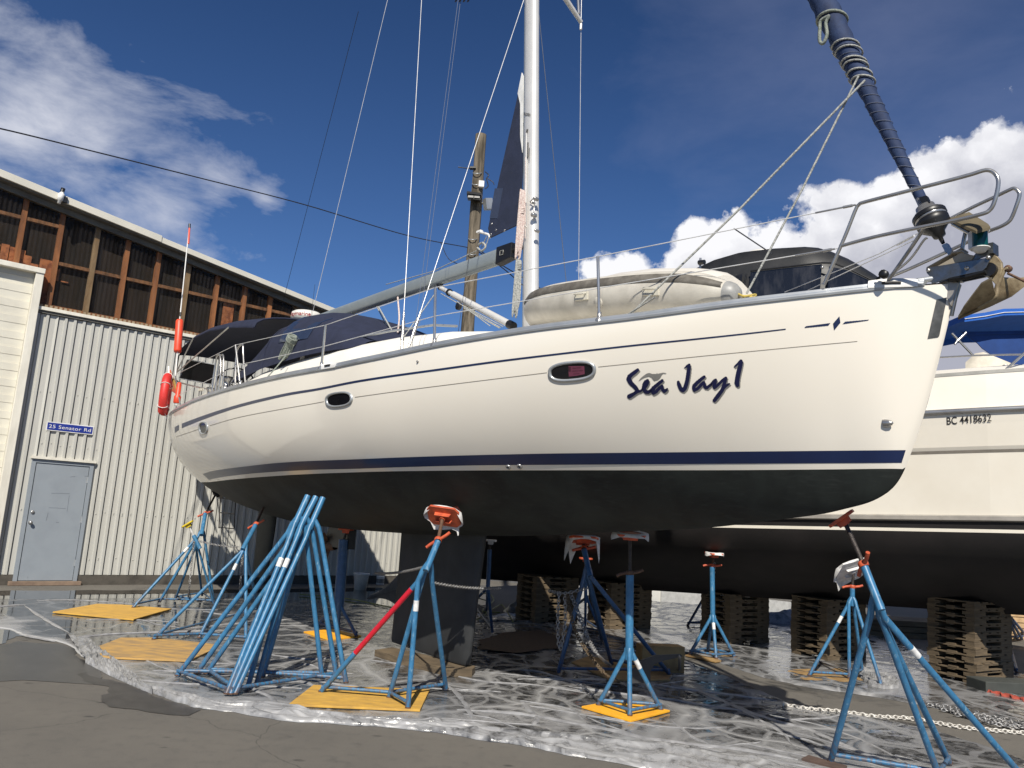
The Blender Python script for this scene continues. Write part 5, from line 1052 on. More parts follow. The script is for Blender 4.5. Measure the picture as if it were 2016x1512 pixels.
mb = MB(); S1, S2, S3, S4 = tubeoff(R_(16), .004), tubeoff(R_(21), .016), tubeoff(R_(40), .016), tubeoff(R_(45), .004); mb.grid([list(r) for r in zip(S1, S2, S3, S4)], True); mb.build('rubbing_strake', 'hypband', din)
for e_i in (0, -1):
    P = LINE[e_i]; ax_ = unit(LINE[e_i]-LINE[1 if e_i == 0 else -2]); r0 = rad[e_i]; mb = MB(); mb.lathe(P-ax_*.01, ax_, [(r0*1.01, 0), (r0*.98, .03), (r0*.85, .07), (r0*.55, .105), (r0*.2, .12), (0, .122)], 22); mb.build('end_cone', 'cone', din)
# rigid bottom, now on top
mb = MB(); G = []
for (u, hw, zc, zk) in ((3.20, .36, 3.66, 3.80), (3.14, .44, 3.66, 3.84), (2.95, .50, 3.69, 3.91), (2.5, .55, 3.74, 4.0), (2.1, .55, 3.78, 4.04), (1.7, .48, 3.81, 4.05), (1.45, .34, 3.84, 4.02), (1.3, .18, 3.86, 3.96), (1.22, .04, 3.87, 3.88)):
    G.append([B(u, -hw*1.08, zc-.10), B(u, -hw, zc), B(u, -hw*.75, zc+(zk-zc)*.42), B(u, -hw*.35, zc+(zk-zc)*.84), B(u, 0, zk), B(u, hw*.35, zc+(zk-zc)*.84), B(u, hw*.75, zc+(zk-zc)*.42), B(u, hw, zc), B(u, hw*1.08, zc-.10)])
mb.grid(G); mb.add(G[0], [tuple(range(9))]); mb.build('rigid_bottom', 'hyptop', din)
for x in (1148, 1277):   # lifting handles on the tube
    pts_ = [LINE[i]+ (unit(np.cross(unit(LINE[i+1]-LINE[i]), UP))*0) for i in range(n_-1)]
    k = min(range(n_//2), key=lambda i: abs(projW((LINE[i]-BN*TR)[None])[0, 0]-x)); t_ = unit(LINE[k+1]-LINE[k-1]); c_ = LINE[k]-BN*(TR*.995)-UP*.02
    mb = MB(); mb.obox(c_, t_*.075, BN*.012, UP*.034); mb.tube([c_-t_*.06-BN*.012+UP*.022, c_-t_*.06-BN*.04+UP*.012, c_+t_*.05-BN*.04+UP*.012, c_+t_*.05-BN*.012+UP*.022], .008, 6); mb.build('lifting_handle', simple('handle_cream', (.6, .57, .48), .5), din, .006)
mb = MB(); k = n_//5; mb.lathe(LINE[k]-BN*TR*.86-UP*TR*.45, -BN*.86-UP*.45, [(0, 0), (.05, 0), (.045, .012), (0, .014)], 14); mb.build('valve', 'hyp', din)
mb = MB(); mb.tube(bez([bx(1448, 576, -.5), bx(1465, 583, -.5), bx(1488, 580, -.3), bx(1478, 588, -.4), bx(1462, 587, -.5)], 5), .009, 5); mb.tube(bez([bx(1450, 580, -.4), bx(1456, 590, -.5), bx(1480, 584, -.4)], 5), .009, 5); tag(mb.build('yellow_line', 'yrope'), 'loose yellow rope lying on the foredeck ahead of the dinghy', 'rope')
c_ = bx(1378, 535, 0.0); hl_ = thing('clamp_fitting', c_, 'small metal clamp standing behind the dinghy on deck', 'fitting')
mb = MB(); mb.tube([c_-UP*.3, bx(1379, 508, 0)], .01, 8); mb.build('post', 'ss', hl_); mb = MB(); mb.tube([bx(1376, 517, -.02), bx(1387, 516, -.02)], .022, 8); mb.build('knob', 'black', hl_)

# ============================================================ MOTOR CRUISER BEHIND
CA = R_(-34); CD = V3(math.cos(CA), math.sin(CA), 0); CN = V3(-CD[1], CD[0], 0)
CO = dp(1903, 1072, 9.09); CO[2] = 0; CO = CO+CN*1.95
def Cc(u, v, z): return CO+CD*u+CN*v+UP*(z+.045*u)
def cx(x, y, v=0.0): return on_plane(x, y, CO+CN*v, CN)
def cuz(x, y, v=0.0): P = cx(x, y, v); u = float((P-CO)@CD); return u, float(P[2]-.045*u)
crz = thing('motor_cruiser', Cc(-2, 0, 0), 'cream motor cruiser numbered BC 4418632 with black bottom standing on pallet stacks', 'motor boat')
TW = [(-8.2, .90), (-7.5, .95), (-4, 1.0), (0, 1.0), (1.4, .93), (2.6, .72), (3.6, .42), (4.3, .10), (4.45, .02)]
US = np.concatenate([np.linspace(-8.2, 1.5, 24), np.linspace(1.7, 4.45, 16)])
def csec(prof, name, mat, sides=(-1, 1)):
    mb = MB()
    for sd_ in sides:
        G = []
        for u in US:
            k = float(cubic(TW, u)); row = []
            for v, z in prof: zz2 = z+max(0, u-1.5)*(.16 if z < 2.2 else .05)*(1 if z > .99 else 2.2); row.append(Cc(u, sd_*v*k, zz2))
            G.append(row)
        mb.grid(G, len(prof) > 4)
    return mb.build(name, mat, crz)
csec([(1.955, 3.215), (1.93, 3.10), (1.88, 2.84), (1.86, 2.80)], 'hull_side', 'gel2')
csec([(1.868, 2.80), (1.862, 2.765)], 'hull_stripe', simple('grey_hull_stripe', (.20, .18, .15), .4))
csec([(1.86, 2.765), (1.80, 2.4), (1.74, 2.06)], 'lower_side', 'gel2')
csec([(1.74, 2.06), (1.775, 2.045), (1.775, 2.00), (1.735, 1.985)], 'spray_rail', simple('grey_spray_rail', (.30, .28, .25), .5))
csec([(1.735, 1.985), (1.715, 1.90)], 'boot_top', 'cruiser_anti')
csec([(1.718, 1.90), (1.712, 1.862)], 'boot_line', 'gel2')
csec([(1.71, 1.862), (1.64, 1.64), (1.2, 1.35), (.7, 1.10), (.12, .93), (.08, .86), (0, .86)], 'bottom', 'cruiser_anti')
csec([(1.95, 3.215), (1.985, 3.22), (1.995, 3.245), (1.985, 3.275), (1.94, 3.28)], 'rubbing_strake', 'ss')
csec([(1.94, 3.28), (1.90, 3.68)], 'bulwark', 'gel2'); csec([(1.905, 3.68), (1.90, 3.72)], 'gunwale_line', simple('gunwale_grey', (.33, .32, .29), .5))
csec([(1.90, 3.72), (1.7, 3.80), (1.0, 3.92), (0, 3.97)], 'foredeck', 'gel2')
mb = MB(); k = .9; mb.add([Cc(-8.2, v*k, z) for v, z in ((-1.93, 3.7), (-1.95, 3.2), (-1.74, 2.0), (-1.64, 1.64), (0, .9), (1.64, 1.64), (1.74, 2.0), (1.95, 3.2), (1.93, 3.7))], [tuple(range(9))]); mb.build('transom', 'cruiser_anti', crz)
# black enclosure over the cockpit
oc = [(1385, 556), (1400, 541), (1440, 524), (1485, 512), (1540, 506), (1600, 503), (1625, 505), (1650, 511), (1680, 523), (1705, 536), (1730, 551), (1760, 572), (1800, 605)]
secs = []
for x, y in oc: u, z = cuz(x, y, -.6); secs.append((u, z))
mb = MB(); G = []
hws = np.interp(range(len(secs)), [0, 3, 6, 12], [1.45, 1.5, 1.5, 1.2])
for (u, z), hw in zip(secs, hws): G.append([Cc(u, -hw*1.06, 3.8), Cc(u, -hw, z-.45), Cc(u, -hw*.93, z-.14), Cc(u, -hw*.72, z-.02), Cc(u, 0, z+.02), Cc(u, hw*.72, z-.02), Cc(u, hw*.93, z-.14), Cc(u, hw, z-.45), Cc(u, hw*1.06, 3.8)])
mb.grid(G); mb.add(G[0], [tuple(range(9))]); en = mb.build('cockpit_enclosure', 'blackcanvas', crz)
def encp(x, y): return cx(x, y, -1.56)
for A in ([(1478, 536), (1530, 530), (1618, 520), (1612, 600), (1470, 600)], [(1632, 524), (1668, 532), (1720, 556), (1735, 590), (1628, 590)], [(1410, 560), (1462, 538), (1455, 600), (1400, 600)]):
    mb = MB(); mb.prism([encp(*p) for p in A], CN*.01); sub(en, 'window', mb, simple('enclosure_window', (.012, .013, .017), .12, col2=(.06, .06, .065), ns=5, amt=(.5, .75), stretch=(1, 1, .3)))
for A in ([(1478, 534), (1530, 528), (1618, 518), (1640, 518), (1672, 530), (1725, 556)], [(1470, 540), (1458, 600)]):
    mb = MB(); mb.tube([encp(*p)-CN*.01 for p in A], .012, 6); sub(en, 'seam', mb, 'black')
mb = MB(); mb.lathe(cx(1619, 527, -1.57), -CN, [(.02, 0), (.02, .02), (0, .022)], 10); sub(en, 'fastener', mb, 'ss')
P = cx(1499, 518, .2); radome(P-UP*.06, .30, .24, crz, 'Raymarine', dang=.02, txth=.085)
mb = MB(); P = cx(1520, 510, -.3); mb.lathe(P, UP, [(.16, -.12), (.17, .03), (.12, .08), (0, .10)], 16); mb.build('horn_dome', 'black', crz)
mb = MB(); P0, P1 = Cc(-1.2, -1.62, 3.8), Cc(-7, -1.62, 4.2); mb.obox((P0+P1)/2, CD*2.9, CN*.05, UP*.22); mb.build('cabin_side', 'gel2', crz)
# registration number
t0, t1 = on_plane(1863, 836, CO-CN*1.935, CN), on_plane(1952, 829.5, CO-CN*1.935, CN)
def side_v(z_): return 1.93-(3.10-z_)*.19
mb = MB(); text_mesh(mb, 'BC 4418632', t0, CD, UP, .085, bold=.006)
A = np.array(mb.v); ext = ((A-t0)@CD).max(); kx = np.linalg.norm((t1-t0)[:2])/ext; out = []
for p in A:
    a = float((p-t0)@CD)*kx; h_ = float((p-t0)@UP); P = t0+CD*a+UP*(h_+(t1-t0)[2]*a/np.linalg.norm((t1-t0)[:2])); u = float((P-CO)@CD); zl = P[2]-.045*u
    out.append(tuple(P-CN*(-(1.955-(3.215-zl)*.20)+(1.955-(3.215-zl)*.20)) if False else CO+CD*u-CN*(1.955-(3.215-zl)*.195+.004)+UP*P[2]))
mb.v = out; mb.build('registration_number', 'black', crz)
# bow rail
def ctube(name, pts, r=.014, mat='ss'):
    mb = MB(); mb.tube(bez([cx(x, y, v) for x, y, v in pts], 5), r, 8); return mb.build(name, mat, crz)
ctube('rail_stanchion', [(1971, 744, -1.86), (1973, 735, -1.86), (1990, 719, -1.84), (2016, 696, -1.82), (2050, 664, -1.8)], .016)
ctube('bow_rail', [(1780, 706, -1.8), (1850, 703.5, -1.8), (1920, 700, -1.8), (2016, 698, -1.8), (2200, 700, -1.8)], .011)
mb = MB(); c1 = [(1903, 714), (1912, 706), (1921, 697), (1938, 694), (1950, 699), (1990, 715), (2004, 727)]; G = []
for x, y in c1: P = cx(x, y, -1.0); u = float((P-CO)@CD); z = P[2]-.045*u; G.append([Cc(u, -1.3, 3.8), Cc(u, -1.18, z-.03), Cc(u, -1.0, z), Cc(u, -.4, z), Cc(u, -.2, z-.04), Cc(u, -.1, 3.85)])
mb.grid(G); mb.build('seat_cover', 'cream', crz)
mb = MB()
for x, y in ((1979, 722), (1998, 726)): mb.lathe(cx(x, y, -1.5)-UP*.04, UP, [(.02, 0), (.02, .05), (.03, .06), (0, .062)], 8)
mb.build('deck_fitting', 'ss', crz)
# third boat: blue bimini beyond the cruiser
YB = 15.5
tb = thing('canopy_boat', V3(10.8, YB+1.3, 0), 'boat with a bright blue canopy standing beyond the cruiser at the right edge', 'motor boat')
Q = lambda x, y, d=0: dp(x, y, YB+d)
mb = MB(); G = []
for d_, dz in ((-1.0, 0), (-.7, .05), (0, .12), (.7, .08), (1.3, 0)):
    G.append([Q(x, y)+V3(.2*d_, d_, 0)+UP*dz for x, y in ((1862, 646), (1900, 641), (1935, 634), (1980, 633), (2050, 630), (2200, 634))])
mb.grid(G); mb.grid([G[0], [p-UP*.13 for p in G[0]]]); mb.grid([G[-1], [p-UP*.13 for p in G[-1]]]); mb.grid([[G[k][0] for k in range(5)], [G[k][0]-UP*.12 for k in range(5)]]); cp = mb.build('canopy', 'brightblue', tb)
mb = MB(); mb.tube([p-UP*.075-V3(0, .012, 0) for p in G[0]], .008, 5); sub(cp, 'edge_piping', mb, 'white')
mb = MB(); mb.prism([Q(x, y, -.6) for x, y in ((1893, 653), (2200, 648), (2200, 722), (1992, 722), (1974, 713), (1934, 686), (1925, 676))], V3(0, .02, 0)); mb.prism([Q(x, y, -.6) for x, y in ((1895, 657), (2200, 652), (2200, 655), (1900, 660))], V3(0, -.02, 0)); mb.build('side_curtain', simple('curtain_blue', (.008, .045, .19), .8, ns=3), tb)
for a, b_ in (((1874, 656), (1918, 702)), ((1902, 655), (1884, 672)), ((1884, 672), (1880, 678))): mb = MB(); mb.tube([Q(*a, -.8), Q(*b_, -.8)], .022, 8); mb.build('canopy_frame', 'ss', tb)
mb = MB(); O = V3(9.2, YB+1.0, 0); e1, e2 = unit(V3(1, -.25, 0)), unit(V3(.25, 1, 0)); G = []
for t, w_ in ((0, 1.2), (2.5, 1.25), (5, 1.1), (6.5, .6), (7.2, .05)): P = O+e1*t; G.append([P-e2*w_*.2+UP*1.0, P-e2*w_*.9+UP*1.5, P-e2*w_+UP*3.4, P-e2*w_*.9+UP*4.1, P+e2*w_*.9+UP*4.1, P+e2*w_+UP*3.4, P+e2*w_*.9+UP*1.5, P+e2*w_*.2+UP*1.0])
mb.grid(G, False, False, True); mb.add(G[0], [tuple(range(8))]); mb.build('hull', 'gel2', tb)
for t in (1.2, 4.5): mb = MB(); mb.obox(O+e1*t+UP*.5, e1*.4, e2*.3, UP*.5); tag(mb.build('keel_block', 'wood'), 'timber block under the blue canopy boat, hidden in shade %s' % ('at its stern' if t < 2 else 'under its bow'), 'block', 'keel blocks under the far boat')

# ============================================================ PLYWOOD PADS ON THE GROUND
def pad(name, px, mat, label, z=.022, th=.018, cat='board', group=None, tilt=0):
    P = [gp(x, y, z) for x, y in px]; mb = MB(); mb.prism([p-UP*th for p in P], UP*th); return tag(mb.build(name, mat, None, .002), label, cat, group)
GB = 'boards laid under the jack stands'
pad('plywood_board', [(104, 1204), (190, 1188.5), (240, 1190), (338, 1198), (263, 1219)], 'ply', 'yellow plywood board nearest the shed door, under the leftmost jack stand', .035, group=GB)
pad('plywood_board', [(186, 1275), (238, 1255), (310, 1255), (424, 1268), (420, 1278), (372, 1300), (203, 1293)], 'plyworn', 'worn yellow plywood board with torn film on it, left of the nested stands', .035, group=GB)
pad('plywood_board', [(568, 1386), (617, 1348), (846, 1357), (827, 1397)], 'ply', 'large yellow plywood board under the stand with the red leg', .035, group=GB)
pad('plywood_board', [(1145, 1390), (1214, 1378), (1319, 1398), (1242, 1418)], 'plybright', 'small bright yellow square board under the short fat post stand', .035, group=GB)
pad('plywood_board', [(1349, 1289), (1410, 1281), (1458, 1296), (1408, 1302)], 'plybrown', 'small brown board under the upright stand by the dark pallets', .03, group=GB)
pad('plywood_board', [(1544, 1318), (1650, 1315), (1708, 1338), (1598, 1346)], 'plybrown', 'olive brown board under the stand with the grey ragged pad', .03, group=GB)
pad('plywood_board', [(1125, 1303), (1160, 1291), (1320, 1325), (1320, 1338), (1200, 1338)], 'plybrown', 'dark brown board in the shade under the dark blue stand', .03, group=GB)
pad('plywood_board', [(598, 1243), (655, 1238), (712, 1251), (650, 1259)], 'plybright', 'yellow board in the shade under the dark stand by the propeller', .03, group=GB)
pad('timber_offcut', [(738, 1279), (772, 1274), (936, 1311), (930, 1318), (884, 1318), (780, 1292)], 'wood', 'short timber packing under the keel', .085, .075, 'timber')
pad('foot_plate', [(1578, 1492), (1592, 1486), (1668, 1507), (1655, 1513)], simple('rust_brown_plate', (.10, .065, .05), .8, ns=9), 'rust brown plank under the left foot of the big front stand', .03, .022, 'plank')
pad('foot_plate', [(855, 1357), (868, 1350), (902, 1353), (893, 1358)], simple('rust_plate', (.16, .07, .045), .8, ns=9), 'small rusty plate under the right foot of the red legged stand', .012, .01, 'plate')

# ============================================================ JACK STANDS
def leg_path(F, A, toward, bend=.10):
    d_ = unit(A-F); h = unit(V3(F[0]-A[0], F[1]-A[1], 0)); K = A-UP*bend*1.1+h*bend*.55; return [F, K, (K+A)/2+h*.012, A]
NB = 'blue steel jack stands'
def stand(label, feet, apex, Ya, top, Yt, head=None, Yh=None, style='blue', r=.021, tr_=.03, padk=None, tape=True, redleg=None, bars=None, handle='orange', screw='rusty', foot_z=.035, name='jack_stand', bend=.10, hang=(0, 1)):
    F = [gp(x, y, foot_z) for x, y in feet]; cen = sum(F)/len(F)
    root = thing(name, V3(cen[0], cen[1], 0), label, 'jack stand', NB)
    A = dp(*apex, (cen[1] if Ya is None else Ya)); T = dp(*top, (A[1] if Yt is None else Yt)); ax_ = unit(T-A)
    for i, f in enumerate(F):
        path = leg_path(f, A-ax_*.02, None, bend); mb = MB()
        if redleg == i:
            q0, q1 = path[0], path[1]; mb.tube([q0, q0+(q1-q0)*.36, q0+(q1-q0)*.92, q1, path[2], path[3]], r, 10); lg = mb.build('leg', style, root)
            mb = MB(); mb.tube([q0+(q1-q0)*.355, q0+(q1-q0)*.925], r*1.04, 10); tag(sub(lg, 'painted_section', mb, 'redleg'), 'bright red painted part of the leg')
        else:
            mb.tube(path, r, 10); lg = mb.build('leg', style, root)
        mb = MB(); mb.tube([f-UP*(foot_z-.03), f+UP*.012], r*1.12, 8); sub(lg, 'foot', mb, 'rusty')
        if tape is True and i in (0, len(F)-1) or (isinstance(tape, (list, tuple)) and i in tape):
            q = path[0]+(path[1]-path[0])*.80; d_ = unit(path[1]-path[0]); mb = MB(); mb.tube([q-d_*.045, q+d_*.045], r*1.05, 10); sub(lg, 'reflective_band', mb, 'band')
    bars = bars if bars is not None else [(i, (i+1) % len(F)) for i in range(len(F))]
    for i, j in bars: mb = MB(); mb.tube([F[i]+UP*.045, F[j]+UP*.045], r*.72, 8); mb.build('base_bar', style, root)
    mb = MB(); mb.tube([A-ax_*.14, T], tr_, 14, caps=head is not None); 
    if head is None: mb.tube([T, T-ax_*.1], tr_*.8, 14)
    up_ = mb.build('upright_tube', style, root)
    if head is None:
        mb = MB(); mb.lathe(T+ax_*.0005, ax_, [(tr_*.78, 0), (0, -.002)], 14); sub(up_, 'tube_bore', mb, 'black'); return root, T
    H = dp(*head, (T[1] if Yh is None else Yh)); ax2 = unit(H-T)
    mb = MB(); mb.tube([T-ax2*.03, H], .0165, 10)
    k = 0; L_ = np.linalg.norm(H-T); sc_ = mb.build('adjusting_screw', screw, root)
    if handle:
        mb = MB(); side_ = unit(np.cross(ax2, V3(hang[0], hang[1], .1))); mb.lathe(T, ax2, [(.032, 0), (.036, .01), (.036, .03), (.03, .04)], 14)
        for sg in (-1, 1): mb.tube([T+ax2*.02+side_*sg*.03, T+ax2*(.02-.012*sg)+side_*sg*.085, T+ax2*(.02-.03*sg)+side_*sg*.125], .015, 8)
        mb.build('screw_handle', handle, root)
    if padk:
        N = unit(np.asarray(padk.get('n', (0, 0, 1.)))); s1 = unit(np.cross(N, padk.get('x', (0, 1, .01)))); s2 = np.cross(N, s1); a, b_ = padk.get('size', (.13, .10)); mat = padk.get('mat', 'orange')
        P = H+N*.03; c8 = [(-a, -b_*.6), (-a*.75, -b_), (a*.75, -b_), (a, -b_*.6), (a, b_*.6), (a*.75, b_), (-a*.75, b_), (-a, b_*.6)]
        mb = MB(); mb.prism([P+s1*x+s2*y for x, y in c8], N*.022); pd = mb.build('support_pad', mat, root, .003)
        mb = MB(); mb.prism([P+s1*x*.45+s2*b_*.35-N*.04 for x in (-a, a)]+[P+s1*x*.5+s2*b_*.35 for x in (a, -a)], s2*.008); mb.prism([P+s1*x*.45-s2*b_*.35-N*.04 for x in (-a, a)]+[P+s1*x*.5-s2*b_*.35 for x in (a, -a)], s2*.008); mb.tube([H-N*.015, H+N*.03], .03, 10); sub(pd, 'swivel_bracket', mb, mat)
        if padk.get('rag'):
            mb = MB(); rg = padk['rag']; G = []
            nR = 14
            for i in range(nR+1):
                t = 2*math.pi*i/nR; rr = 1.12+.10*math.sin(3*t+rg); drop = rg*(.5+.5*math.sin(2.2*t+1.3))*(.6+.4*math.sin(5*t)); e0 = P+N*.026+(s1*math.cos(t)*a*.7+s2*math.sin(t)*b_*.7); e1_ = P+N*.03+(s1*math.cos(t)*a*rr+s2*math.sin(t)*b_*rr); e2_ = e1_-UP*(.03+abs(drop))+(s1*math.cos(t)*a*.08+s2*math.sin(t)*b_*.08)*(1+math.sin(4*t)); G.append([e0, e1_, (e1_+e2_)/2+s1*.008*math.sin(6*t), e2_])
            mb.grid(G); mb.build('rag', 'rag', root)
    return root, T
# aft starboard: two leaning stands, the nested spare ones, the red-legged one
stand('far left jack stand leaning in under the yacht transom', [(262, 1196), (314, 1185), (421, 1187)], (399, 1040), 12.6, (404, 1012), 12.8, (424, 974), 13.4, padk=dict(n=(.5, .5, .9), mat='darkscrew', size=(.12, .10)), screw='darkscrew', tape=[0], bars=[(0, 1), (1, 2)])
stand('short stand with yellow head standing behind the far left jack stand', [(345, 1180), (421, 1189), (398, 1172)], (386, 1064), 12.4, (381, 1054), 12.4, (372, 1036), 12.35, handle=None, screw='band', padk=dict(n=(-.5, -.1, .7), mat='yellowpl', size=(.09, .06)), tape=False, r=.018, style='blue')
stand('leaning stand with yellow and orange pad left of the nested spare stands', [(302, 1259), (392, 1255), (484, 1262), (509, 1204)], (486, 1066), 10.6, (503, 1034), 10.8, (523, 990), 11.1, padk=dict(n=(.55, .55, .8), mat='yellowpad', size=(.17, .12)), tape=[1], hang=(.4, 1))
ns = [((349, 1330), (446, 1366), (489, 1349), (634, 1334), (590, 1011), (606, 976)), ((386, 1327), (454, 1366.5), (505, 1347), (663, 1334), (604, 1013), (622, 978)), ((406, 1326), (463, 1366), (517, 1333), (681, 1344), (620, 1017), (636, 980))]
lb_ = ['leftmost of the three spare stands nested together, without a pad', 'middle one of the three spare stands nested together, without a pad', 'rightmost of the three spare stands nested together, without a pad']
for i, (f1, f2, f3, f4, ap, tp) in enumerate(ns):
    stand(lb_[i], [f1, f2, f3, f4], ap, 7.95+.03*i, tp, 8.03+.03*i, tape=[1] if i < 2 else [0], bars=[(0, 1), (0, 3)] if i != 1 else [(1, 3)], foot_z=.03+.0*i, r=.024, tr_=.030, bend=.16)
stand('stand with one bright red leg under an orange pad beside the keel', [(632, 1362), (766, 1373), (803, 1394), (878, 1356)], (849, 1098), 7.15, (862, 1066), 7.25, (871, 1022), 7.5, padk=dict(n=(.25, .7, .7), x=(.1, .5, -.6), mat='orange', size=(.16, .115), rag=.06), redleg=0, tape=[2], bars=[(0, 1), (1, 2), (1, 3)], r=.023, tr_=.028, bend=.17, hang=(.4, 1))
rl_ = [o for o in COL.objects if o.get('label', '').startswith('stand with one bright red leg')][0]
mb = MB(); A = [dp(x, y, 7.62) for x, y in ((872, 1024), (884, 1002), (902, 998), (908, 1008), (911, 1022), (905, 1025))]; mb.prism(A, V3(-.01, .02, .01)); p2_ = mb.build('support_pad', 'orange', rl_)
mb = MB(); A = [dp(x, y, 7.60) for x, y in ((873, 1025), (909, 1023), (910, 1030), (904, 1040), (903, 1054), (901, 1055), (899, 1046), (890, 1042))]; mb.prism(A, V3(0, .008, 0)); mb.build('rag', 'rag', rl_)
# front: short legged post stand
stand('short legged stand with a fat blue post on the bright yellow board', [(1178, 1388), (1240, 1409), (1301, 1397)], (1239, 1268), None, (1240, 1132), None, (1240, 1060), None, tr_=.037, r=.022, padk=dict(n=(0, -.15, 1), x=(0, 1, 0), mat='orange', size=(.15, .12), rag=.05), handle='rusty', screw='darkscrew', tape=[2], bend=.05)
stand('big front stand with orange pad under the yacht bow at lower right', [(1636, 1497), (1850, 1532), (1869, 1502), (2030, 1548)], (1720, 1162), 5.55, (1702, 1116), 5.62, (1664, 1030), 5.78, padk=dict(n=(-.55, .25, .75), x=(.4, 1, .3), mat='orange', size=(.10, .07)), r=.0235, tr_=.027, bars=[(0, 1), (1, 2), (1, 3)], tape=[3], bend=.14, screw='darkscrew', hang=(1, 0))
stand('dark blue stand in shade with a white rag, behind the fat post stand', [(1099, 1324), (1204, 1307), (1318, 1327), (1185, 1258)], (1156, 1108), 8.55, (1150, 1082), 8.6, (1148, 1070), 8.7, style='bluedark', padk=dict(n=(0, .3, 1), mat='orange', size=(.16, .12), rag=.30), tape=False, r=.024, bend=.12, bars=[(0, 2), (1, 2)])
stand('upright stand on a small brown board before the middle pallets', [(1358, 1288), (1410, 1296), (1446, 1293), (1393, 1283)], (1403, 1206), None, (1402, 1116), None, (1405, 1096), None, tr_=.034, r=.022, padk=dict(n=(0, 0, 1), mat='orange', size=(.10, .20), rag=.03), tape=[1], bend=.05, handle='orange')
stand('stand with a grey ragged pad between two pallet stacks at right', [(1593, 1330), (1672, 1335), (1698, 1325), (1735, 1349)], (1678, 1170), None, (1678, 1158), None, (1680, 1128), None, padk=dict(n=(-.2, .5, .6), mat='rag', size=(.19, .20), rag=.14), screw='darkscrew', r=.021, tape=[0], bend=.11, bars=[(0, 1), (1, 2)])
# shaded ones further back
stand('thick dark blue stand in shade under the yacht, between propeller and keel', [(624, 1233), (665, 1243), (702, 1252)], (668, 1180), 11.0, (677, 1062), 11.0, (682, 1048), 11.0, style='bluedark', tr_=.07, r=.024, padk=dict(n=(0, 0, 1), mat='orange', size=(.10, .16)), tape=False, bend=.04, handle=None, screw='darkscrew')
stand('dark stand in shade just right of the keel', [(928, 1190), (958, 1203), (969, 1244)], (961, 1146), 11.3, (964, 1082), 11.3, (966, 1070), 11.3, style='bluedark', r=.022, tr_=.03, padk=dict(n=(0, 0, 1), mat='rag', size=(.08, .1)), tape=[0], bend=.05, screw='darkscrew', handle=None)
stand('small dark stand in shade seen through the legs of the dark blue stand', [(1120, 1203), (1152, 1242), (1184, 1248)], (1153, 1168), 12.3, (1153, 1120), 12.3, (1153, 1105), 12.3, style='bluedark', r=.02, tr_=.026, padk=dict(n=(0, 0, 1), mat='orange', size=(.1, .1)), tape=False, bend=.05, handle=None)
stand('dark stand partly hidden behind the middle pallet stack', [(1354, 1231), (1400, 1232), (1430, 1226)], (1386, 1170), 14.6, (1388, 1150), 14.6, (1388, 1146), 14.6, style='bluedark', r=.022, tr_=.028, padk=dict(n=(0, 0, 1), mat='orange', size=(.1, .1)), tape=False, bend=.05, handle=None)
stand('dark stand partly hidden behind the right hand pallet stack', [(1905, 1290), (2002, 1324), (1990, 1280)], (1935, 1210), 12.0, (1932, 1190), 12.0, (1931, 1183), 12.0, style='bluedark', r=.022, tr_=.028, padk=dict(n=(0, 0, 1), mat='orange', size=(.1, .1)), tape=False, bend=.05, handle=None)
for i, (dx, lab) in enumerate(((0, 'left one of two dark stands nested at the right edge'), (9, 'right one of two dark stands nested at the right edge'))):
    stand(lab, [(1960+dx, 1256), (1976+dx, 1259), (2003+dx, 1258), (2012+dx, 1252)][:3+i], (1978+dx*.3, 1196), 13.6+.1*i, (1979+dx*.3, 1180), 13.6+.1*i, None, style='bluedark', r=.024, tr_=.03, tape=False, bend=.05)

# ============================================================ PALLET STACKS
def pallet_proto():
    root = thing('wooden_pallet', (0, 0, 0), 'x', 'pallet'); a, b_ = .62, .84; mb = MB()
    for i in range(5): t = -b_/2+.06+(b_-.12)*i/4; mb.obox(V3(0, t, .0835), V3(a/2, 0, 0), V3(0, .062, 0), V3(0, 0, .0085))
    mb.build('top_board', 'wood', root); mb = MB()
    for j in (-1, 0, 1): mb.obox(V3(j*(a/2-.06), 0, .009), V3(.058, 0, 0), V3(0, b_/2, 0), V3(0, 0, .009))
    mb.build('bottom_board', 'wood', root); mb = MB()
    for j in (-1, 0, 1): mb.obox(V3(j*(a/2-.055), 0, .0675), V3(.05, 0, 0), V3(0, b_/2-.002, 0), V3(0, 0, .0072))
    mb.build('bearer', 'wood', root)
    for j in (-1, 1):
        for k in (-1, 1): mb = MB(); mb.obox(V3(j*(a/2-.08), k*(b_/2-.13), .039), V3(.077, 0, 0), V3(0, .126, 0), V3(0, 0, .0208)); mb.build('spacer_block', 'wood', root)
    return root
PR = pallet_proto(); first = [True]
def place_pallet(x, y, z, rz, label, group, mat=None):
    if first[0]: o = PR; first[0] = False
    else:
        o = PR.copy(); COL.objects.link(o)
        for ch in PR.children:
            c_ = ch.copy(); COL.objects.link(c_); c_.parent = o
    o.location = (x, y, z); o.rotation_euler = (0, 0, rz); tag(o, label, 'pallet', group)
    return o
ORD = ['topmost', 'second from top', 'third from top', 'fourth from top', 'fifth from top', 'sixth from top', 'seventh from top', 'eighth from top', 'ninth from top', 'tenth from top', 'eleventh from top']
e1_, e2_ = unit(V3(-.28, .49, 0)), unit(V3(.56, .60, 0)); e2_ = unit(e2_-e1_*(e1_@e2_)); rz0 = math.atan2(e1_[1], e1_[0])
bpy.context.view_layer.update()
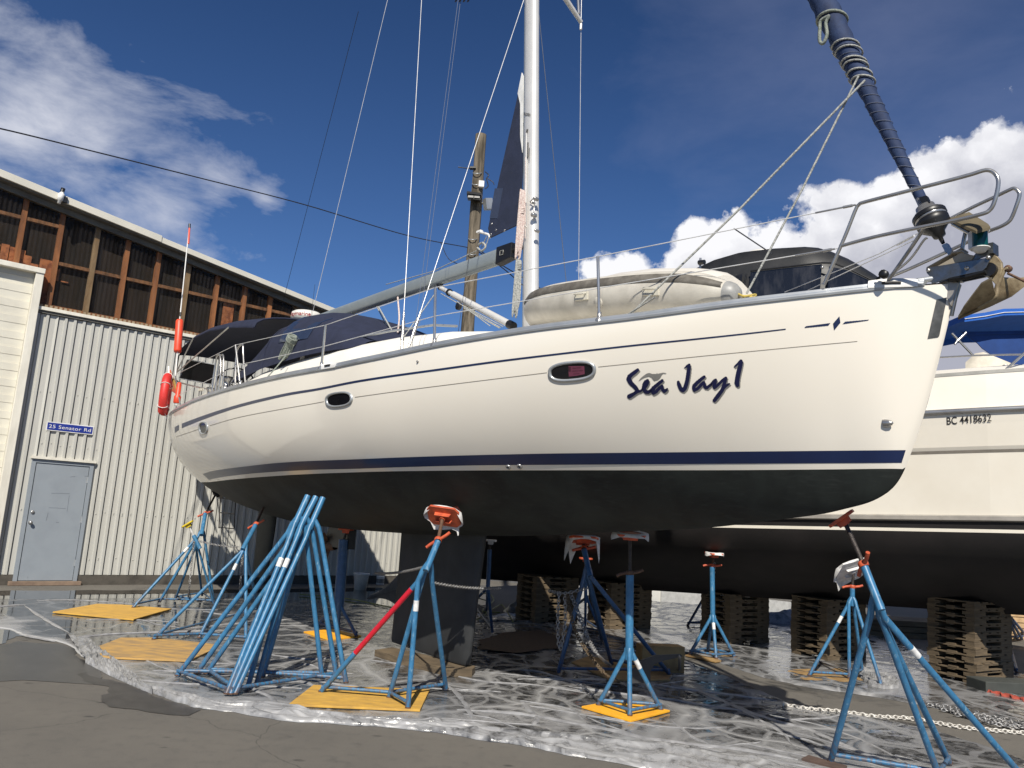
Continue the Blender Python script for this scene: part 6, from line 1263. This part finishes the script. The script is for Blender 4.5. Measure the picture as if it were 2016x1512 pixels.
for (cx_, cy_), n_, nm, jig in (((5.93, 10.13), 11, 'in the stack at the right edge', .012), ((4.56, 11.28), 9, 'in the stack behind the grey ragged pad stand', .012), ((3.50, 12.27), 8, 'in the dark stack behind the upright stand', .008), ((1.80, 12.98), 8, 'in the dark stack behind the fat post stand', .008), ((.62, 13.25), 8, 'in the dark stack right of the keel', .008)):
    c0 = V3(cx_, cy_, 0)+e1_*.31+e2_*.42
    for k in range(n_):
        place_pallet(c0[0]+rng.uniform(-jig, jig), c0[1]+rng.uniform(-jig, jig), .004+k*.0925, rz0+rng.uniform(-.012, .012), 'wooden pallet, %s %s' % (ORD[n_-1-k], nm), 'pallets stacked under the motor cruiser')
for (cx_, cy_, n_, nm) in ((5.93, 10.13, 11, 'the right edge'), (4.56, 11.28, 9, 'the ragged pad stand'), (3.5, 12.27, 8, 'the upright stand'), (1.8, 12.98, 8, 'the fat post stand')):
    c0 = V3(cx_, cy_, 0)+e1_*.31+e2_*.42; u = float((c0-CO)@CD); zt_ = .86+.045*u; z0_ = .004+n_*.0925
    if zt_-z0_ > .02:
        mb = MB(); mb.obox(V3(c0[0], c0[1], (z0_+zt_)/2), e1_*.22, e2_*.16, UP*(zt_-z0_)/2); tag(mb.build('packing_block', 'wood'), 'timber packing block on top of the pallets near '+nm, 'block', 'packing blocks between pallets and cruiser keel')
# far timber piles at the right
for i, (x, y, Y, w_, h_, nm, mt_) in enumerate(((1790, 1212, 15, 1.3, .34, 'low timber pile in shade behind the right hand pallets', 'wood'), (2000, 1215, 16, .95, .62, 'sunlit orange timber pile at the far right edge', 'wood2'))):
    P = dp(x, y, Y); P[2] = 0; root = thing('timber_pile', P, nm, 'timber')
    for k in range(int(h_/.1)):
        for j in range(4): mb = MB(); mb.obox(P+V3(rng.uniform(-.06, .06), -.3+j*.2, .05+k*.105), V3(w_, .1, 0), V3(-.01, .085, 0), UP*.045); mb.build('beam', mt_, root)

# ============================================================ CHAINS
def chain(pts, label, link=.04, r=.0048, mat='chain', group='chains between the stands', name='chain', maxl=400):
    P = bez(pts, 10) if len(pts) > 2 else [lerp(pts[0], pts[1], t) for t in np.linspace(0, 1, 20)]; d_ = [0]
    for a, b_ in zip(P[:-1], P[1:]): d_.append(d_[-1]+np.linalg.norm(b_-a))
    tot = d_[-1]; n_ = min(maxl, int(tot/(link*.72))); mb = MB(); A = np.array(P)
    for i in range(n_):
        s = (i+.5)/n_*tot; c_ = np.array([np.interp(s, d_, A[:, k]) for k in range(3)]); c2 = np.array([np.interp(min(tot, s+.01), d_, A[:, k]) for k in range(3)]); t_ = unit(c2-c_+1e-9)
        a = np.cross(t_, UP if abs(t_[2]) < .9 else V3(1, 0, 0)); a = unit(a); b2_ = np.cross(t_, a); w_ = (a if i % 2 else b2_); w_ = unit(w_+.35*(b2_ if i % 2 else a))
        loop = [c_+t_*math.cos(q)*link*.5+w_*math.sin(q)*link*.32 for q in np.linspace(0, 2*math.pi, 8, endpoint=False)]; mb.tube(loop, r, 5, closed=True)
    return tag(mb.build(name, mat), label, 'chain', group)
def sag(A, Z, s, n_=5): return [lerp(A, Z, t)-UP*s*4*t*(1-t) for t in np.linspace(0, 1, n_)]
chain(sag(dp(851, 1147, 7.3), dp(985, 1158, 8.6), .02), 'pale chain stretched across the keel from the red legged stand')
chain(sag(dp(738, 1128, 11), dp(846, 1113, 7.3), .03), 'dark chain running behind the red legged stand to the left')
chain(sag(dp(388, 1064, 12.4), dp(470, 1077, 12.2), .02), 'dark chain from the far left stand towards the rudder')
chain([dp(382, 1066, 12.2), dp(377, 1110, 12.2), dp(372, 1165, 12.2), gp(371, 1176, .02)], 'chain hanging down from the far left stand')
chain([dp(478, 1085, 10.7), dp(475, 1130, 10.7), dp(472, 1170, 10.7)], 'chain hanging beside the leaning stand with yellow pad')
chain([dp(1101, 1166, 8.6), dp(1098, 1220, 8.6), dp(1099, 1262, 8.6), dp(1103, 1278, 8.6), dp(1107, 1262, 8.6), dp(1113, 1220, 8.6), dp(1112, 1168, 8.6)], 'looped chain hanging straight down left of the dark blue stand', .05, .006)
chain([dp(1123, 1168, 8.6), dp(1140, 1210, 8.4), dp(1160, 1262, 8.1), dp(1180, 1292, 7.8), gp(1204, 1312, .03)], 'bright chain sloping down to the ground left of the fat post', .055, .0065)
chain([dp(1117, 1170, 8.6), dp(1132, 1240, 8.3), dp(1165, 1295, 8.0), dp(1195, 1330, 7.6), gp(1218, 1342, .03)], 'lower rusty chain sloping beside the bright one', .05, .006, simple('rusty_chain', (.14, .10, .06), .7, .3))
chain([dp(1080, 1163, 8.9), dp(1110, 1168, 8.6), dp(1158, 1158, 8.5)], 'chain draped level at the top of the looped chains', .045)
chain([gp(x, y, .022) for x, y in ((1543, 1388), (1600, 1396), (1660, 1401), (1720, 1410), (1790, 1414), (1850, 1424), (1905, 1433), (1960, 1438), (2080, 1448))], 'whitish chain lying along the bare concrete strip', .055, .007, 'chainw')
chain([dp(1338, 1292, 8.0), gp(1336, 1320, .03), gp(1318, 1336, .03)], 'short chain at the end of the dark brown board', .04, .005)
chain([dp(1407, 1108, 11.4), dp(1406, 1135, 11.4), dp(1404, 1150, 11.4)], 'short chain hanging on the upright stand', .04, .005)
root = thing('chain_heap', gp(1950, 1405, 0), 'spread heap of grey chain lying at the right edge', 'chain')
for k in range(9):
    pts = [gp(1818+k*9+i*36, 1382+k*3.2+i*7.6+3.0*math.sin(i*1.9+k*2.1), .018+.010*(k % 3)) for i in range(7)]
    o = chain(pts, None, .055, .0065, 'chain', None, 'chain_run'); w_ = o.matrix_world.copy(); o.parent = root
    o.location = tuple(np.array(o.location)-np.array(root.location)); 
    for kk in ('category', 'group', 'label'):
        if kk in o: del o[kk]
mb = MB(); G = []
for i in range(14):
    P = gp(1934+i*6.4, 1364+i*1.55, .0); G.append([P+V3(.03*math.sin(i*2), -.09, .02), P+V3(0, -.03, .055+.012*math.sin(i*1.7)), P+V3(0, .05, .05+.01*math.cos(i*2.3)), P+V3(0, .11, .02)])
mb.grid(G); tag(mb.build('orange_strap', simple('orange_cloth', (.45, .08, .05), .8, col2=(.3, .06, .04), ns=9, bmp=.4)), 'crumpled orange strap lying on the chain heap', 'strap')
mb = MB(); P = gp(2000, 1372, 0)+V3(.1, .25, 0); mb.obox(P+UP*.075, V3(.45, .05, 0), V3(-.02, .17, 0), UP*.07); tag(mb.build('dark_timber', simple('dark_timber', (.05, .055, .05), .8, ns=6), None, .01), 'dark grey block of timber at the right edge beside the pallets', 'timber')
# ============================================================ BITS UNDER THE BOATS
bk = thing('bucket', gp(709, 1161), 'white plastic bucket standing by the shed wall under the yacht', 'bucket')
P = gp(709, 1161); mb = MB(); mb.lathe(P, UP, [(0, .003), (.125, .003), (.155, .30), (.165, .31), (.165, .33), (.15, .33), (.12, .02), (0, .02)], 24); mb.build('pail', 'white', bk); mb = MB(); mb.tube([P+V3(.165*math.cos(t), -.1*math.sin(t)-.02, .31-.09*math.sin(t)) for t in np.linspace(0, math.pi, 12)], .004, 5); mb.build('handle', 'alu', bk)
P = gp(748, 1151); pt2 = thing('paint_tin', P, 'small paint tin on the ground to the right of the white bucket', 'tin'); mb = MB(); mb.lathe(P, UP, [(0, .003), (.085, .003), (.088, .01), (.088, .17), (.092, .18), (.08, .185), (0, .18)], 20); mb.build('can', 'white', pt2); mb = MB(); mb.lathe(P, UP, [(.0885, .04), (.0885, .13)], 20); mb.build('paper_label', 'lettergrey', pt2)
P = gp(783, 1149); bt = thing('squeeze_bottle', P, 'white pointed squeeze bottle at the left edge of the keel', 'bottle'); mb = MB(); mb.lathe(P+UP*.0, UP, [(0, 0), (.04, 0), (.04, .12), (.035, .14)], 14); mb.build('body', 'white', bt); mb = MB(); mb.lathe(P, UP, [(.034, .14), (.01, .19), (0, .2)], 14); mb.build('nozzle', 'band', bt)
mb = MB(); G = []
for i in range(11):
    t = i/10; c_ = lerp(gp(729, 1176), gp(784, 1160), t)+UP*0; h_ = .05+.30*t**2; w_ = .28*(1-.5*t); G.append([c_+V3(-.02, -w_, .004), c_+V3(.01*math.sin(i), -w_*.5, h_*.8), c_+V3(0, 0, h_), c_+V3(.02, w_*.5, h_*.7), c_+V3(0, w_, .004)])
mb.grid(G); tag(mb.build('grey_tarpaulin', simple('grey_tarp', (.10, .098, .092), .7, col2=(.07, .068, .064), ns=5, bmp=.4)), 'crumpled grey tarpaulin heaped left of the keel', 'tarpaulin')
def hose(pts, label, mat='yrope', r=.012): mb = MB(); mb.tube(bez([gp(x, y, .03+h) for x, y, h in pts], 8), r, 6); return tag(mb.build('hose', mat), label, 'hose', 'hoses on the ground')
M['hose'] = simple('olive_hose', (.20, .22, .07), .6)
hose([(590, 1170, 0), (680, 1178, 0), (770, 1196, 0)], 'olive hose lying left of the keel', 'hose'); hose([(940, 1220, 0), (975, 1196, 0), (990, 1192, .0), (1010, 1224, 0)], 'olive hose crossing behind the keel', 'hose')
hose([(940, 1172, .0), (960, 1168, 0.05), (972, 1182, 0), (950, 1202, 0), (985, 1206, 0)], 'looped olive hose in the shade right of the keel', 'hose')
hose([(1085, 1128, .12), (1095, 1142, 0), (1115, 1156, 0), (1140, 1160, 0)], 'yellow hose far behind between the pallets', 'yrope', .016)
mb = poly_sheet([(945, 1262), (985, 1246), (1060, 1240), (1120, 1258), (1105, 1276), (1020, 1284), (950, 1280)], .030); tag(mb.build('coir_mat', simple('rusty_brown_mat', (.07, .042, .026), .95, col2=(.03, .024, .018), ns=30, bmp=.8, bs=90)), 'rusty brown fibrous mat on the ground right of the keel', 'mat')
P = gp(1285, 1325); mb = MB(); mb.obox(P+V3(.1, .1, .16), V3(.26, .04, 0), V3(-.02, .1, 0), UP*.15); tag(mb.build('wooden_block', 'plybrown', None, .006), 'brown wooden block at the foot of the dark blue stand', 'block')
mb = MB(); c_ = gp(1300, 1300, .0); G = []
mb.prism([dp(x, y, 8.2) for x, y in ((1240, 1345), (1245, 1322), (1262, 1300), (1290, 1290), (1340, 1288), (1345, 1292), (1310, 1300), (1288, 1308), (1280, 1325), (1281, 1345))], V3(0, .03, 0)); tag(mb.build('steel_bracket', simple('dark_plate', (.035, .036, .038), .6)), 'curved dark steel plate leaning behind the fat post stand', 'steel plate')
def crumple(name, c_, rx, ry, h_, mat, label, seed=0):
    mb = MB(); G = []
    for i in range(19):
        t = i/18*math.pi*2; row = []
        for j in range(9):
            q = j/8; rr = q*(1+.25*noise.noise(Vector((math.cos(t)*1.5, math.sin(t)*1.5, seed)))); z = h_*(1-q**2)*(1+.9*noise.noise(Vector((math.cos(t)*q*2.5, math.sin(t)*q*2.5, seed+3))))+.012*(1-q); row.append(c_+V3(math.cos(t)*rx*rr, math.sin(t)*ry*rr, max(.003, z)))
        G.append(row)
    mb.grid(G); return tag(mb.build(name, mat), label, 'plastic film', 'heaps of plastic film')

# ============================================================ PLASTIC FILM SPREAD ON THE WET GROUND
def film_mat(name, white=0.0):
    mt, nt, b = newmat(name); L = nt.links; v = coords(nt, (1, 1, 1))
    wn = nd(nt, 'ShaderNodeTexNoise', i_Scale=1.6, i_Detail=2.5, i_Roughness=.5); L.new(v, wn.inputs['Vector'])
    wv = nd(nt, 'ShaderNodeVectorMath', operation='MULTIPLY_ADD'); L.new(wn.outputs['Color'], wv.inputs[0]); wv.inputs[1].default_value = (.45, .45, 0); L.new(v, wv.inputs[2])
    mp = nd(nt, 'ShaderNodeMapping'); L.new(wv.outputs[0], mp.inputs[0]); mp.inputs['Rotation'].default_value = (0, 0, R_(24)); mp.inputs['Scale'].default_value = (1.0, .85, 1)
    def vor(sc, rnd=1.0):
        n = nd(nt, 'ShaderNodeTexVoronoi', feature='DISTANCE_TO_EDGE'); n.inputs['Scale'].default_value = sc; n.inputs['Randomness'].default_value = rnd; L.new(mp.outputs[0], n.inputs['Vector']); return n.outputs['Distance']
    v1, v2, v3 = vor(1.1), vor(2.6), vor(7.5)
    mp2 = nd(nt, 'ShaderNodeMapping'); L.new(wv.outputs[0], mp2.inputs[0]); mp2.inputs['Rotation'].default_value = (0, 0, R_(24)); mp2.inputs['Scale'].default_value = (.22, 1.5, 1)
    st_ = nd(nt, 'ShaderNodeTexNoise', i_Scale=2.2, i_Detail=6, i_Roughness=.65); L.new(mp2.outputs[0], st_.inputs['Vector'])
    big = noise_(nt, v, .55, 4, .55); fine = noise_(nt, v, 26, 6, .75); mid = noise_(nt, v, 7, 5, .65, 1.0)
    c1 = ramp(nt, v1, .006, .030, 1, 0); c2 = ramp(nt, v2, .008, .055, .8, 0); c3 = ramp(nt, v3, .0, .10, .55, 0)
    cr = mth(nt, 'MAXIMUM', c1, mth(nt, 'MULTIPLY', c2, ramp(nt, mid, .40, .60))); cr = mth(nt, 'MULTIPLY', cr, ramp(nt, big, .38, .55, .15, 1))
    ridge = mth(nt, 'ABSOLUTE', mth(nt, 'SUBTRACT', st_.outputs[0], .5)); rl = ramp(nt, mth(nt, 'ADD', ridge, mth(nt, 'MULTIPLY', mth(nt, 'SUBTRACT', fine, .5), .03)), .004, .028, 1, 0); pass
    # loose film (milky) against film stuck to wet ground (dark)
    at = nd(nt, 'ShaderNodeAttribute', attribute_name='thick'); thk = at.outputs['Fac']
    loose = ramp(nt, mth(nt, 'ADD', mth(nt, 'ADD', mth(nt, 'MULTIPLY', ramp(nt, thk, 0, 1), .42), mth(nt, 'ADD', mth(nt, 'MULTIPLY', mid, .75), mth(nt, 'MULTIPLY', big, .55))), mth(nt, 'MULTIPLY', fine, .30)), .92-white*.5, 1.10-white*.5)
    spr = ramp(nt, thk, -1.0, 0.0, .25, 1.0)
    webv = mth(nt, 'ADD', v2, mth(nt, 'MULTIPLY', mth(nt, 'SUBTRACT', mid, .5), .10)); web = mth(nt, 'MULTIPLY', ramp(nt, webv, .05, .075, 1, 0), .9)
    webv1 = mth(nt, 'ADD', v1, mth(nt, 'MULTIPLY', mth(nt, 'SUBTRACT', mid, .5), .10)); web = mth(nt, 'MAXIMUM', web, ramp(nt, webv1, .035, .075, 1, 0))
    web = mth(nt, 'MAXIMUM', web, mth(nt, 'MULTIPLY', ramp(nt, noise_(nt, v, 13, 4, .65), .50, .56), ramp(nt, mid, .46, .58, .0, .5))); loose = mth(nt, 'MULTIPLY', mth(nt, 'MAXIMUM', loose, web), spr); cr = mth(nt, 'MULTIPLY', cr, mth(nt, 'ADD', .35, mth(nt, 'MULTIPLY', spr, .65)))
    dk = mixc(nt, spr, (.014, .014, .014), mixc(nt, ramp(nt, noise_(nt, v, 9, 6, .7), .42, .60), (.038, .038, .038), (.145, .145, .147)))
    col = mixc(nt, loose, dk, (.20+.13*white, .20+.13*white, .203+.13*white)); col = mixc(nt, mth(nt, 'MULTIPLY', ramp(nt, thk, .2, 1), .55), col, (.50, .50, .50)); col = mixc(nt, mth(nt, 'MULTIPLY', cr, .85), col, (.33+.12*white, .33+.12*white, .33+.12*white))
    L.new(col, b.inputs['Base Color']); rg = mixc(nt, loose, (.015, .015, .015), (.28, .28, .28)); L.new(rg, b.inputs['Roughness']); b.inputs['Specular IOR Level'].default_value = .6
    h = mth(nt, 'ADD', mth(nt, 'MULTIPLY', cr, .7), mth(nt, 'MULTIPLY', fine, mth(nt, 'MULTIPLY', loose, .5))); bump(nt, b, h, .5, .010); return mt
M['film'] = film_mat('wet_plastic_film'); M['film_white'] = film_mat('gathered_plastic_film', .5)
def resample(pts, n_):
    A = np.array(pts, float); d_ = np.concatenate([[0], np.cumsum(np.linalg.norm(np.diff(A, axis=0), axis=1))]); s = np.linspace(0, d_[-1], n_); return np.stack([np.interp(s, d_, A[:, k]) for k in range(A.shape[1])], 1)
def film(name, bot, top_, label, nu=420, nv=150, amp=.010, z0=.010, mat='film', jag=.05, edge=0.0, tjag=None, thickw=0.0, along=False):
    TH = np.zeros((nu, nv))
    b_ = resample([gp(x, y)[:2] for x, y in bot], nu); t_ = resample([gp(x, y)[:2] for x, y in top_], nu); G = np.zeros((nu, nv, 3))
    for i in range(nu):
        jb = noise.noise(Vector((b_[i][0]*2.2, b_[i][1]*2.2, 1)))*jag+noise.noise(Vector((b_[i][0]*9, b_[i][1]*9, 2)))*jag*.4; jt = noise.noise(Vector((t_[i][0]*1.4, t_[i][1]*1.4, 5)))*(tjag or jag)
        d0 = t_[i]-b_[i]; d0 = d0/(np.linalg.norm(d0)+1e-6); B0, T0 = b_[i]+d0*jb, t_[i]+d0*jt
        for j in range(nv):
            q = (j/(nv-1)); p = B0+(T0-B0)*q; x, y = p; w1 = noise.noise(Vector((x*.9, y*.9, 3)))
            r1 = 1-abs(noise.noise(Vector((x*2.1+w1, y*3.0, 7)))); r2 = 1-abs(noise.noise(Vector((x*6.5, y*8.5+w1*2, 9)))); r3 = 1-abs(noise.noise(Vector((x*19, y*19, 12))))
            z = z0+amp*(max(0, r1-.80)*5*.8+max(0, r2-.78)*4*(.25 if thickw or amp < .01 else .55)+max(0, r3-.7)*3*(.05 if thickw or amp < .01 else .22))
            if thickw: spf = min(1., max(0., (-2.8-x)/1.2))*min(1., max(0., (y-8.2)/.8)); z = z0+(z-z0)*(1-.95*spf)
            if along:
                ul = i/nu*13.; a1 = 1-abs(noise.noise(Vector((ul*.55, q*2.4+.5*noise.noise(Vector((ul*.9, q, 31))), 33)))); a2 = 1-abs(noise.noise(Vector((ul*1.3, q*5.5, 35)))); a3 = noise.noise(Vector((x*9, y*9, 36)))
                z = z0+amp*(max(0, a1-.7)*3.3+max(0, a2-.75)*2.2+.14*a3)
            e = min(q, 1-q)*(nv-1)
            if edge and e < 8: z += edge*(1-e/8)*(.5+.5*noise.noise(Vector((x*8, y*8, 4))))
            if e < 1: z = .003
            if thickw:
                dd_ = q*np.linalg.norm(T0-B0); ww_ = thickw*(1+1.1*min(1., max(0., (x+1.2)/1.6)))*(.7+1.1*noise.noise(Vector((x*.7, y*.7, 21)))+.5*noise.noise(Vector((x*3, y*3, 22)))); TH[i, j] = max(0., 1-dd_/max(.05, ww_))
            else: TH[i, j] = .0
            if thickw and TH[i, j] <= .05: TH[i, j] = -min(1., max(0., (-2.8-x)/1.2))*min(1., max(0., (y-8.2)/.8))
            G[i, j] = (x, y, z)
    mb = MB(); mb.grid(G); o = mb.build(name, mat); ca = o.data.attributes.new('thick', 'FLOAT', 'POINT'); ca.data.foreach_set('value', TH.ravel().astype(np.float32)); return tag(o, label, 'plastic film')
BOT = [(-260, 1232), (-60, 1232), (20, 1240), (42, 1250), (108, 1262), (140, 1274), (168, 1300), (215, 1325), (270, 1352), (330, 1376), (400, 1392), (470, 1402), (560, 1418), (700, 1425), (850, 1436), (950, 1452), (1080, 1472), (1200, 1490), (1350, 1518), (1500, 1550), (1700, 1600), (2150, 1760)]
TOP = [(-260, 1180), (-60, 1180), (60, 1181), (180, 1180), (330, 1178), (480, 1180), (640, 1186), (800, 1196), (920, 1206), (1040, 1222), (1160, 1246), (1280, 1280), (1360, 1306), (1440, 1338), (1520, 1372), (1560, 1392), (1640, 1402), (1740, 1418), (1840, 1442), (1940, 1472), (2016, 1500), (2150, 1560)]
fa_ = film('plastic_sheet', BOT, TOP, 'big crumpled sheet of clear plastic film spread under the yacht', 620, 230, .006, .010, edge=.01, thickw=.75)
film('plastic_sheet', [(940, 1224), (1060, 1228), (1180, 1252), (1290, 1276), (1400, 1300), (1500, 1334), (1580, 1352), (1680, 1366), (1780, 1384), (1880, 1402), (2016, 1436), (2150, 1470)],
     [(1080, 1186), (1180, 1180), (1300, 1186), (1420, 1196), (1520, 1206), (1620, 1226), (1720, 1252), (1840, 1290), (2016, 1330), (2200, 1370)], 'second sheet of plastic film lying under the motor cruiser', 340, 110, .008, .026, edge=.012)
# gathered white near edge of the big sheet
BW = [(262, 1352), (330, 1379), (400, 1396), (470, 1406), (560, 1420), (700, 1428), (850, 1440), (950, 1458), (1080, 1480), (1200, 1500), (1350, 1530), (1500, 1562), (1700, 1615)]
TWp = [(262, 1346), (335, 1368), (420, 1386), (480, 1394), (570, 1405), (700, 1412), (850, 1423), (960, 1434), (1080, 1448), (1200, 1460), (1350, 1478), (1500, 1503), (1700, 1545)]
film('gathered_film', BW, TWp, 'thick bunched white edge of the plastic film along the dry concrete', 700, 40, .028, .014, 'film_white', .06, .004, tjag=.22, along=True)
film('gathered_film', [(168, 1306), (210, 1328), (262, 1352), (300, 1368)], [(128, 1254), (170, 1262), (205, 1290), (240, 1318)], 'bunched film corner beside the worn yellow board', 90, 34, .03, .020, 'film_white', .03, .008, along=True)
film('gathered_film', [(1690, 1338), (1712, 1356), (1740, 1362), (1770, 1360)], [(1700, 1322), (1722, 1326), (1745, 1330), (1765, 1340)], 'white film bunched round the foot of the ragged pad stand', 50, 24, .05, .035, 'film_white', .03, .03)
M['milky'] = simple('milky_film', (.30, .31, .33), .35, col2=(.12, .125, .13), ns=9, bmp=.8, bs=9)
crumple('film_heap', gp(1545, 1228), .75, .35, .20, 'milky', 'heap of milky film between the dark and the ragged pad pallets', 1)
crumple('film_heap', gp(1760, 1240), .6, .35, .14, 'milky', 'heap of milky film in shade left of the right hand pallets', 4)
crumple('film_heap', gp(1015, 1205), .25, .3, .13, 'milky', 'small bag of film in shade right of the keel', 8)

# damp patches beside the film
M['damp'] = simple('damp_asphalt', (.030, .028, .026), .38, col2=(.05, .047, .043), ns=5, bmp=.25, bs=160)
struct('puddle', poly_sheet([(168, 1322), (215, 1336), (262, 1358), (330, 1383), (400, 1400), (380, 1408), (300, 1402), (225, 1390), (195, 1372), (215, 1352), (150, 1338)], .0045), 'damp')
struct('puddle', poly_sheet([(1560, 1398), (1660, 1404), (1760, 1420), (1830, 1432), (1800, 1436), (1700, 1422), (1600, 1408)], .0045), 'damp')

# long raised folds in the big sheet
M['foldf'] = film_mat('film_fold', .6)
M['foldf'] = simple('white_film_fold', (.31, .31, .315), .35, col2=(.19, .19, .195), ns=7, bmp=.5, bs=25)
bpoly = [tuple(gp(x, y)[:2]) for x, y in BOT]; tpoly = [tuple(gp(x, y)[:2]) for x, y in TOP]; SHP = np.array(bpoly+tpoly[::-1])
def inside_sheet(p):
    x, y = p[0], p[1]; X, Y = SHP[:, 0], SHP[:, 1]; X2, Y2 = np.roll(X, -1), np.roll(Y, -1); c_ = ((Y > y) != (Y2 > y)) & (x < (X2-X)*(y-Y)/(Y2-Y+1e-12)+X); return bool(c_.sum() % 2)
def fold(pts, w, h, z=.016):
    P = bez([V3(p[0], p[1], 0) for p in pts], 8); n_ = len(P); G = []
    for i, p in enumerate(P):
        t = unit(P[min(i+1, n_-1)]-P[max(i-1, 0)]); s_ = V3(-t[1], t[0], 0); k = min(1, i/4+.05, (n_-1-i)/4+.05); ww = w*k*(.65+.9*abs(noise.noise(Vector((p[0]*3, p[1]*3, 41))))+.5*abs(noise.noise(Vector((p[0]*11, p[1]*11, 42))))); hh = h*k*(.6+.9*abs(noise.noise(Vector((p[0]*6, p[1]*6, 43)))))
        o = s_*w*.5*noise.noise(Vector((p[0]*7, p[1]*7, 44)))
        G.append([p+o-s_*ww+UP*(z-.004), p+o-s_*ww*.45+UP*(z+hh*.75), p+o+s_*ww*.1+UP*(z+hh), p+o+s_*ww*.6+UP*(z+hh*.35), p+o+s_*ww+UP*(z-.004)])
    mb = MB(); mb.grid(G); o_ = mb.build('fold_ridge', 'foldf'); o_.parent = fa_; o_.location = tuple(np.array(o_.location)-np.array(fa_.location)); return o_
for L_, w in (([(1024, 1321), (1071, 1327), (1149, 1355), (1165, 1375)], .030), ([(1321, 1351), (1375, 1362), (1440, 1390), (1524, 1421), (1594, 1440), (1711, 1491), (1805, 1520)], .035), ([(900, 1400), (1024, 1409), (1141, 1429), (1297, 1460), (1461, 1480), (1571, 1499)], .045), ([(1000, 1450), (1250, 1482), (1450, 1512)], .05), ([(1368, 1358), (1420, 1380), (1530, 1440), (1560, 1470)], .02), ([(1024, 1382), (1118, 1398), (1149, 1420)], .022), ([(1320, 1420), (1360, 1452), (1395, 1468)], .025),
    ([(36, 1252), (70, 1258), (108, 1266)], .022), ([(48, 1194), (90, 1222), (135, 1248)], .035), ([(-60, 1205), (0, 1196), (50, 1192)], .03), ([(72, 1184), (145, 1183), (258, 1190)], .02), ([(129, 1262), (210, 1251), (338, 1246), (450, 1243)], .04), ([(170, 1221), (260, 1222), (350, 1227)], .018), ([(346, 1242), (480, 1228), (596, 1219)], .035), ([(400, 1205), (450, 1212), (516, 1202)], .03),
    ([(520, 1290), (620, 1300), (720, 1285)], .03), ([(540, 1330), (600, 1310), (640, 1322), (700, 1330)], .025), ([(300, 1322), (420, 1330), (560, 1345), (620, 1335)], .03), ([(880, 1330), (960, 1345), (1060, 1352), (1180, 1372)], .025), ([(1200, 1330), (1300, 1352), (1450, 1372), (1530, 1382)], .03)):
    fold([gp(x, y) for x, y in L_], w*.8, w*.32)
r2_ = np.random.RandomState(11); cnt = 0
while cnt < 42:
    px0, py0 = r2_.uniform(-40, 1750), 1190+310*r2_.uniform(0, 1)**.9
    p = gp(px0, py0)[:2]
    if not inside_sheet(p): continue
    a = R_(-22)+r2_.normal()*.45; L_ = r2_.uniform(.4, 1.9); pts = [p]
    for k in range(5):
        a += r2_.normal()*.22; q_ = pts[-1]+np.array([math.cos(a), math.sin(a)])*L_/5
        if not inside_sheet(q_): break
        pts.append(q_)
    if len(pts) < 4: continue
    w = r2_.choice([.008, .012, .018, .028]); fold(pts, w, w*.4); cnt += 1
